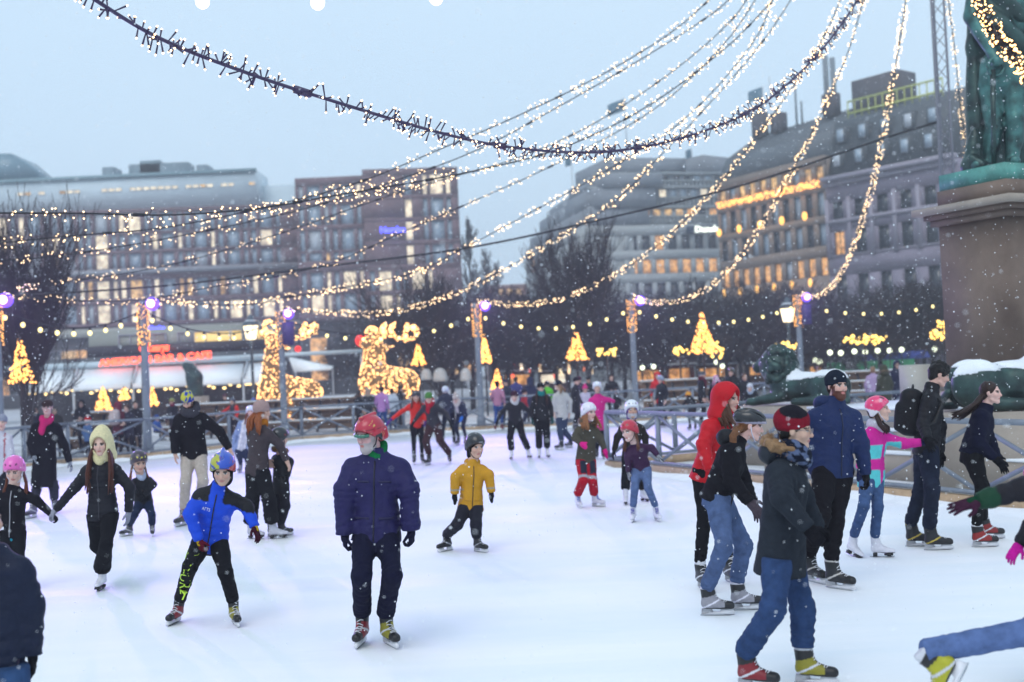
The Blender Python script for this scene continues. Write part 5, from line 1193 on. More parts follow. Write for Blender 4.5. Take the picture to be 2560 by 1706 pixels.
def skate_parts(kind, cols, scale):
    key = (kind, tuple(cols))
    if key in _skc: return _skc[key]
    geo = 'fig' if kind == 'fig' else 'hockey'; V, Q, f = _SK[geo]
    boot = mk_mesh('skate', V, Q, skate_cols(V, kind, cols), True); boot.materials.append(M_leather)
    lb = MB()
    for i in range(8):
        t = i/7; y = .072-.105*t; z0 = .10+.13*t; xs = np.linspace(-.026, .026, 7); row = []
        for k, xx in enumerate(xs):
            yy = y+.012*(k/6-.5)*(1 if i % 2 else -1)
            # march down onto the boot surface along its front normal
            d = nrm((0, .55, .83)); p = np.array((xx, yy, z0))+d*.06; 
            for _ in range(14): p = p-d*max(float(f(p[None].astype(np.float32))[0]), -.002)*.9
            row.append(p+d*.0025)
        lb.tube(row, .0034, 4)
    lace = lb.mesh('laces'); lace.materials.append(M_lace)
    h = MB(); bl = MB()
    if kind == 'fig':
        h.box((0, -.078, .034), (.05, .05, .032)); h.box((0, .075, .036), (.055, .10, .022)); h.box((0, -.078, .0135), (.012, .05, .009)); h.box((0, .08, .0190), (.012, .05, .0130)); bl.prism([(-.002, -.14, .002), (-.002, .10, .0), (-.002, .135, .004), (-.002, .142, .022), (-.002, .12, .0125), (-.002, -.14, .009)], (0, 0, 0), (.004, 0, 0)); hm = M_blackp
    else:
        pf = [(-.013, -.125, .068), (-.013, -.115, .030), (-.013, -.140, .014), (-.013, .135, .014), (-.013, .150, .030), (-.013, .128, .040), (-.013, .125, .066)]
        for q in ([(-.125, .066), (-.13, .014), (.15, .014), (.158, .032), (.13, .066), (.045, .066), (.028, .034), (-.025, .034), (-.04, .066)],):
            # solid holder with an open arch between the two pillars
            a = [(-.012, *p) for p in q]; n_ = len(a); k0 = h.n
            tri = [[0, 1, 7, 8], [1, 2, 6, 7], [2, 3, 4, 5], [2, 5, 6, 6]]
            Vv = np.array(a+[(.012, p[1], p[2]) for p in a]); 
            h.add(Vv, [[0, 1, 7, 8], [8+1, 7+9, 1+9, 0+9], [1, 2, 6, 7], [7+9, 6+9, 2+9, 1+9]]); h.f.setdefault(5, []).append(np.array([[2, 3, 4, 5, 6], [6+9, 5+9, 4+9, 3+9, 2+9]])+k0)
            h.f.setdefault(4, []).append(np.array([[i, i+9, (i+1) % 9+9, (i+1) % 9] for i in range(9)])+k0)
        bl.prism([(-.0016, -.142, .006), (-.0016, -.10, .0), (-.0016, .11, .0), (-.0016, .158, .010), (-.0016, .150, .0145), (-.0016, -.135, .0145)], (0, 0, 0), (.0032, 0, 0)); hm = M_holder
    hme = h.mesh('blade_holder'); hme.materials.append(hm); bme_ = bl.mesh('blade'); bme_.materials.append(M_blade)
    _skc[key] = (boot, lace, hme, bme_); return _skc[key]
def add_skate(root, M, kind, cols, scale, detail=True):
    b, la, h, bl = skate_parts(kind, cols, scale)
    o = link('skate', b, None, root); o.matrix_local = Matrix.Translation(-root.location) @ M @ Matrix.Diagonal((scale, scale, scale, 1))
    if detail: link('laces', la, None, o)
    link('blade_holder', h, None, o); link('blade', bl, None, o); return o
def add_shoe(root, M, col, scale):
    f = field([(cone((0, -.09, .045), (0, .12, .035), .042, .038), 0), (cone((0, -.06, .06), (0, -.06, .16), .042, .046), .03)], cuts=[((0, 0, 0), (0, 0, -1))]); V, Q = nets(f, .014)
    o = link('boot', mk_mesh('boot', V, Q, np.tile(colr(col), (len(V), 1)), True), M_leather, root); o.matrix_local = Matrix.Translation(-root.location) @ M @ Matrix.Diagonal((scale, scale, scale, 1))
# ---- headgear, in head space (scaled by hs)
def gear_helmet(kind, c1, c2, c3='#101014'):
    a, b_, d_ = colr(c1), colr(c2), colr(c3.replace('#S', '#16161c') if c3.startswith('#S') else c3)
    if kind == 'hockey':
        pr = [(ell((0, -.012, .046), (.098, .120, .098)), 0), (rbox((0, -.06, -.01), (.094, .062, .055), .03), .03), (ell((-.092, .0, -.012), (.014, .045, .045)), .015), (ell((.092, .0, -.012), (.014, .045, .045)), .015), (cone((-.06, .098, .045), (.06, .098, .045), .014, .014), .015), (cone((0, .06, .14), (0, -.09, .135), .016, .016), .012)]
        cuts = [((0, .0, -.075), (0, 0, -1)), ((0, .045, .012), nrm((0, .9, -1.15)))]; pr += [(ell((-.095, .012, -.03), (.05, .022, .02)), .01, '-'), (ell((.095, .012, -.03), (.05, .022, .02)), .01, '-')]
        def cf(V):
            C = np.tile(a, (len(V), 1)); x_, y_, z_ = V.T; m = (np.abs(np.sin(x_*38+2.4*np.sin(y_*26+z_*50))+.6*np.sin(y_*40-z_*30)) < .10) & (np.sin(x_*31+y_*27+z_*40) > .1); C[m] = b_; C[(np.abs(z_-.052-.1*y_) < .003)] = a*.35;
            if c3.startswith('#S'): C[(x_ > .012) & (np.sin(x_*70+y_*40)*np.sin(z_*80) > -.6)] = colr('#a8a832'); C[(x_ > .012) & (np.sin(x_*90+y_*60)*np.sin(z_*90+y_*50) > .5)] = colr('#2a3a70'); C[(x_ < -.02) & (z_ < .055) & (y_ > -.05)] = colr('#b02a28')
            C[(np.abs(V[:, 0]) > .088) & (np.abs(V[:, 1]) < .03) & (V[:, 2] < .01)] = d_; return C
    elif kind == 'bike':
        pr = [(ell((0, -.02, .060), (.096, .142, .088)), 0)]
        for i in range(5):
            x = (i-2)*.036; pr.append((cone((x*.6, .12, .075), (x, -.02, .155-abs(i-2)*.014), .0075, .009), .006, '-')); pr.append((cone((x, -.03, .158-abs(i-2)*.016), (x*.8, -.15, .085), .008, .010), .006, '-'))
        pr.append((cone((-.05, .115, .042), (.05, .115, .042), .012, .012), .02)); cuts = [((0, 0, .015), nrm((0, .22, -1)))]
        def cf(V): C = np.tile(a, (len(V), 1)); C[V[:, 2]-.22*V[:, 1] < .036] = b_; return C
    elif kind == 'ski':
        pr = [(ell((0, -.010, .045), (.100, .122, .100)), 0), (rbox((0, -.035, -.02), (.098, .050, .050), .03), .03), (cone((-.06, .098, .035), (.06, .098, .035), .010, .010), .02)]; cuts = [((0, 0, -.065), (0, 0, -1)), ((0, .040, .012), nrm((0, .9, -1.0)))]
        def cf(V): C = np.tile(a, (len(V), 1)); C[V[:, 2] < -.005-.25*V[:, 1]] = b_; C[((np.abs(np.abs(V[:, 0])-.045) < .012) & (np.abs(V[:, 1]-.045) < .022) & (V[:, 2] > .09))] = d_; return C
    else:  # round skate dome
        pr = [(ell((0, -.008, .045), (.100, .120, .102)), 0), (rbox((0, -.03, -.010), (.095, .055, .05), .03), .03)]; cuts = [((0, 0, -.050), (0, 0, -1)), ((0, .055, .022), nrm((0, .75, -1.0)))]
        def cf(V):
            C = np.tile(a, (len(V), 1)); C[V[:, 2] < .004] = b_
            for vx in (-.05, 0, .05): C[(((V[:, 0]-vx)/.010)**2+((V[:, 2]-.098)/.008)**2 < 1) & (V[:, 1] > 0)] = d_
            C[((np.abs(V[:, 0]) > .085) & ((V[:, 1]/.012)**2+((V[:, 2]-.05)/.010)**2 < 1))] = d_; return C
    return field(pr, cuts), cf
def gear_beanie(c1, c2=None, band=None, slouch=0, stripes=0):
    a = colr(c1); b_ = colr(c2 or c1); bd = colr(band or c1)
    pr = [(ell((0, -.018-.02*slouch, .052+.012*slouch), (.090, .110+.012*slouch, .096+.014*slouch)), 0), (ell((0, -.010, .016), (.088, .108, .030)), .012)]; cuts = [((0, .09, .036), nrm((0, .38, -1))), ]
    def cf(V):
        C = np.tile(a, (len(V), 1))
        if stripes: m = np.sin((V[:, 2]*.9+V[:, 0]*.5+V[:, 1]*.15)*stripes) > 0; C[m] = b_
        elif c2: C[np.sin(V[:, 0]*60+V[:, 2]*40)*np.sin(V[:, 1]*50+V[:, 2]*30)+.25 > .3] = b_
        C[V[:, 2] < .045] = bd if band else C[V[:, 2] < .045]; return C
    return field(pr, cuts, disp=wrinkle(.004, 40, 2)), cf
def gear_hood(c1, tip=0, trim=None, neck=1):
    a = colr(c1)
    pr = [(ell((0, -.025, .025), (.118, .138, .142)), 0), (cone((0, -.04, -.05), (0, -.06, -.15), .112, .128), .05)]
    if tip: pr.append((ell((0, -.05, .12), (.06, .08, .075)), .06))
    pr += [(ell((0, .10, -.005), (.078, .095, .112)), .018, '-'), (ell((0, .02, -.01), (.080, .09, .10)), .01, '-')]
    def cf(V):
        C = np.tile(a, (len(V), 1))
        if trim: C[(V[:, 1] > .045)] = colr(trim)
        return C
    return field(pr, [((0, 0, -.19), (0, 0, -1))], disp=wrinkle(.008, 16, 4)), cf
# ---------------------------------------------------------------- builder
def basis_from(z, x):
    z = nrm(z); x = np.asarray(x, float); x = nrm(x-(x@z)*z); y = np.cross(z, x); return np.array([x, y, z])
def build_person(J, o):
    """J: joint positions (world); o: outfit options"""
    s = o['H']/1.78; Z = J['pelvis'][1]; h = float(np.clip(.0010*Z+.004, .0125, .034)) if 'res' not in o else o['res']; lo = Z > 22
    base = np.array((J['pelvis'][0], J['pelvis'][1], 0)); root = empty('person', base); tag(root, o['label'], 'person', o.get('group', 'skaters on the ice')); off = base
    up = nrm(J['neck']-J['pelvis']); lat = J['sb']-J['sa']; R = basis_from(up, -lat); fwd = R[1]*-1
    # R rows: x = towards person's right?  make y point forward
    R = basis_from(up, lat); 
    if R[1]@J['fwd'] < 0: R = np.array([-R[0], -R[1], R[2]])
    L = np.linalg.norm(J['neck']-J['pelvis']); bk = o.get('bulk', 1.0)
    seed = o.get('seed', int(abs(base[0]*131+base[1]*17)) % 997)
    def skin_(nm, fl, hh, m, cf=None, col=None): return sdf_obj(nm, fl, hh, m, root, cf, col)
    # ---------------- trousers
    lr = o.get('leg', (.088, .062, .052)); lr = tuple(x*s for x in lr); pc = colr(o.get('pants', '#15151c'))
    pr = [(prof(J['pelvis'], R, [(-.13*s, .120*s, .10*s, 0), (-.02*s, .160*s, .118*s, 0), (.10*s, .150*s, .112*s, 0), (.16*s, .13*s, .10*s, 0)]), 0)]
    for k in 'ab':
        hp, kn, an = J['h'+k], J['k'+k], J['an'+k]; pr += [(cone(hp, kn, lr[0], lr[1]), .04*s), (cone(kn, an, lr[1]*1.02, lr[2]), .025*s), (cone(hp+np.array((0,0,.02*s)), hp*.5+kn*.5, lr[0]*1.04, lr[0]*.86), .04*s)]
    cuts = []; shin = {k: nrm(J['an'+k]-J['k'+k]) for k in 'ab'}
    pw = o.get('pwr', .010)*s*(.0 if lo else 1); jl = []
    for k in 'ab':
        th, sh_ = J['k'+k]-J['h'+k], J['an'+k]-J['k'+k]; jl += [(J['k'+k], th, pw*.75, .055*s, .15*s), (J['an'+k]-nrm(sh_)*.06*s, sh_, pw*.95, .045*s, .13*s), (J['h'+k]*.8+J['k'+k]*.2, th+R[0]*.25, pw*.55, .07*s, .16*s), (J['k'+k]*.5+J['an'+k]*.5, sh_+R[0]*.12, pw*.6, .07*s, .15*s)]
    f0, l0, h0 = field(pr, disp=folds(jl, seed, wrinkle(pw*.35, 30, seed)))
    ankz = {k: J['an'+k] for k in 'ab'}
    top_ = J['pelvis']+R[2]*(o.get('hem', -.10)*s+(.085+.40*math.hypot(R[2][0], R[2][1]))*s)
    def ftr(P):
        d = np.maximum(f0(P), (P-top_)@R[2])
        ca = (P-ankz['a'])@shin['a']; cb = (P-ankz['b'])@shin['b']; na = ((P-ankz['a'])**2).sum(-1); nb = ((P-ankz['b'])**2).sum(-1)
        return np.where((na < nb) & (na < .06), np.maximum(d, ca), np.where(nb < .06, np.maximum(d, cb), d))
    pf = o.get('pantsfn'); tcol = (lambda V: pf(V, J, s, R)) if pf else None
    skin_('trousers', (ftr, l0, h0), h, {'denim': M_denim, 'nylon': M_nylon}.get(o.get('pmat'), M_cloth), tcol, o.get('pants', '#15151c'))
    # ---------------- jacket
    hem = o.get('hem', -.10)*s; q = o.get('quilt', 0); qa = .017*s if q else 0; st = o.get('sleeve', 1.0)*bk; flare = o.get('flare', 1.0)
    hwm = .081*s+lr[0]*1.02+.012*s; hdm = lr[0]*1.06+.032*s
    tb = [(hem, .168*s*bk*flare*(1.06 if hem < -.2 else 1), .128*s*bk*flare*(1.1 if hem < -.2 else 1), 0), (0, .168*s*bk*(1+.3*(flare-1)), .128*s*bk, 0), (L*.40, .150*s*bk, .118*s*bk, .0), (L*.70, .166*s*bk, .126*s*bk, .005), (L*.88, .150*s*bk, .112*s*bk, -.005), (L*.97, .085*s*bk, .082*s*bk, -.002), (L*1.02+.015*s, .066*s*bk, .070*s*bk, .006), (L+.05*s+o.get('collar', .02)*s, .066*s, .072*s, .012)]
    tb[0] = (tb[0][0], max(tb[0][1], hwm), max(tb[0][2], hdm), 0); tb[1] = (0, max(tb[1][1], hwm*.97), max(tb[1][2], hdm), 0)
    pr = [(prof(J['pelvis'], R, tb, q, qa), 0)]
    for k in 'ab':
        sh, el_, wr = J['s'+k], J['e'+k], J['w'+k]; pr += [(cone(sh, el_, .068*s*st, .056*s*st, q, qa*.8), .07*s), (cone(el_, wr, .059*s*st, o.get('cuff', .044)*s*st, q, qa*.8), .03*s), (cone(sh, J['neck']+.035*up*s, .056*s*bk, .045*s), .05*s)]
    jw = o.get('jwr', .011)*s*(.0 if lo else 1); jl = []
    for k in 'ab':
        ua, fa_ = J['e'+k]-J['s'+k], J['w'+k]-J['e'+k]; jl += [(J['e'+k], ua, jw*.8, .06*s, .13*s), (J['w'+k]*.8+J['e'+k]*.2, fa_, jw*.75, .05*s, .10*s), (J['s'+k]*.8+J['pelvis']*.2, ua+R[0]*.3, jw*.7, .075*s, .14*s), (J['s'+k]*.5+J['e'+k]*.5, ua, jw*.45, .08*s, .12*s)]
    jl += [(J['pelvis']+R[2]*L*.12+R[0]*.1*s, R[2]+R[0]*.3, jw*.7, .07*s, .17*s), (J['pelvis']+R[2]*L*.16-R[0]*.1*s, R[2]-R[0]*.3, jw*.7, .08*s, .17*s), (J['pelvis']+R[2]*L*.6, R[0]+R[2]*.5, jw*.35, .11*s, .2*s), (J['pelvis']+R[2]*hem*.6, R[0], jw*.45, .12*s, .25*s)]
    f1, l1_, h1_ = field(pr, disp=folds(jl, seed+3, wrinkle(jw*.4, o.get('jws', 26), seed+3)))
    wd = {k: nrm(J['w'+k]-J['e'+k]) for k in 'ab'}; wp = {k: J['w'+k]+wd[k]*.012 for k in 'ab'}; ph = J['pelvis']+R[2]*hem
    def fj(P):
        d = np.maximum(f1(P), -((P-ph)@R[2]))
        for k in 'ab':
            n2 = ((P-wp[k])**2).sum(-1); d = np.where(n2 < .012, np.maximum(d, (P-wp[k])@wd[k]), d)
        return d
    jf = o.get('jacketfn'); jcol = (lambda V: jf(V, J, s, R)) if jf else None
    skin_('jacket', (fj, l1_, h1_), h, {'cloth': M_cloth, 'denim': M_denim, 'knit': M_knit}.get(o.get('jmat'), M_nylon), jcol, o.get('jacket', '#15151c'))
    J['_fj'], J['_ft'] = fj, f0
    # front details: zip, pockets, hem band – thin tubes laid on the jacket
    if o.get('zip') and not lo:
        zp = MB()
        pts = []
        for t in np.linspace(hem+.02, L*.98, 16):
            p = J['pelvis']+R[2]*t+R[1]*.30+R[0]*o.get('zipx', 0)*s
            for _ in range(20): p = p-R[1]*max(float(fj(p[None].astype(np.float32))[0]), -.002)*.8
            pts.append(p+R[1]*.003)
        ob = zp.tube(pts, .006, 5).build('zip', mat('zip_'+o['zip'].strip('#'), o['zip'], .5), root)
    if o.get('pockets') and not lo:
        for sx, tz, w_, hh in o['pockets']:
            pts = []
            for u in np.linspace(-1, 1, 6):
                p = J['pelvis']+R[2]*tz*L+R[0]*(sx+u*w_)*s+R[1]*.32
                for _ in range(20): p = p-R[1]*max(float(fj(p[None].astype(np.float32))[0]), -.002)*.8
                pts.append(p+R[1]*.002)
            MB().tube(pts, hh*s, 4).build('pocket_flap', mat('flap_'+o.get('jacket', '#15151c').strip('#'), np.array(colr(o.get('jacket', '#15151c')))*.75, .7), root)
    # ---------------- body: head + neck (fine), trunk and limbs under the clothes, hands
    hs = o.get('head', 1.0)*(.93+.07*s); hh = float(np.clip(.0006*Z+.001, .0058, .02))
    yaw, pit, rol = [math.radians(x) for x in o.get('look', (0, 0, 0))]
    fd = np.array((math.sin(yaw)*math.cos(pit), -math.cos(yaw)*math.cos(pit), math.sin(pit))); rt = nrm(np.cross(fd, (0, 0, 1))); upv = np.cross(rt, fd)
    if rol: rt, upv = rt*math.cos(rol)+upv*math.sin(rol), upv*math.cos(rol)-rt*math.sin(rol)
    HR = np.array([rt, fd, upv]); HC = J['head']; toW = lambda V: (V*hs)@HR+HC
    nk = ((J['neck']-HC)@HR.T)/hs; skin = o.get('skin', SKIN)
    hp_ = head_field(o.get('beard') is not None and 1 or 0, mouth=o.get('mouth', 0))+[(cone((0, -.022, -.06), nk, .050, .055), .02)]
    HV, HQ = nets(field(hp_), hh)
    HCo = head_cols(HV, skin, o.get('brow', (.06, .035, .025)), o.get('beard'), o.get('mouth', 0), lip=o.get('lip', LIP)); Vs = [toW(HV)]; Qs = [HQ]; Cs = [HCo]; n0 = len(HV)
    core = [(cone(J['pelvis'], J['neck'], .09*s, .07*s), 0)]
    for k in 'ab': core += [(cone(J['pelvis'], J['h'+k], .07*s, .06*s), .03), (cone(J['h'+k], J['k'+k], .058*s, .042*s), .03), (cone(J['k'+k], J['an'+k], .042*s, .032*s), .02), (cone(J['neck'], J['s'+k], .045*s, .042*s), .03), (cone(J['s'+k], J['e'+k], .040*s, .034*s), .02), (cone(J['e'+k], J['e'+k]*.12+J['w'+k]*.88, .034*s, .026*s), .02)]
    CV, CQ = nets(field(core), .034 if not lo else .05); Vs.append(CV); Qs.append(CQ+n0); Cs.append(np.where(((CV[:, 2] > J['pelvis'][2]) | (np.abs((CV-J['pelvis'])@R[0]) > .15*s))[:, None], colr(o.get('jacket', '#15151c'))[None], pc[None])); n0 += len(CV)
    gl = o.get('gloves'); 
    for k in 'ab':
        kind = o.get('hand'+k, 'relax'); kind = 'lo' if lo and kind != 'mitt' else kind
        if kind == 'none': continue
        d = J.get('hd'+k, wd[k]); inward = (J['pelvis']+J['neck'])*.5-J['w'+k]
        hV, hQ = hand_geo(kind, J['w'+k]+wd[k]*.012, d, J.get('palm'+k, inward), J['fwd'], s*(1.06 if gl else 1.0)*o.get('hscale', 1.0))
        if gl:
            gc = gl[0 if k == 'a' else -1] if isinstance(gl, (list, tuple)) else gl; gcs = np.tile(colr(gc), (len(hV), 1))
            if o.get('gstripe'): gcs[np.sin(((hV-J['w'+k])@np.cross(d, J['fwd']))*330) > .1] = colr(o['gstripe'])
            cfV, cfQ = nets(field([(cone(J['w'+k]-wd[k]*.01, J['w'+k]+wd[k]*.045*s, .036*s, .033*s), 0)]), max(.012, h*.8))
            hV2 = np.vstack([hV, cfV]); hQ2 = np.vstack([hQ, cfQ+len(hV)]); gcs = np.vstack([gcs, np.tile(colr(o.get('gcuff', gc)), (len(cfV), 1))])
            link('glove', mk_mesh('glove', hV2-off, hQ2, gcs, True), M_knit, root)
        else: Vs.append(hV); Qs.append(hQ+n0); Cs.append(np.tile(colr(skin), (len(hV), 1))); n0 += len(hV)
    link('body', mk_mesh('body', np.vstack(Vs)-off, np.vstack(Qs), np.vstack(Cs), True), M_skin, root)
    def head_part(nm, fl_cf, m, res=None):
        fl, cf = fl_cf; V, Q = nets(fl, res or max(hh, .007))
        return link(nm, mk_mesh(nm, toW(V)-off, Q, cf(V), True), m, root)
    def head_tube(nm, pts, r, m): return MB().tube([toW(np.array(p)) for p in pts], r*hs, 5).build(nm, m, root)
    # ---------------- hair
    hc = o.get('hair')
    if hc:
        kind = o.get('hairkind', 'short'); C1 = colr(hc)
        pr = [(ell((0, -.026, .040), (.083, .098, .090)), 0), (ell((0, -.060, -.02), (.068, .05, .07)), .03)]; cuts = [((0, .062, .03), nrm((0, 1, -.62)))]
        if kind == 'curly':
            rg = np.random.default_rng(3)
            for i in range(44): v = nrm(rg.normal(size=3)*np.array((1, 1, .8))+np.array((0, -.1, .55))); pr.append((ell(np.array((0, -.018, .045))+v*np.array((.082, .095, .09)), (.022,)*3), .012))
            cuts = [((0, .085, .045), nrm((0, 1, -.75)))]
        if kind != 'under': 
            fl = field(pr, cuts, disp=wrinkle(.005, 60, 2, (2, 2, .6)))
            head_part('hair', (fl, lambda V: np.tile(C1, (len(V), 1))), M_hair)
        if kind in ('long', 'under', 'back', 'pig'):
            Ls = o.get('hairlen', .34)*s; mbh = MB(); rg = np.random.default_rng(5); P0, P1, A0, A1 = [], [], [], []; blow = np.asarray(o.get('blow', (0, 0, 0)), float)
            locks = 26 if not lo else 9
            for i in range(locks):
                side = -1 if i % 2 else 1; a = rg.uniform(.0, 1.0); 
                if kind == 'back': st_ = np.array((side*.078*rg.random(), -.045-.045*rg.random(), -.01)); sp = np.array((side*.03, -.04, 0))
                elif kind == 'pig': st_ = np.array((side*.075, -.02*rg.random()-.01, -.045)); sp = np.array((side*.012, .02, 0))
                else: st_ = np.array((side*(.074-.02*a), .03-.09*a, -.02)); sp = np.array((side*.02, .035-.06*a, 0))
                p = toW(st_); q = toW(st_+sp+np.array((0, 0, -.06))); e = toW(st_+sp*1.6+np.array((0, 0, -.10)))
                # hang in front of / behind the jacket following gravity
                dr = np.array((0, 0, -1.)); lat_ = nrm(HR[0])*side; t1 = e+dr*Ls*.45+lat_*.015+blow*Ls*.5+rg.normal(0, .008, 3); t2 = e+dr*Ls*rg.uniform(.75, 1.05)+lat_*.02+blow*Ls*1.1+rg.normal(0, .014, 3)
                if kind in ('long', 'under', 'pig') and o.get('hairfront', 1): t1 = t1+J['fwd']*(.055*s+.05*L*0); t2 = t2+J['fwd']*.075*s
                mbh.tube([p, q, e, t1, t2], np.array((.014, .018, .018, .015, .004))*s*1.1, 6)
            nm = 'long_hair'; me = mbh.mesh(nm, True, off); ca = me.color_attributes.new('Col', 'FLOAT_COLOR', 'POINT'); n_ = len(me.vertices); cc = np.ones((n_, 4), np.float32); cc[:, :3] = C1; ca.data.foreach_set('color', cc.ravel()); link(nm, me, M_hair, root)
    # ---------------- headgear
    hg = o.get('helmet')
    if hg:
        head_part('helmet', gear_helmet(*hg), M_shell); sc_ = mat('strap_black', (.02, .02, .025), .7) if not o.get('strapw') else mat('strap_white', (.6, .58, .68), .6)
        for sx in (-1, 1): head_tube('chin_strap', [(sx*.082, .0, .0), (sx*.074, .022, -.06), (sx*.040, .052, -.108), (0, .064, -.122)], .0052, sc_)
    if o.get('beanie'): 
        bo = head_part('beanie', gear_beanie(*o['beanie']), M_knit)
    if o.get('pompom'): 
        V, Q = nets(field([(ell((0, -.03, .165), (.042, .042, .042)), 0)], disp=wrinkle(.01, 60, 3)), max(hh, .01)); link('pompom', mk_mesh('pompom', toW(V)-off, Q, np.tile(colr(o['pompom']), (len(V), 1)), True), M_knit, root)
    if o.get('cap'):
        c_ = colr(o['cap']); fl = field([(ell((0, -.015, .062), (.092, .112, .068)), 0), (ell((0, .085, .040), (.070, .062, .012)), .012)], [((0, 0, .026), (0, 0, -1))]); head_part('cap', (fl, lambda V: np.tile(c_, (len(V), 1))), M_knit)
    if o.get('hood'): head_part('hood', gear_hood(*o['hood']), M_nylon if o.get('hoodmat') != 'cloth' else M_knit)
    if o.get('mask'):
        c_ = colr(o['mask']); fl = field([(ell((0, .028, -.058), (.066, .066, .048)), 0), (ell((0, 0, -.09), (.07, .08, .05)), .03)]); head_part('face_warmer', (fl, lambda V: np.tile(c_, (len(V), 1))), M_knit)
    if o.get('inner'):
        c_ = colr(o['inner']); fl = field([(ell((0, -.012, .030), (.083, .101, .088)), 0), (cone((0, -.03, -.03), (0, -.03, -.10), .08, .075), .03), (ell((0, .085, -.025), (.058, .05, .070)), .012, '-')]); head_part('balaclava', (fl, lambda V: np.tile(c_, (len(V), 1))), M_knit)
    if o.get('glasses'):
        g = MB()
        for sx in (-1, 1): g.tube([toW(np.array((sx*.031+.021*math.cos(t), .104-.008*abs(math.cos(t))*0, .002+.016*math.sin(t)))) for t in np.linspace(0, 6.283, 13)], .0022, 4); g.tube([toW(np.array(p)) for p in ((sx*.052, .102, .006), (sx*.076, .06, .008), (sx*.080, -.005, .008))], .002, 4)
        g.tube([toW(np.array((-.010, .106, .004))), toW(np.array((.010, .106, .004)))], .002, 4); g.build('glasses', mat('glasses_frame', (.25, .22, .22), .3, .5), root)
    if o.get('goggle'): head_tube('visor', [(-.07, .070, .018), (-.035, .106, .020), (0, .114, .020), (.035, .106, .020), (.07, .070, .018)], .016, mat('visor_green', (.02, .14, .09), .15, coat=.6))
    # ---------------- scarf / collar
    if o.get('scarf'):
        c_ = colr(o['scarf'][0]); c2_ = colr(o['scarf'][-1]); fat = o.get('scarffat', 1.0); n_ = J['neck']+R[2]*.045*s+R[1]*.012
        pr = []
        ths = np.linspace(0, 6.283, 13)
        ring = [n_+R[0]*.078*s*fat*math.cos(t)+R[1]*.085*s*fat*math.sin(t)+R[2]*(.022*s*math.sin(t*2+.5)-.028*s*math.sin(t)) for t in ths]
        for p, q_ in zip(ring[:-1], ring[1:]): pr.append((cone(p, q_, .036*s*fat, .036*s*fat), .02))
        ring2 = [p+R[2]*.04*s*fat for p in ring]
        for p, q_ in zip(ring2[:-1], ring2[1:]): pr.append((cone(p, q_, .030*s*fat, .030*s*fat), .015))
        if o.get('scarftail'): pr += [(cone(n_+R[1]*.10*s-R[2]*.03*s, n_+R[1]*.145*s-R[2]*o['scarftail']*s+R[0]*.02*s, .045*s, .028*s), .03), (cone(n_+R[1]*.10*s-R[2]*.03*s+R[0]*.03*s, n_+R[1]*.14*s-R[2]*o['scarftail']*.8*s+R[0]*.05*s, .035*s, .025*s), .03)]
        fl = field(pr, disp=wrinkle(.010, 22, seed+1)); kk = o.get('scarfcheck', 0)
        def cf(V):
            C = np.tile(c_, (len(V), 1))
            if kk: C[(np.sin(V[:, 0]*kk+V[:, 2]*kk*.6) > .45) ^ (np.sin(V[:, 2]*kk*1.1-V[:, 1]*kk*.5) > .5)] = c2_
            return C
        sdf_obj('scarf', fl, max(.012, h*.9), M_knit, root, cf)
    if o.get('hoodback'):
        c_ = o['hoodback']; n_ = J['neck']-R[1]*.07*s+R[2]*.02*s; fl = field([(ell(n_-R[1]*.03*s, np.array((.13, .085, .075))*s, R), 0), (ell(n_+R[2]*.03*s+R[0]*.07*s, np.array((.06, .09, .05))*s, R), .04), (ell(n_+R[2]*.03*s-R[0]*.07*s, np.array((.06, .09, .05))*s, R), .04)], disp=wrinkle(.010, 14, seed+5)); sdf_obj('folded_hood', fl, h, M_nylon, root, None, c_)
    if o.get('furhood'):
        n_ = J['neck']-R[1]*.05*s+R[2]*.06*s; pr = []
        ths = np.linspace(-2.6, 2.6, 14)+math.pi*1.5
        pts = [n_+R[0]*.125*s*math.cos(t)+R[1]*(.11*s*math.sin(t)+.02)+R[2]*.03*s*(1-math.sin(t)) for t in ths]; rg = np.random.default_rng(1); fp0, fp1 = [], []
        for p, q_ in zip(pts[:-1], pts[1:]): pr.append((cone(p, q_, .038*s, .038*s), .01))
        fo = sdf_obj('fur_trim', field(pr, disp=wrinkle(.016, 60, 8)), max(.011, h*.8), M_hair, root, None, o['furhood'])
        if not lo:
            for i in range(700): p = pts[rg.integers(len(pts))]+rg.normal(0, .018, 3)*s; d = nrm(rg.normal(size=3)); fp0.append(p); fp1.append(p+d*.055*s)
            V, Fq = seg_arrays(fp0, fp1, .0025, .0006, 3); link('fur_tufts', mk_mesh('fur_tufts', V-off, Fq, np.tile(colr(o['furhood']), (len(V), 1)), False), M_hair, root)['kind'] = 'stuff'
    if o.get('backpack'):
        cB = J['pelvis']+R[2]*L*.62-R[1]*.185*s; fl = field([(rbox(cB, np.array((.165, .11, .245))*s, .085*s, R), 0), (rbox(cB-R[1]*.10*s-R[2]*.06*s, np.array((.13, .05, .15))*s, .04*s, R), .04)], disp=wrinkle(.008, 14, 3)); bo = sdf_obj('backpack', fl, h, M_nylon, root, None, o['backpack'])
        MB().tube([cB+R[2]*.24*s+R[0]*.05*s, cB+R[2]*.285*s, cB+R[2]*.24*s-R[0]*.05*s], .012, 6).build('carry_loop', mat('webbing', (.02, .02, .022), .8), root, True)
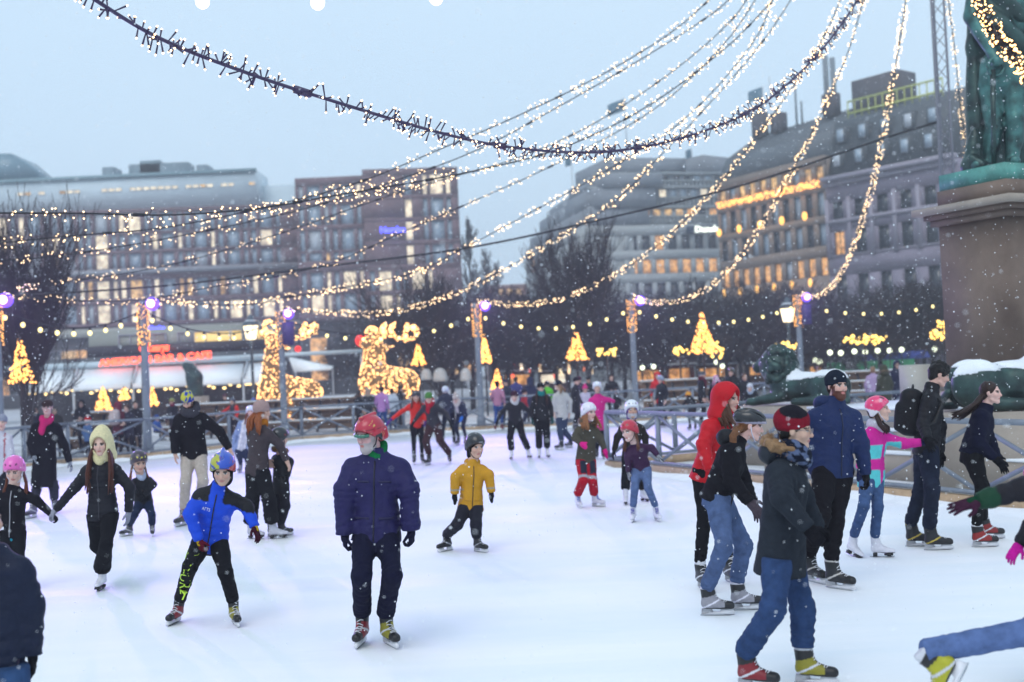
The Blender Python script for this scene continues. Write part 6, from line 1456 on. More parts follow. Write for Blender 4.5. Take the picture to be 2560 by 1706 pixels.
        for sx in (-1, 1):
            pts = [cB+R[0]*sx*.10*s+R[2]*.20*s+R[1]*.10*s, J['neck']+R[0]*sx*.10*s+R[2]*.015*s, J['neck']+R[0]*sx*.12*s-R[2]*.10*s+R[1]*.125*s, J['pelvis']+R[2]*L*.5+R[0]*sx*.165*s+R[1]*.07*s, cB+R[0]*sx*.15*s-R[2]*.18*s+R[1]*.08*s]; MB().tube(pts, .018*s, 6).build('shoulder_strap', MATS['webbing'], root, True)
    for fn in o.get('extra', ()): fn(root, J, s, R, toW, HR, fj, L)
    # ---------------- feet
    sk = o.get('skate', ('hockey', ('#17171b', '#2a2a30', '#8b8b92')))
    for k in 'ab':
        M = J['foot'+k]; cols = sk[1]
        if sk[0] == 'shoe': add_shoe(root, M, cols[0], s)
        else:
            cc = cols if isinstance(cols[0], str) else cols[0 if k == 'a' else 1]; add_skate(root, M, sk[0], cc, .92*s+.08 if s > .8 else s*1.12, not lo)
    return root
def foot_matrix(p, yaw, pitch=0.0, roll=0.0):
    """skate frame: local y points along the foot; yaw 0 = towards the camera, 90 = image right"""
    a = math.radians(yaw); f = np.array((math.sin(a), -math.cos(a), 0)); x = np.cross(f, (0, 0, 1))
    M = Matrix(((x[0], f[0], 0, p[0]), (x[1], f[1], 0, p[1]), (x[2], f[2], 1, p[2]), (0, 0, 0, 1)))
    return M @ Matrix.Rotation(math.radians(pitch), 4, 'X') @ Matrix.Rotation(math.radians(roll), 4, 'Y')
def ankle_of(M, s, shoe=False):
    k = .92*s+.08 if s > .8 else s*1.12
    return np.array(M @ Vector((0, -.072*k, (.245 if not shoe else .13)*k)))
def solve(px, parent, Lb, sign, Y0):
    """photo pixel + bone length -> 3D joint; sign picks nearer (-) or farther (+)"""
    if sign == 0 or sign is None: return at(px[0], px[1], parent[1])
    Y = parent[1]
    for _ in range(4):
        p = at(px[0], px[1], Y); d2 = (p[0]-parent[0])**2+(p[2]-parent[2])**2; Y = parent[1]+np.sign(sign)*abs(sign)*math.sqrt(max(Lb*Lb-d2, 0))
    return at(px[0], px[1], Y)
def figure(crop, o, feet, pelvis, neck, head, arms, knees, yaw, syaw=None, lean=0.0, depth=None):
    """crop=(ox,oy,scale): pixel readings in that enlarged view of the photograph.
    feet: ((x,y,yaw[,pitch,roll[,dY,z]]), ...) for the anatomical right (a) and left (b) foot"""
    ox, oy, sc = crop; K_ = lambda p: (ox+p[0]/sc, oy+p[1]/sc); s = o['H']/1.78
    J = {}; gr = []
    for k, f in zip('ab', feet):
        pitch = f[3] if len(f) > 3 else 0; roll = f[4] if len(f) > 4 else 0
        if len(f) > 5: # lifted foot: depth given relative to the other
            J['_l'+k] = f
        else:
            p = ground(*K_(f[:2])); gr.append(p); J['foot'+k] = foot_matrix(p, f[2], pitch, roll)
    Y0 = np.mean([g_[1] for g_ in gr]) if depth is None else depth
    for k in 'ab':
        if '_l'+k in J:
            f = J.pop('_l'+k); p = at(*K_(f[:2]), Y0+f[5]); J['foot'+k] = foot_matrix(p, f[2], f[3], f[4])
    Yp = Y0
    th = math.radians(yaw); lat = np.array((math.cos(th), math.sin(th), 0)); J['fwd'] = np.array((math.sin(th), -math.cos(th), 0))
    t2 = math.radians(yaw if syaw is None else syaw); lat2 = np.array((math.cos(t2), math.sin(t2), 0))
    J['pelvis'] = at(*K_(pelvis), Yp); J['neck'] = at(*K_(neck), Yp+lean*s); J['head'] = at(*K_(head[:2]), J['neck'][1]+(head[2] if len(head) > 2 else 0)*s)
    dn = np.linalg.norm(J['head']-J['neck']); need = .205*o.get('head', 1.0)*(.93+.07*s)
    if dn < need: J['neck'] = J['neck']-nrm(J['neck']-J['pelvis'])*(need-dn)*np.array((1, 1, 1))
    hw = .085*s; J['ha'] = J['pelvis']-lat*hw-np.array((0, 0, .03*s)); J['hb'] = J['pelvis']+lat*hw-np.array((0, 0, .03*s))
    tilt = o.get('tilt', 0)*s
    upv = nrm(J['neck']-J['pelvis']); l2 = nrm(lat2-(lat2@upv)*upv)
    sw = o.get('shw', .165)*s; J['sa'] = J['neck']-l2*sw-upv*(.088*s)+np.array((0, 0, tilt)); J['sb'] = J['neck']+l2*sw-upv*(.088*s)-np.array((0, 0, tilt))
    for k, (e, wv) in zip('ab', arms):
        J['e'+k] = solve(K_(e[:2]), J['s'+k], .30*s, e[2] if len(e) > 2 else 0, Y0); J['w'+k] = solve(K_(wv[:2]), J['e'+k], .265*s, wv[2] if len(wv) > 2 else 0, Y0)
    for k, kn in zip('ab', knees):
        J['an'+k] = ankle_of(J['foot'+k], s, o.get('skate', ('x',))[0] == 'shoe')
        J['k'+k] = solve(K_(kn[:2]), J['h'+k], .44*s, kn[2] if len(kn) > 2 else -1, Y0)
    for k in ('hda', 'hdb', 'palma', 'palmb'):
        if k in o: J[k] = np.asarray(o[k], float)
    return build_person(J, o)
def posed(px, py, H, yaw, o, pose='stand', Y=None, arms=None, z=0.0):
    """background figure from a small pose library; placed by where its feet meet the ground"""
    o = dict(o); o['H'] = H; s = H/1.78; p = ground(px, py, z) if Y is None else np.array((*P2(px, Y), z)); th = math.radians(yaw)
    lat = np.array((math.cos(th), math.sin(th), 0)); fwd = np.array((math.sin(th), -math.cos(th), 0)); up = np.array((0, 0, 1.))
    W = lambda x, y, zz_: p+(lat*x+fwd*y+up*zz_)*s
    shoe = o.get('skate', ('x',))[0] == 'shoe'; b = 0 if shoe else .09
    P = {'stand': dict(pe=(0, 0, .93), ne=(0, .02, 1.46), he=(0, .05, 1.62), ea=(-.24, -.03, 1.14), wa=(-.25, .08, .90), eb=(.24, -.03, 1.14), wb=(.25, .08, .90), ka=(-.10, .05, .50), kb=(.10, .05, .50), fa=(-.11, 0, 0, -8), fb=(.11, 0, 0, 8)),
         'glide': dict(pe=(0, -.05, .88), ne=(.02, .16, 1.36), he=(.02, .24, 1.50), ea=(-.33, .06, 1.12), wa=(-.42, .18, .95), eb=(.35, .0, 1.12), wb=(.46, .08, .95), ka=(-.14, .14, .48), kb=(.16, .02, .50), fa=(-.14, .08, 0, -6), fb=(.30, -.22, 0, 25)),
         'walk': dict(pe=(0, 0, .91), ne=(0, .05, 1.43), he=(0, .09, 1.59), ea=(-.24, -.12, 1.14), wa=(-.25, .0, .90), eb=(.24, .10, 1.14), wb=(.22, .26, .98), ka=(-.09, .16, .50), kb=(.10, .02, .49), fa=(-.10, .20, 0, -5), fb=(.10, -.22, 0, 8)),
         'fold': dict(pe=(0, 0, .93), ne=(0, .03, 1.46), he=(0, .07, 1.61), ea=(-.25, .02, 1.16), wa=(-.06, .22, 1.14), eb=(.25, .02, 1.16), wb=(.06, .22, 1.10), ka=(-.10, .05, .50), kb=(.10, .05, .50), fa=(-.11, 0, 0, -8), fb=(.11, 0, 0, 8)),
         'bend': dict(pe=(0, -.14, .86), ne=(0, .20, 1.22), he=(0, .32, 1.34), ea=(-.26, .26, .98), wa=(-.22, .40, .80), eb=(.26, .26, .98), wb=(.22, .40, .80), ka=(-.11, .10, .48), kb=(.11, .10, .48), fa=(-.13, 0, 0, -8), fb=(.13, 0, 0, 8)),
         'sit': dict(pe=(0, 0, .52), ne=(0, .05, 1.02), he=(0, .09, 1.18), ea=(-.25, .05, .74), wa=(-.14, .28, .62), eb=(.25, .05, .74), wb=(.14, .28, .62), ka=(-.12, .42, .52), kb=(.12, .42, .52), fa=(-.12, .46, 0, -5), fb=(.12, .46, 0, 5)),
         'reach': dict(pe=(0, 0, .92), ne=(0, .04, 1.45), he=(0, .08, 1.61), ea=(-.40, .05, 1.24), wa=(-.64, .14, 1.08), eb=(.22, -.02, 1.14), wb=(.20, .18, .98), ka=(-.10, .08, .50), kb=(.10, .04, .50), fa=(-.11, .05, 0, -8), fb=(.12, -.05, 0, 8))}[pose]
    J = {'fwd': fwd}; dz = (0, 0, b/s*.9) if not shoe else (0, 0, 0)
    A = lambda t: W(t[0], t[1], t[2]+(dz[2] if t[2] > .1 else 0))
    J['pelvis'], J['neck'], J['head'] = A(P['pe']), A(P['ne']), A(P['he'])
    J['ha'], J['hb'] = J['pelvis']-lat*.085*s-up*.03*s, J['pelvis']+lat*.085*s-up*.03*s; ud = nrm(J['neck']-J['pelvis']); J['sa'], J['sb'] = J['neck']-lat*.165*s-ud*.08*s, J['neck']+lat*.165*s-ud*.08*s
    for k in 'ab':
        J['e'+k], J['w'+k], J['k'+k] = A(P['e'+k]), A(P['w'+k]), A(P['k'+k]); f = P['f'+k]; J['foot'+k] = foot_matrix(W(*f[:3]), yaw+f[3]*(1 if k == 'b' else 1)); J['an'+k] = ankle_of(J['foot'+k], s, shoe)
    if 'look' not in o: o['look'] = (yaw, -6, 0)
    return build_person(J, o)
# ================================================================== THE CAST
A_ = (0, 900, 1.945); B_ = (380, 900, 2.24); C_ = (780, 980, 2.306); D_ = (1380, 920, 3.732); E_ = (1680, 880, 1.898); F_ = (1960, 880, 2.613); G_ = (2160, 1100, 2.5875)
H1_ = (0, 740, 3.677); H2_ = (520, 740, 3.677); H3_ = (980, 740, 3.677); H4_ = (1500, 740, 3.677); H5_ = (1920, 740, 3.677)
RENT = ('hockey', (('#16161a', '#7e1420', '#c9c9cf'), ('#16161a', '#8c8420', '#c9c9cf')))
RENTR = ('hockey', (('#16161a', '#8c8420', '#c9c9cf'), ('#16161a', '#7e1420', '#c9c9cf')))
BLK = ('hockey', ('#141418', '#1d1d22', '#9a9aa2')); WHITEF = ('fig', ('#d9d6df',)); BOOT = ('shoe', ('#17151a',))
def decal(text, org, ex, ey, n_, fld, size, material, name, wid=None):
    def fn(root, J, s, R, toW, HR, fj, L):
        o3, x3, y3, d3 = (np.asarray(q(J, s, R, toW, HR, L), float) for q in (org, ex, ey, n_)); f = fld(J); me = text_mesh(text, size*s, 0, .0)
        V = np.array([v.co[:] for v in me.vertices]); 
        if wid: V[:, 0] *= wid*s/(V[:, 0].max()-V[:, 0].min())
        P = o3+V[:, :1]*x3+V[:, 1:2]*y3+d3*.25
        for _ in range(24): P = P-d3*np.maximum(f(P.astype(np.float32)), -.003)[:, None]*.85
        bad = np.abs(f(P.astype(np.float32))) > .02; P[bad] = (o3+V[:, :1]*x3+V[:, 1:2]*y3)[bad]
        P = P+d3*.004
        for v, p in zip(me.vertices, P-np.array(root.location)): v.co = p
        link(name, me, material, root)
    return fn
def band(hem_t, w_, fn):  # jacket colour helper in torso space
    return fn
def loc(V, J, R): return (V-J['pelvis'])@R.T
# ---------------- 1 man in red helmet
def helm_decal(text, z, size, m, wid): return lambda root, J, s, R, toW, HR, fj, L: _hd(root, toW, HR, text, z, size, m, wid)
def _hd(root, toW, HR, text, z, size, m, wid):
    me = text_mesh(text, size, .001, .0); V = np.array([v.co[:] for v in me.vertices]); V[:, 0] *= wid/(V[:, 0].max()-V[:, 0].min())
    a = -V[:, 0]/.118; P = np.c_[.104*np.sin(a), .128*np.cos(a)-.005, z+V[:, 1]]
    # lettering reads from outside: head x runs towards the wearer's own right
    for v, p in zip(me.vertices, toW(P)-np.array(root.location)): v.co = p
    link('helmet_lettering', me, m, root)
WHT = mat('print_white', (.75, .74, .78), .6); NEON = mat('print_neon', (.50, .75, .04), .6)
figure(C_, dict(H=1.79, label='man in red ice hockey helmet, green scarf and roomy navy jacket', jacket='#211d4c', hem=-.085, flare=1.05, bulk=1.12, sleeve=1.10, cuff=.053, jwr=.017, pants='#14152c', leg=(.084, .068, .062), pwr=.013, skin=(.62, .36, .36),
     look=(-38, -14, 4), helmet=('hockey', '#b02038', '#c9a25a', '#20222a'), goggle=1, scarf=('#0f6a3a',), scarffat=.72, hair='#4a4540', beard='#b0a4a4', zip='#0d0c20', gloves='#14142c', handa='fist', handb='fist', skate=RENT, shw=.185, collar=.03, head=1.06,
     pockets=((-.095, .20, .055, .009), (.095, .20, .055, .009), (-.085, .70, .045, .008), (.085, .70, .045, .008)), extra=(helm_decal('BAUER', .030, .022, WHT, .07),)),
     ((283, 1462, -8), (452, 1467, 28)), (368, 800), (372, 335), (330, 245, -.06), (((186, 575, -.3), (190, 815, -.2)), ((560, 565, -.3), (571, 790, -.2))), ((283, 1060), (462, 1060)), 0)
# ---------------- 2 child in yellow jacket
def yj(V, J, s, R):
    C = np.tile(colr('#c08a1c'), (len(V), 1))
    for k in 'ab':
        d = (V-J['w'+k])@nrm(J['e'+k]-J['w'+k]); n2 = ((V-J['w'+k])**2).sum(1); C[(n2 < .014) & (np.abs(d-.045) < .010)] = colr('#8f8f86')
    return C
figure(C_, dict(H=1.27, label='small child in mustard yellow jacket and black helmet', jacketfn=yj, jacket='#c08a1c', hem=-.11, bulk=1.18, flare=1.16, sleeve=1.12, cuff=.052, pants='#20202a', leg=(.108, .090, .080), pwr=.014, head=1.14, look=(28, -14, 0), helmet=('ski', '#17181d', '#17181d', '#26282f'), inner='#101013',
     gloves='#131317', handa='mitt', handb='mitt', zip='#4a3510', collar=.05, hoodback='#c08a1c', skate=BLK, shw=.155, pockets=((-.08, .12, .05, .006), (.08, .12, .05, .006)), extra=(helm_decal('KED', .075, .022, WHT, .045),)),
     ((772, 920, -48, 0, 12), (972, 925, 45)), (915, 650), (928, 395), (942, 312, -.03), (((826, 490, -.3), (822, 585, -.4)), ((1020, 478, -.3), (1033, 575, -.3))), ((838, 765), (946, 765)), 12)
# ---------------- 3 boy in blue jacket
def bp(V, J, s, R):
    C = np.tile(colr('#15151a'), (len(V), 1)); return C
def bj(V, J, s, R):
    C = np.tile(colr('#1747c8'), (len(V), 1)); l_ = loc(V, J, R); L = np.linalg.norm(J['neck']-J['pelvis']); C[(l_[:, 2] > L*.83) & (np.abs(l_[:, 0]) > .07*s)] = colr('#16161c'); return C
def side_stripe(root, J, s, R, toW, HR, fj, L):
    h_, k_ = J['ha'], J['ka']; d = nrm(k_-h_); n_ = nrm(-R[0]*0+(h_-J['hb'])); pts = []
    for t in np.linspace(.05, .80, 12):
        p = h_+(k_-h_)*t+n_*.3
        for _ in range(24): p = p-n_*max(float(J['_ft'](p[None].astype(np.float32))[0]), -.003)*.85
        if abs(float(J['_ft'](p[None].astype(np.float32))[0])) < .02: pts.append(p+n_*.002)
    if len(pts) > 2: MB().tube(pts, .010*s, 5).build('side_stripe', NEON, root)
def pants_text(root, J, s, R, toW, HR, fj, L):
    fn = decal('NEURE', lambda J, s, *_: J['ha']*.10+J['ka']*.62+J['ana']*.28, lambda J, s, *_: nrm(J['ana']*.35+J['ka']*.65-J['ha']), lambda J, s, *_: nrm(np.cross((0, -1, .0), J['ka']-J['ha'])), lambda *_: np.array((0, -1., 0)), lambda J: J['_ft'], .17, NEON, 'leg_lettering', .56); fn(root, J, s, R, toW, HR, fj, L)
figure(B_, dict(H=1.52, label='boy in bright blue jacket and splashed multicolour helmet striding forward', jacketfn=bj, jacket='#1747c8', hem=-.10, bulk=1.10, quilt=.085, jwr=.008, pants='#15151a', leg=(.090, .070, .058), head=1.08, skin=(.58, .37, .28), hair='#0d0b0c', look=(6, -24, 3),
     helmet=('hockey', '#2b4fb8', '#b03a30', '#S'), inner='#0e0e12', zip='#0b0b12', gloves=('#5a1426', '#3a1020'), gcuff='#c0a020', handa='fist', handb='relax', skate=RENT, shw=.165, collar=.05, lip=(.5, .22, .2),
     extra=(decal('AFTS', lambda J, s, R, toW, HR, L: J['pelvis']+R[2]*L*.70-R[0]*(-.075*s), lambda J, s, R, *_: -R[0], lambda J, s, R, *_: R[2], lambda J, s, R, *_: R[1], lambda J: J['_fj'], .05, WHT, 'jacket_lettering', .085), pants_text, side_stripe)),
     ((122, 1478, -12, 0, -10), (468, 1488, 26)), (325, 1010), (378, 690), (396, 612, -.08), (((212, 862, -.6), (262, 1005, -1)), ((528, 815, -.4), (572, 930, -.5))), ((212, 1160), (412, 1190)), 4, lean=-.16)
# ---------------- 4 girl in pale hood, holding hands with 5
o4 = dict(H=1.63, label='girl in pale yellow hood and black puffer jacket gliding hand in hand', jacket='#17161f', hem=-.085, bulk=.98, quilt=.055, jwr=.006, pants='#121218', leg=(.086, .066, .098), hair='#4a2216', hairkind='under', hairlen=.42, look=(2, -10, 0), hood=('#dcd0a4', 1), hoodmat='cloth',
     gloves='#8f8f9c', handa='fist', handb='relax', zip='#2b2a35', skate=WHITEF, skin=(.66, .42, .34), shw=.155, scarf=('#d8cc9e',), scarffat=.75)
figure(A_, o4, ((505, 1010, 10, -30, 0, .34, 0), (490, 1118, 0)), (500, 745), (490, 492), (492, 408, -.04), (((372, 612, -.3), (272, 728, -.3)), ((632, 620, -.3), (625, 735, -.2))), ((470, 905, .4), (515, 900)), 0)
# ---------------- 5 pink helmet girl
figure(A_, dict(H=1.36, label='girl in pink helmet and dark zip jacket holding the hooded girl by the hand', jacket='#17151c', jmat='cloth', hem=-.10, bulk=1.02, pants='#15161c', leg=(.085, .064, .055), head=1.10, hair='#5a2a14', hairkind='pig', hairlen=.22, look=(6, -24, 0), helmet=('dome', '#e060b0', '#e060b0', '#6a2050'), skin=(.66, .42, .34),
     zip='#9a98a0', gloves='#14141a', handa='relax', handb='fist', skate=BLK, collar=.03, strapw=1, extra=(helm_decal('JAKOB', .062, .022, mat('print_dark', (.10, .05, .12), .6), .055), lambda root, J, s, R, toW, HR, fj, L: sdf_obj('hem_band', field([(prof(J['pelvis'], R, [(-.145*s, .172*s, .126*s, 0), (-.09*s, .170*s, .124*s, 0)]), 0)]), .012, M_cloth, root, None, '#1d8fa8'))),
     ((20, 1122, -12), (95, 1118, 10)), (62, 830), (66, 612), (70, 535, -.05), (((-22, 715, -.3), (-15, 810, -.3)), ((172, 680, -.3), (246, 748, -.2))), ((30, 985), (95, 985)), 5)
# ---------------- 6 close figure at the frame edge, back turned
figure(A_, dict(H=1.56, label='close figure in dark blue puffer jacket and jeans with long dark hair', jacket='#141c33', hem=-.16, bulk=1.2, quilt=.085, sleeve=1.12, pants='#2c4468', pmat='denim', leg=(.100, .080, .070), hair='#0c0b0d', hairkind='back', hairlen=.30, look=(160, 0, 0), gloves='#121218', skate=BLK, res=.016),
     ((130, 2010, 165), (-130, 1990, 170)), (-15, 1420), (-20, 945), (-75, 790), (((150, 1190, .3), (158, 1425, .2)), ((-190, 1190, .3), (-200, 1430, .2))), ((95, 1700), (-110, 1700)), 168)
# ---------------- 7 man in dark coat with pink scarf
figure(A_, dict(H=1.80, label='man in long dark coat, brown cap and pink scarf skating by the fence', jacket='#15131d', jmat='cloth', hem=-.46, bulk=1.10, flare=1.08, pants='#2a2a38', pmat='denim', leg=(.090, .074, .068), look=(8, -4, 0), cap='#3a2a2c', hair='#3a322e', scarf=('#c02468',), scarftail=.22, gloves='#a9adb8', gstripe='#2a3540', skate=('hockey', ('#3a3340', '#55506a', '#b8b4c4')), skin=(.62, .36, .34), shw=.17,
     extra=(decal('+', lambda J, s, R, toW, HR, L: J['pelvis']+R[2]*L*.72+R[0]*.11*s*-1, lambda J, s, R, *_: -R[0], lambda J, s, R, *_: R[2], lambda J, s, R, *_: R[1], lambda J: J['_fj'], .10, WHT, 'badge', .05),)),
     ((152, 770, -20), (268, 742, 25)), (218, 485), (226, 305), (230, 232, -.03), (((150, 405, -.3), (166, 468, -.8)), ((312, 415, -.3), (338, 495, -.3))), ((178, 630), (262, 622)), 5)
# ---------------- 8 child in grey beanie, white jacket at the edge
def wj(V, J, s, R): C = np.tile(colr('#c9c6cf'), (len(V), 1)); l_ = loc(V, J, R); C[(np.abs(l_[:, 0]+.12*s) < .012*s)] = colr('#a02a34'); return C
figure(A_, dict(H=1.55, label='child in grey beanie and white jacket with red trim at the fence side', jacketfn=wj, jacket='#c9c6cf', hem=-.12, bulk=1.05, pants='#181a24', look=(18, -4, 0), beanie=('#8d90a0',), skin=(.66, .42, .35), gloves='#2a2a34', skate=BLK, extra=(lambda root, J, s, R, toW, HR, fj, L: None,)),
     ((-60, 775, -10), (20, 778, 12)), (-8, 545), (-4, 355), (8, 305, -.03), (((-75, 455), (-85, 540)), ((52, 455, -.3), (45, 540, -.2))), ((-40, 650), (22, 650)), 14)
# ---------------- 9 small child hunched, dark patterned helmet
figure(A_, dict(H=1.13, label='small child in dark patterned helmet hunching forward beside the hooded girl', jacket='#15161d', hem=-.08, bulk=1.2, pants='#1d2740', pmat='denim', leg=(.100, .080, .075), head=1.18, hair='#6a4020', hairkind='pig', hairlen=.16, look=(34, -20, 0), helmet=('dome', '#34222e', '#16141a', '#c8c03a'), scarf=('#aab4cc',), scarffat=.85, gloves='#15151a', handa='mitt', handb='mitt', skate=('hockey', ('#2a2a30', '#4a4a52', '#c0c0c8'))),
     ((617, 857, -52), (742, 857, 18)), (698, 690), (684, 550), (676, 497, -.06), (((628, 606, -.8), (664, 648, -.8)), ((748, 606, -.8), (706, 655, -.8))), ((655, 752), (738, 752)), 22, lean=-.12)
# ---------------- 10 man in patterned beanie, beige trousers
figure(B_, dict(H=1.86, label='man in blue and yellow patterned beanie, black jacket and beige trousers looking down', jacket='#16131a', jmat='cloth', hem=-.06, bulk=1.14, sleeve=1.05, jwr=.014, pants='#b3a79c', leg=(.092, .074, .062), look=(-8, -38, 0), beanie=('#c4c04a', '#2a46a8', '#2440a0', .5), beard='#4a2a1c', hair='#3a2418', scarf=('#3c3a42',), scarffat=1.25, handa='relax', handb='fist', gloves=None, skate=('hockey', ('#2a2a2e', '#4a4648', '#b03030'))),
     ((165, 930, -22), (262, 905, 12)), (235, 525), (216, 300), (200, 232, -.10), (((128, 410, -.3), (130, 520, -.2)), ((375, 400, .5), (432, 495, .4))), ((188, 690), (286, 680)), 2, lean=-.10)
# ---------------- 11 woman in brown puffer, pinkish beanie, turned away, helping 12
def wp_(V, J, s, R): C = np.tile(colr('#3c3236'), (len(V), 1)); return C
figure(B_, dict(H=1.70, label='woman in grey-brown quilted jacket and pinkish beanie bending to a child', jacket='#3c3236', hem=-.12, quilt=.035, jwr=.008, bulk=1.0, pants='#131318', leg=(.098, .088, .092), pwr=.018, look=(135, -6, 0), beanie=('#a58a86', None, None, .8), hair='#8a4a22', hairkind='back', hairlen=.22, scarf=('#b06a1c',), scarffat=.8, handa='relax', handb='relax', skate=('fig', ('#b9b8c4',)), extra=(lambda root, J, s, R, toW, HR, fj, L: sdf_obj('hem_band', field([(prof(J['pelvis'], R, [(-.185*s, .176*s, .132*s, 0), (-.11*s, .172*s, .128*s, 0)]), 0)], disp=wrinkle(.006, 20, 3)), .014, M_cloth, root, None, '#b8487e'),)),
     ((705, 1002, 95), (580, 1003, 70)), (590, 605), (606, 355), (622, 292, .02), (((712, 470, .2), (752, 560, .3)), ((560, 470, .4), (640, 560, .8))), ((655, 780), (562, 775)), 145)
# ---------------- 12 child helped by 11
figure(B_, dict(H=1.24, label='child in dark helmet and fur-trimmed black coat being helped along', jacket='#121319', hem=-.20, bulk=1.12, pants='#1c1c24', leg=(.10, .088, .085), head=1.12, look=(140, -10, 0), helmet=('dome', '#16171c', '#16171c', '#903040'), furhood='#7a5a38', gloves='#15151a', skate=BLK),
     ((745, 985, 120), (690, 988, 110)), (722, 690), (722, 500), (716, 440, -.02), (((775, 570), (760, 650, .3)), ((690, 570, .3), (720, 640, .5))), ((748, 820), (700, 820)), 140)
# ---------------- 13 girl in white helmet, denim jacket
def dj(V, J, s, R): C = np.tile(colr('#7f8fb0'), (len(V), 1)); l_ = loc(V, J, R); C[(np.abs(l_[:, 0]) < .07*s) & (l_[:, 1] > .02)] = colr('#b8b8c0'); C[(np.abs(np.abs(l_[:, 0])-.085*s) < .022*s) & (l_[:, 1] > .02)] = colr('#d8d4d4'); return C
figure(B_, dict(H=1.55, label='girl in white helmet and light denim jacket with fleece front', jacketfn=dj, jacket='#7f8fb0', jmat='denim', hem=-.10, pants='#1c2440', pmat='denim', hair='#7a3c1c', hairkind='long', hairlen=.2, look=(12, -4, 0), helmet=('dome', '#d9dde6', '#d9dde6', '#9aa0b0'), skin=(.66, .42, .36), skate=('hockey', ('#8a8a92', '#a8a8b0', '#d0d0d8'))),
     ((492, 632, -8), (535, 628, 10)), (500, 505), (532, 345), (550, 290, -.03), (((462, 430, -.2), (455, 520, -.2)), ((575, 430), (580, 510))), ((495, 570), (535, 570)), 8)
# ---------------- 20 red jacket woman
figure(E_, dict(H=1.76, label='woman in bright red hooded jacket and black leggings', jacket='#b8101e', hem=-.12, bulk=1.02, flare=1.03, jwr=.012, pants='#131318', leg=(.086, .060, .050), hair='#4a2c1c', hairkind='under', hairlen=.16, look=(52, -6, 0), hood=('#b8101e',), scarf=('#b8101e',), skin=(.60, .36, .29), skate=('hockey', ('#151519', '#3a3a42', '#c8c8d0')), handa='none', handb='none'),
     ((152, 1130, 12), (285, 1098, 15)), (172, 560), (246, 305), (264, 225, -.04), (((150, 440, -.4), (178, 555, -.7)), ((300, 440, .2), (255, 555, -.2))), ((152, 800), (240, 790)), 42, lean=-.04)
# ---------------- 21 girl in bike helmet bending forward
figure(E_, dict(H=1.72, label='girl in black bicycle helmet leaning forward in dark jacket and blue jeans', jacket='#15141a', jmat='cloth', hem=-.07, bulk=1.02, jwr=.014, pants='#4b5c80', pmat='denim', leg=(.094, .068, .056), pwr=.014, hair='#6a4428', hairkind='back', hairlen=.36, look=(80, -14, 0), helmet=('bike', '#15151b', '#8d879a', '#15151b'), strapw=1, skin=(.64, .38, .33), handa='relax', handb='relax', gloves='#4a4048', hoodback='#15141a', skate=('hockey', ('#1a1a1e', '#8f8d96', '#d8d4e0'))),
     ((212, 1252, 82), (352, 1226, 84)), (215, 680), (315, 408), (372, 350, -.02), (((285, 612, -.3), (366, 708, -.3)), ((340, 610, .4), (385, 720, .3))), ((248, 925), (342, 915)), 80, syaw=68)
# ---------------- 22 person in grey parka
figure(E_, dict(H=1.72, label='person in dark grey parka, check scarf, glasses and red-black beanie', jacket='#262b33', jmat='cloth', hem=-.235, bulk=1.14, flare=1.06, sleeve=1.02, jwr=.012, pants='#2d4166', pmat='denim', leg=(.092, .074, .066), pwr=.016, hair='#0f0c0c', look=(66, -6, 0), beanie=('#1c1a22', '#7a1828', None, .6, 27), glasses=1, scarf=('#151a2a', '#5a6684'), scarffat=1.2, scarfcheck=60, furhood='#8a6a4a', hoodback='#262b33', gloves='#14141a', handa='fist', handb='fist', skin=(.60, .39, .29), skate=RENT, brow=(.03, .02, .02)),
     ((405, 1602, 64), (680, 1578, 68)), (522, 890), (548, 468), (586, 372, -.02), (((520, 690, -.6), (640, 832, -.5)), ((620, 690, .3), (690, 830, .3))), ((478, 1225), (618, 1215)), 62)
# ---------------- 23 bearded man
figure(F_, dict(H=1.90, label='bearded man in navy jacket and dark beanie skating upright', jacket='#14244e', hem=-.07, bulk=1.05, jwr=.010, jws=8, pants='#121016', leg=(.092, .066, .054), pwr=.014, look=(20, -2, 0), beanie=('#18202e',), hair='#2a1c14', beard='#552818', brow=(.05, .03, .02), skin=(.62, .37, .30), zip='#0d1836', gloves='#15141b', handa='fist', handb='fist', hoodback='#14244e', collar=.05, shw=.185, skate=('hockey', ('#121216', '#1a1a20', '#b9b4b0'))),
     ((205, 1508, 22, 0, 0), (365, 1552, 42)), (318, 765), (332, 318), (345, 222, -.03), (((188, 600, .3), (200, 790, .3)), ((505, 600, -.3), (532, 795, -.3))), ((245, 1080), (335, 1100)), 16)
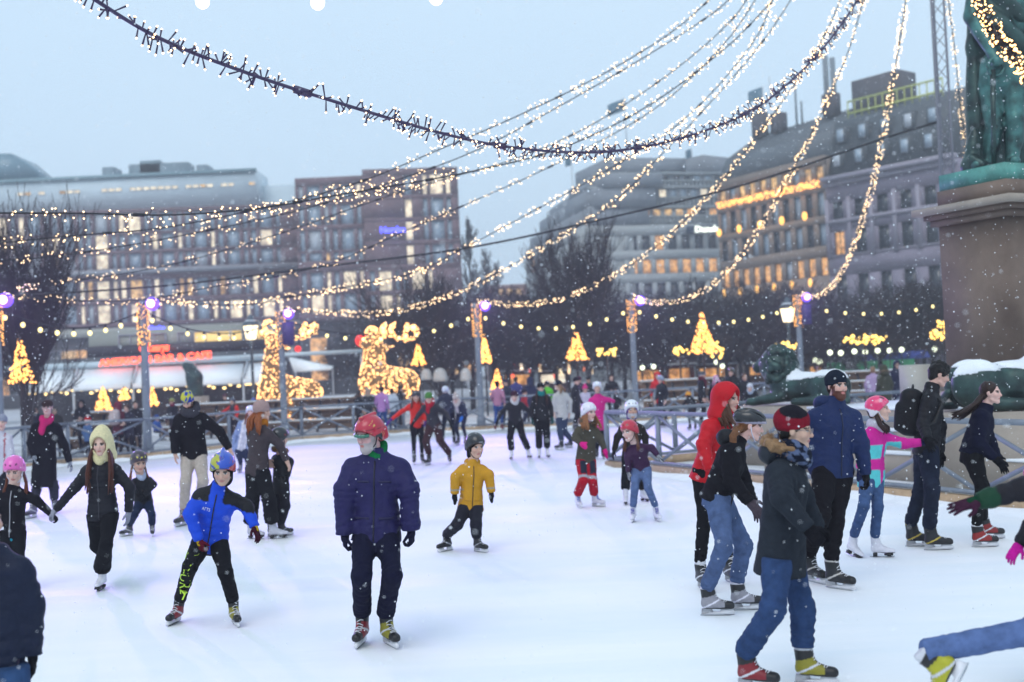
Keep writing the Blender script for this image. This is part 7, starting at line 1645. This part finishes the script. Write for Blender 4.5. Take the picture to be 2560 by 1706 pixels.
# ---------------- 24 girl in pink and turquoise jacket
def pj(V, J, s, R):
    l_ = loc(V, J, R); C = np.tile(colr('#c81e8c'), (len(V), 1)); L = np.linalg.norm(J['neck']-J['pelvis']); t = l_[:, 2]/L; arm = np.zeros(len(V), bool)
    for k in 'ab':
        ab = J['w'+k]-J['e'+k]; tt = np.clip(((V-J['e'+k])@ab)/(ab@ab), 0, 1); arm |= np.sqrt(((V-J['e'+k]-tt[:, None]*ab)**2).sum(1)) < .075*s
    teal = ((np.abs(l_[:, 0]) > .03*s) & ((t < .12) | ((t > .40-.3*l_[:, 0]) & (t < .70-.3*l_[:, 0])))) & ~arm; C[teal] = colr('#58c2c6'); return C
figure(F_, dict(H=1.55, label='girl in pink helmet and pink-turquoise jacket reaching out an arm', jacketfn=pj, jacket='#c81e8c', hem=-.17, bulk=1.05, flare=1.06, jwr=.010, pants='#3d5278', pmat='denim', leg=(.084, .060, .050), head=1.05, hair='#2a1410', hairkind='pig', hairlen=.10, look=(66, 2, 0), helmet=('ski', '#e0306c', '#d8d4dc', '#3a1828'), mouth=1, skin=(.64, .42, .34), scarf=('#c0bcc8',), scarffat=.85, gloves='#1a2040', handb='fist', skate=WHITEF, strapw=1),
     ((450, 1338, 24, -14, -10), (642, 1342, 72)), (572, 800), (592, 480), (618, 378, -.03), (((520, 640, .2), (500, 760, -.2)), ((776, 598, -.3), (890, 592, -.3))), ((520, 1010), (612, 1010)), 42)
# ---------------- 25 man with backpack
figure(F_, dict(H=1.84, label='dark-haired man in black puffer jacket carrying a black backpack', jacket='#141319', hem=-.06, quilt=.055, jwr=.007, bulk=1.02, pants='#1c2233', pmat='denim', leg=(.094, .070, .060), pwr=.014, look=(78, -22, 0), hair='#120d0c', hairkind='curly', skin=(.62, .37, .30), backpack='#111116', handa='relax', handb='relax', gloves='#131318', mouth=1, collar=.05, skate=('hockey', ('#111114', '#17171c', '#b8a040'))),
     ((1005, 1296, 82), (882, 1272, 80)), (930, 640), (962, 250), (1015, 150, -.02), (((905, 470, -.3), (938, 568, -.8)), ((1020, 480, .3), (1020, 650, -.1))), ((968, 900), (892, 910)), 80, syaw=66)
# ---------------- 26 girl in short dark furry jacket
figure(F_, dict(H=1.72, label='girl with long loose brown hair in short dark furry jacket', jacket='#12142a', jmat='knit', hem=-.02, bulk=1.05, jwr=.014, jws=20, pants='#0f0f13', leg=(.094, .062, .048), look=(52, -2, 0), hair='#2c1c16', hairkind='back', hairlen=.30, hairfront=0, blow=(-.75, .1, .35), skin=(.68, .42, .36), brow=(.05, .03, .02), handa='relax', handb='relax', gloves='#101015', skate=('hockey', ('#17171b', '#8a1c1c', '#c9c9cf'))),
     ((1310, 1276, 84), (1352, 1222, 80)), (1228, 665), (1318, 368), (1352, 268, -.03), (((1262, 585, -.4), (1370, 690, -.3)), ((1345, 590, .3), (1405, 705, .1))), ((1292, 890), (1300, 880)), 74, syaw=60)
# ---------------- 27 / 28 figures cut by the frame edge
figure(G_, dict(H=1.74, jacketfn=lambda V, J, s, R: np.where((((V-J['wa'])**2).sum(1) < .0130)[:, None], colr('#0f3a26')[None], colr('#1a1820')[None]), label='skater in dark quilted jacket with green cuff and maroon glove trailing a jeans leg', jacket='#1a1820', quilt=.09, hem=-.10, bulk=1.08, pants='#566a96', pmat='denim', leg=(.094, .072, .064), beanie=('#2a2a34',), look=(70, -4, 0), gloves=('#3a1c30', '#3a1c30'), gcuff='#0f3a26', handa='open', handb='relax', skate=('hockey', (('#17171b', '#a8a41c', '#c9c9cf'), ('#16161a', '#7e1420', '#c9c9cf'))), res=.016, skin=(.6, .38, .3)),
     ((612, 1585, -108, -62, 0, -.15, 0), (1330, 1720, 80)), (1420, 830), (1500, 130), (1530, -10, 0), (((1060, 310, 0), (745, 395, 0)), ((1650, 420, .3), (1800, 480, .2))), ((1085, 1240, 0), (1420, 1250)), 78, depth=6.5)
figure(G_, dict(H=1.36, label='child with magenta gloves mostly hidden by the picture edge'.replace(' mostly hidden by the picture edge', ' in black jacket beside the quilted skater'), jacket='#15151b', hem=-.1, bulk=1.1, pants='#1a1a22', head=1.1, helmet=('dome', '#b02a70', '#b02a70', '#501030'), look=(60, -4, 0), gloves='#d01e9a', gcuff='#d01e9a', handa='relax', handb='relax', skate=BLK, res=.016),
     ((1180, 1560, 60), (1340, 1580, 60)), (1190, 790), (1180, 400), (1190, 280), (((1090, 560, 0), (1012, 668, 0)), ((1330, 560), (1360, 720))), ((1175, 1080), (1290, 1080)), 55, depth=6.9)
# ---------------- 30-34 children by the fence corner
def op(V, J, s, R):
    C = np.tile(colr('#a81428'), (len(V), 1)); 
    for k in 'ab':
        ab = J['k'+k]-J['h'+k]; t = ((V-J['h'+k])@ab)/(ab@ab); f = (V-J['h'+k])@J['fwd']; n2 = np.abs((V-J['h'+k]-t[:, None]*ab)@np.cross(J['fwd'], (0, 0, 1))); C[(t > .15) & (t < .78) & (f > 0) & (n2 < .05)] = colr('#232838')
        C[np.abs(t-.92) < .04] = colr('#a0a0a8')
    return C
figure(D_, dict(H=1.45, label='girl in white helmet, olive parka, red trousers and pink mittens', jacket='#4a463c', jmat='cloth', hem=-.12, bulk=1.10, flare=1.08, pantsfn=op, pants='#a81428', leg=(.100, .082, .078), head=1.08, hair='#8a5a34', hairkind='long', hairlen=.16, look=(40, -6, 0), helmet=('dome', '#dcd8e2', '#dcd8e2', '#a0a0b0'), inner='#c07a90', strapw=1, furhood='#5a4632', gloves='#d0207e', handa='mitt', handb='mitt', skin=(.66, .42, .36), skate=('kids', ('#d0cedb', '#3a5ab0', '#4a9ac0'))),
     ((250, 1305, 12, -8, 0), (432, 1296, 55)), (315, 850), (332, 500), (345, 415, -.04), (((212, 650, -.3), (272, 705, -.9)), ((448, 650, -.2), (488, 755, -.2))), ((292, 1050), (378, 1050)), 20)
figure(D_, dict(H=1.30, label='girl in red helmet and purple jacket leaning with striped gloves', jacket='#34163a', hem=-.05, bulk=1.06, quilt=.04, jwr=.008, pants='#56688f', pmat='denim', leg=(.094, .068, .058), head=1.10, hair='#5a3420', hairkind='pig', hairlen=.14, look=(-42, -10, -6), helmet=('dome', '#b81c38', '#b81c38', '#1a1018'), gloves='#14141c', gstripe='#c0c0c8', handa='relax', handb='open', skin=(.66, .43, .38), skate=('kids', ('#dcdae6', '#4a4a9a', '#d8d6e4'))),
     ((757, 1437, -15), (985, 1432, 12)), (832, 935), (768, 668), (722, 592, -.05), (((708, 830, -.3), (714, 968, -.3)), ((925, 742, -.3), (985, 815, -.5))), ((772, 1120), (895, 1115)), -14, lean=-.08)
figure(D_, dict(H=1.42, label='child in white helmet, purple balaclava and dark brown jacket behind the purple-jacketed girl', jacket='#26211e', jmat='cloth', hem=-.14, bulk=1.08, pants='#14151b', leg=(.10, .085, .082), head=1.08, look=(4, -4, 0), helmet=('dome', '#dfe2ea', '#dfe2ea', '#2a2a34'), inner='#5a2a8a', mask='#b8b4bc', gloves='#131318', handa='relax', handb='relax', skin=(.5, .3, .22), skate=('fig', ('#d0cedb',))),
     ((690, 1275, -8), (868, 1248, 25)), (745, 800), (745, 478), (745, 390, -.03), (((612, 645, -.3), (580, 770, -.2)), ((868, 640, .2), (880, 760))), ((690, 1040), (830, 1030)), 0)
figure(D_, dict(H=1.62, label='girl in white helmet and long magenta jacket by the fence corner', jacket='#c8147c', hem=-.18, bulk=1.05, pants='#1a1a22', look=(2, -4, 0), helmet=('dome', '#dfe2ea', '#dfe2ea', '#b0b4c0'), gloves='#3a3440', skin=(.6, .38, .3), skate=BLK),
     ((420, 850, -8), (485, 850, 8)), (445, 515), (425, 245), (420, 185, -.03), (((345, 350), (335, 450)), ((530, 300), (585, 315))), ((430, 690), (480, 690)), 5)
figure(D_, dict(H=1.70, label='person in cream jacket and dark cap skating away beside the far group', jacket='#b8b6b2', hem=-.14, bulk=1.08, pants='#2e3a52', pmat='denim', leg=(.10, .085, .08), look=(-120, -4, 0), beanie=('#1c2030',), hair='#8a6a4a', hairkind='back', hairlen=.12, skin=(.6, .4, .3), skate=BLK),
     ((160, 745, -130), (72, 765, -120)), (92, 440), (78, 215), (55, 165, 0), (((170, 310), (165, 420)), ((20, 310), (20, 410))), ((110, 590), (75, 590)), -150)
# ---------------- far skaters and spectators
def px_(c, x, y): return c[0]+x/c[2], c[1]+y/c[2]
def bg(c, x, y, H, yaw, pose, label, group='skaters on the ice', **k):
    k['label'] = label; k['group'] = group; k.setdefault('skate', BLK if group == 'skaters on the ice' else BOOT); q = px_(c, x, y); return posed(q[0], q[1], H, yaw, k, pose)
SP = 'spectators round the rink'
bg(H2_, 1935, 1545, 1.66, 10, 'reach', 'skater in orange-red jacket and grey beanie stretching an arm aside', jacket='#d02418', pants='#15151b', beanie=('#4a4a50',), gloves='#5a3080', hair='#5a2a1a', hairkind='long', hairlen=.15)
bg(H2_, 2085, 1552, 1.74, -18, 'glide', 'skater with green beanie, red scarf and brown trousers', jacket='#2c2a30', pants='#3a2226', leg=(.1, .085, .08), beanie=('#4a7a3a',), scarf=('#a8142a',), scarftail=.2, look=(-25, -24, 0), gloves='#15141a')
bg(H2_, 2225, 1370, 1.78, 195, 'glide', 'dark navy-clad skater with white helmet turned away', jacket='#1a1e36', pants='#141826', helmet=('dome', '#c8ccd6', '#c8ccd6', '#808898'), gloves='#2a3a7a')
bg(H3_, 640, 1372, 1.68, -18, 'bend', 'skater in cream bobble hat and long cream scarf bending forward', jacket='#18203a', pants='#1a1e34', beanie=('#b8aca4',), pompom='#c8bab0', scarf=('#c9c0b6',), scarftail=.34, look=(-25, -22, 0), gloves='#2a6ac0', skin=(.6, .4, .3))
bg(H3_, 985, 1240, 1.70, 172, 'walk', 'skater in dusty pink jacket and blue jeans seen from behind', jacket='#a8728c', pants='#2a4a86', pmat='denim', hair='#1a1412', gloves=None, skate=('hockey', ('#5a1a22', '#7a2028', '#c0c0c0')), beanie=('#15151b',))
bg(H3_, 1150, 1500, 1.66, -4, 'glide', 'skater in black overalls, plum hat and white neck warmer', jacket='#1c1a22', pants='#15141b', leg=(.1, .085, .085), beanie=('#3a1a2c',), scarf=('#c9c6c8',), skin=(.6, .38, .32), gloves='#17161c', skate=WHITEF)
bg(H3_, 1395, 1488, 1.72, 4, 'stand', 'long-haired skater in black jacket and black trousers', jacket='#14131a', pants='#121218', leg=(.1, .085, .085), hair='#3a1e16', hairkind='long', hairlen=.3, beanie=('#15141a',), scarf=('#1a7a7a',), gloves='#1a4a4a', skate=WHITEF)
bg(H3_, 1225, 1215, 1.30, 120, 'stand', 'child in red jacket among the far skaters', jacket='#b01c2c', pants='#222a48', beanie=('#2a2030',))
bg(H3_, 1060, 1225, 1.70, 160, 'stand', 'skater in dark blue cap beside the dusty pink jacket', jacket='#1a2036', pants='#15151d', cap='#1a2444')
bg(H3_, 1285, 1185, 1.80, 178, 'stand', 'spectator in navy hooded coat with back turned by the far rail', SP, jacket='#1c2244', hem=-.3, pants='#15151d', hood=('#1c2244',))
bg(H3_, 1440, 1175, 1.62, 175, 'stand', 'spectator in acid green vest far behind the skaters', SP, jacket='#5ac02a', pants='#1a1a22', beanie=('#1a1a22',))
bg(H3_, 1155, 1165, 1.85, 178, 'stand', 'tall spectator in violet-blue coat far behind the skaters', SP, jacket='#3a3a78', hem=-.3, pants='#15151d', hair='#1a1412')
bg(H3_, 1705, 1245, 1.70, 60, 'stand', 'skater in long black coat with dark hat beside the magenta jacket', jacket='#14141c', hem=-.4, pants='#14141a', beanie=('#1c141c',), gloves='#14141a')
bg(H3_, 1790, 1215, 1.36, 10, 'stand', 'child in pink hat and pale jacket behind the magenta jacket', jacket='#c0b8c8', pants='#1a1a24', beanie=('#d0307c',), pompom='#d0307c')
bg(H3_, 2035, 1160, 1.80, 0, 'fold', 'spectator in black parka watching beside a grey pole', SP, jacket='#121218', hem=-.35, pants='#121218', hair='#2a1c16')
bg(H3_, 2068, 1165, 1.25, 0, 'stand', 'child in black hooded jacket standing before a parent'.replace('a parent', 'the black parka'), SP, jacket='#131319', pants='#131319', hood=('#131319',))
bg(H3_, 1740, 1165, 1.75, 175, 'stand', 'spectator in plum hat far behind the fence', SP, jacket='#2a1a2c', pants='#15151b', beanie=('#4a1a34',))
bg(H3_, 1820, 1150, 1.72, 10, 'stand', 'spectator in black cap far behind the fence', SP, jacket='#15161c', pants='#15151b', cap='#121216')
bg(H2_, 1395, 1250, 1.55, 150, 'stand', 'child in fur-hooded black jacket leaning at the fence by the reindeer', SP, jacket='#14141a', hem=-.2, pants='#14141a', furhood='#4a3426', hair='#2a1a14')
bg(H2_, 1485, 1225, 1.62, 0, 'stand', 'spectator with thick cream fur hood behind the fence', SP, jacket='#2a2a30', pants='#15151b', hood=('#b8a898',), hoodmat='cloth')
bg(H2_, 1610, 1300, 1.72, 172, 'walk', 'skater in lilac top and jeans heading to the fence', jacket='#a878ae', jmat='cloth', pants='#2a4a80', pmat='denim', hair='#1a1412', skate=WHITEF)
bg(H2_, 1705, 1265, 1.66, 175, 'stand', 'spectator in white jacket beside the lilac top', SP, jacket='#b8c0cc', pants='#3a4a6a', hair='#2a2018')
bg(H2_, 1775, 1225, 1.72, 120, 'stand', 'spectator in black jacket with tousled dark hair by the reindeer legs', SP, jacket='#14141a', pants='#14141a', hair='#2a1a14', hairkind='curly')
bg(H2_, 250, 1345, 1.50, -20, 'reach', 'skater in grey helmet and orange-sleeved dark jacket', jacketfn=lambda V, J, s, R: np.where((np.abs(loc(V, J, R)[:, 0]) > .13*s)[:, None], colr('#d8281c')[None], colr('#2a2a32')[None]), pants='#1a1a24', helmet=('dome', '#3a4458', '#3a4458', '#1a1a22'))
bg(H2_, 430, 1245, 1.40, 10, 'stand', 'child in blue helmet at the fence before the reindeer', SP, jacket='#1a1a2a', pants='#15151d', helmet=('dome', '#2a4ab0', '#2a4ab0', '#14204a'), scarf=('#8a2050',))
bg(H2_, 165, 1255, 1.64, 30, 'stand', 'spectator in plum knitted hat behind the orange-sleeved skater', SP, jacket='#14141a', pants='#15151d', beanie=('#5a3a48',))
bg(H1_, 1600, 1345, 1.55, -15, 'stand', 'skater in yellow-black helmet and dark jacket behind the patterned beanie', jacket='#1a1a22', pants='#15151d', helmet=('dome', '#8a8a2a', '#2a2a1a', '#1a1a1a'), scarf=('#7a1a3a',), gloves='#3a1a24')
bg(H1_, 1440, 1330, 1.30, 60, 'sit', 'child in blue jacket sitting on the snowy bench', SP, jacket='#2a5aa8', pants='#1a2030', beanie=('#2a4a8a',))
bg(H1_, 770, 1440, 1.80, 5, 'fold', 'spectator in black hooded coat with arms folded', SP, jacket='#121219', hem=-.38, bulk=1.12, pants='#121218', hood=('#121219',), skin=(.55, .34, .27))
bg(H1_, 815, 1490, 1.22, 160, 'stand', 'child in red santa hat and steel blue jacket', SP, jacket='#41618f', hem=-.2, bulk=1.12, pants='#1a1c26', beanie=('#c01c24', None, '#d8d4d4'), pompom='#d8d4d4', head=1.1)
bg(H1_, 1095, 1480, 1.70, 165, 'fold', 'spectator in maroon hooded coat with a pale bag across the back', SP, jacket='#5a1626', hem=-.22, pants='#14141a', hood=('#6a1c30',), backpack='#b8a8a8')
bg(H1_, 1195, 1475, 1.62, -20, 'fold', 'spectator in navy coat facing the maroon hood', SP, jacket='#1a1c2e', hem=-.3, pants='#14141a', hair='#3a241a', skin=(.6, .38, .3))
bg(H1_, 1262, 1465, 1.72, 20, 'stand', 'spectator in black coat half behind the first pole', SP, jacket='#131319', hem=-.3, pants='#14141a', hair='#15100e')
bg(H1_, 345, 1480, 1.66, 20, 'stand', 'dark-haired spectator in navy jacket behind the pink scarf', SP, jacket='#1a2034', pants='#15151d', hair='#15100e', skin=(.52, .33, .24))
bg(H1_, 520, 1480, 1.62, 10, 'stand', 'dark-haired spectator in olive jacket behind the pink scarf', SP, jacket='#2c2a26', pants='#15151d', hair='#15100e', skin=(.52, .33, .24))
bg(H4_, 545, 1150, 1.78, 0, 'stand', 'spectator in bright red hooded coat behind the far rail', SP, jacket='#d01a1e', hem=-.3, pants='#15151d', hood=('#d01a1e',))
bg(H4_, 585, 1210, 1.62, -50, 'stand', 'skater in grey-blue helmet with long blond hair beyond the corner fence', jacket='#14161f', pants='#1a2030', helmet=('dome', '#8a98a8', '#8a98a8', '#3a4450'), hair='#a8865a', hairkind='back', hairlen=.2, look=(-50, -14, 0))
bg(H4_, 850, 1235, 1.28, -170, 'bend', 'child in orange-striped beanie beyond the corner fence', jacket='#131319', pants='#14141a', beanie=('#d07a1c', '#e0a040', None, 0, 40), hair='#1a1412', hairkind='back', hairlen=.1)
bg(H4_, 950, 1215, 1.72, 70, 'stand', 'skater in grey striped helmet with maroon scarf beyond the corner fence', jacket='#15161d', pants='#14141a', helmet=('bike', '#2a2e34', '#9aa0a8', '#15151a'), scarf=('#5a1a2c',), scarftail=.3)
bg(H4_, 1090, 1205, 1.66, 180, 'stand', 'spectator with pale pink hair beyond the corner fence', SP, jacket='#14141a', pants='#14141a', hair='#c890b0', hairkind='back', hairlen=.16)
bg(H4_, 1240, 1215, 1.80, -40, 'stand', 'skater in camouflage helmet and black jacket beyond the corner fence', jacket='#131319', pants='#14141a', helmet=('hockey', '#3a3026', '#7a7a2a', '#1a1a1a'))
bg(H4_, 1410, 1230, 1.55, -20, 'bend', 'child in white beanie beside the lion mane', jacket='#14161d', pants='#14141a', beanie=('#c9cbd4',), scarf=('#a8b8c8',))
bg(H4_, 1345, 1205, 1.70, 10, 'stand', 'spectator with brown hair behind the white beanie', SP, jacket='#1a1a24', pants='#14141a', hair='#4a2c1c')
bg(H5_, 985, 1130, 1.70, 150, 'stand', 'spectator in pale lilac jacket behind the lion', SP, jacket='#a890b0', pants='#2a3048', hair='#8a6a50')
bg(H5_, 1090, 1150, 1.74, -165, 'stand', 'spectator in olive fur-hooded parka behind the lion', SP, jacket='#3a3a2c', hem=-.35, bulk=1.12, pants='#1a1a22', hood=('#3a3a2c',), furhood='#5a4c38')
bg(H5_, 1210, 1110, 1.84, -10, 'stand', 'spectator in navy hooded coat beside the green hoarding', SP, jacket='#171c38', hem=-.35, bulk=1.1, pants='#14151f', hood=('#171c38',), skin=(.5, .32, .25))
bg(H5_, 470, 1085, 1.70, 0, 'fold', 'spectator in tan coat near the ochre stall', SP, jacket='#8a7058', pants='#2a2a30', hair='#4a3a30', scarf=('#8a8a96',))
# ================================================================== SNOWFALL AND HAZE
def snowfall():
    rg = np.random.default_rng(99); N = 60000
    Y = 3.2+ (rg.random(N)**.75)*52; X = rg.uniform(-.56, .56, N)*Y*1.02; Zz = CAM_H+rg.uniform(-.36, .40, N)*Y; ok = (Zz > .02) & (Zz < 17)
    P = np.c_[X, Y, Zz][ok]; Y = Y[ok]; r = rg.uniform(.0018, .0044, len(P))*(1+Y/22)
    V, F = blobs(P, r); j = rg.normal(1, .25, (len(P), 1, 3)); V = ((V.reshape(-1, 6, 3)-P[:, None])*j+P[:, None]).reshape(-1, 3)
    o = link('snowfall', mk_mesh('snowfall', V, F, None, True), mat('snow_flake', (.9, .92, .95), .7)); tag(o, 'fine snowflakes drifting down over the whole rink', 'snow', kind='stuff')
snowfall()
hz_m = bpy.data.materials.new('haze'); hz_m.use_nodes = True; nn = hz_m.node_tree.nodes; nn.clear(); oo = nn.new('ShaderNodeOutputMaterial'); pv = nn.new('ShaderNodeVolumePrincipled')
pv.inputs['Color'].default_value = (.93, .96, 1, 1); pv.inputs['Density'].default_value = HAZE; pv.inputs['Anisotropy'].default_value = 0.2; hz_m.node_tree.links.new(pv.outputs[0], oo.inputs['Volume'])
hb = MB().box((0, 120, 17.5), (420, 330, 37.5)).build('haze', hz_m); tag(hb, 'thin snowy haze filling the air over the square', 'haze', kind='stuff')
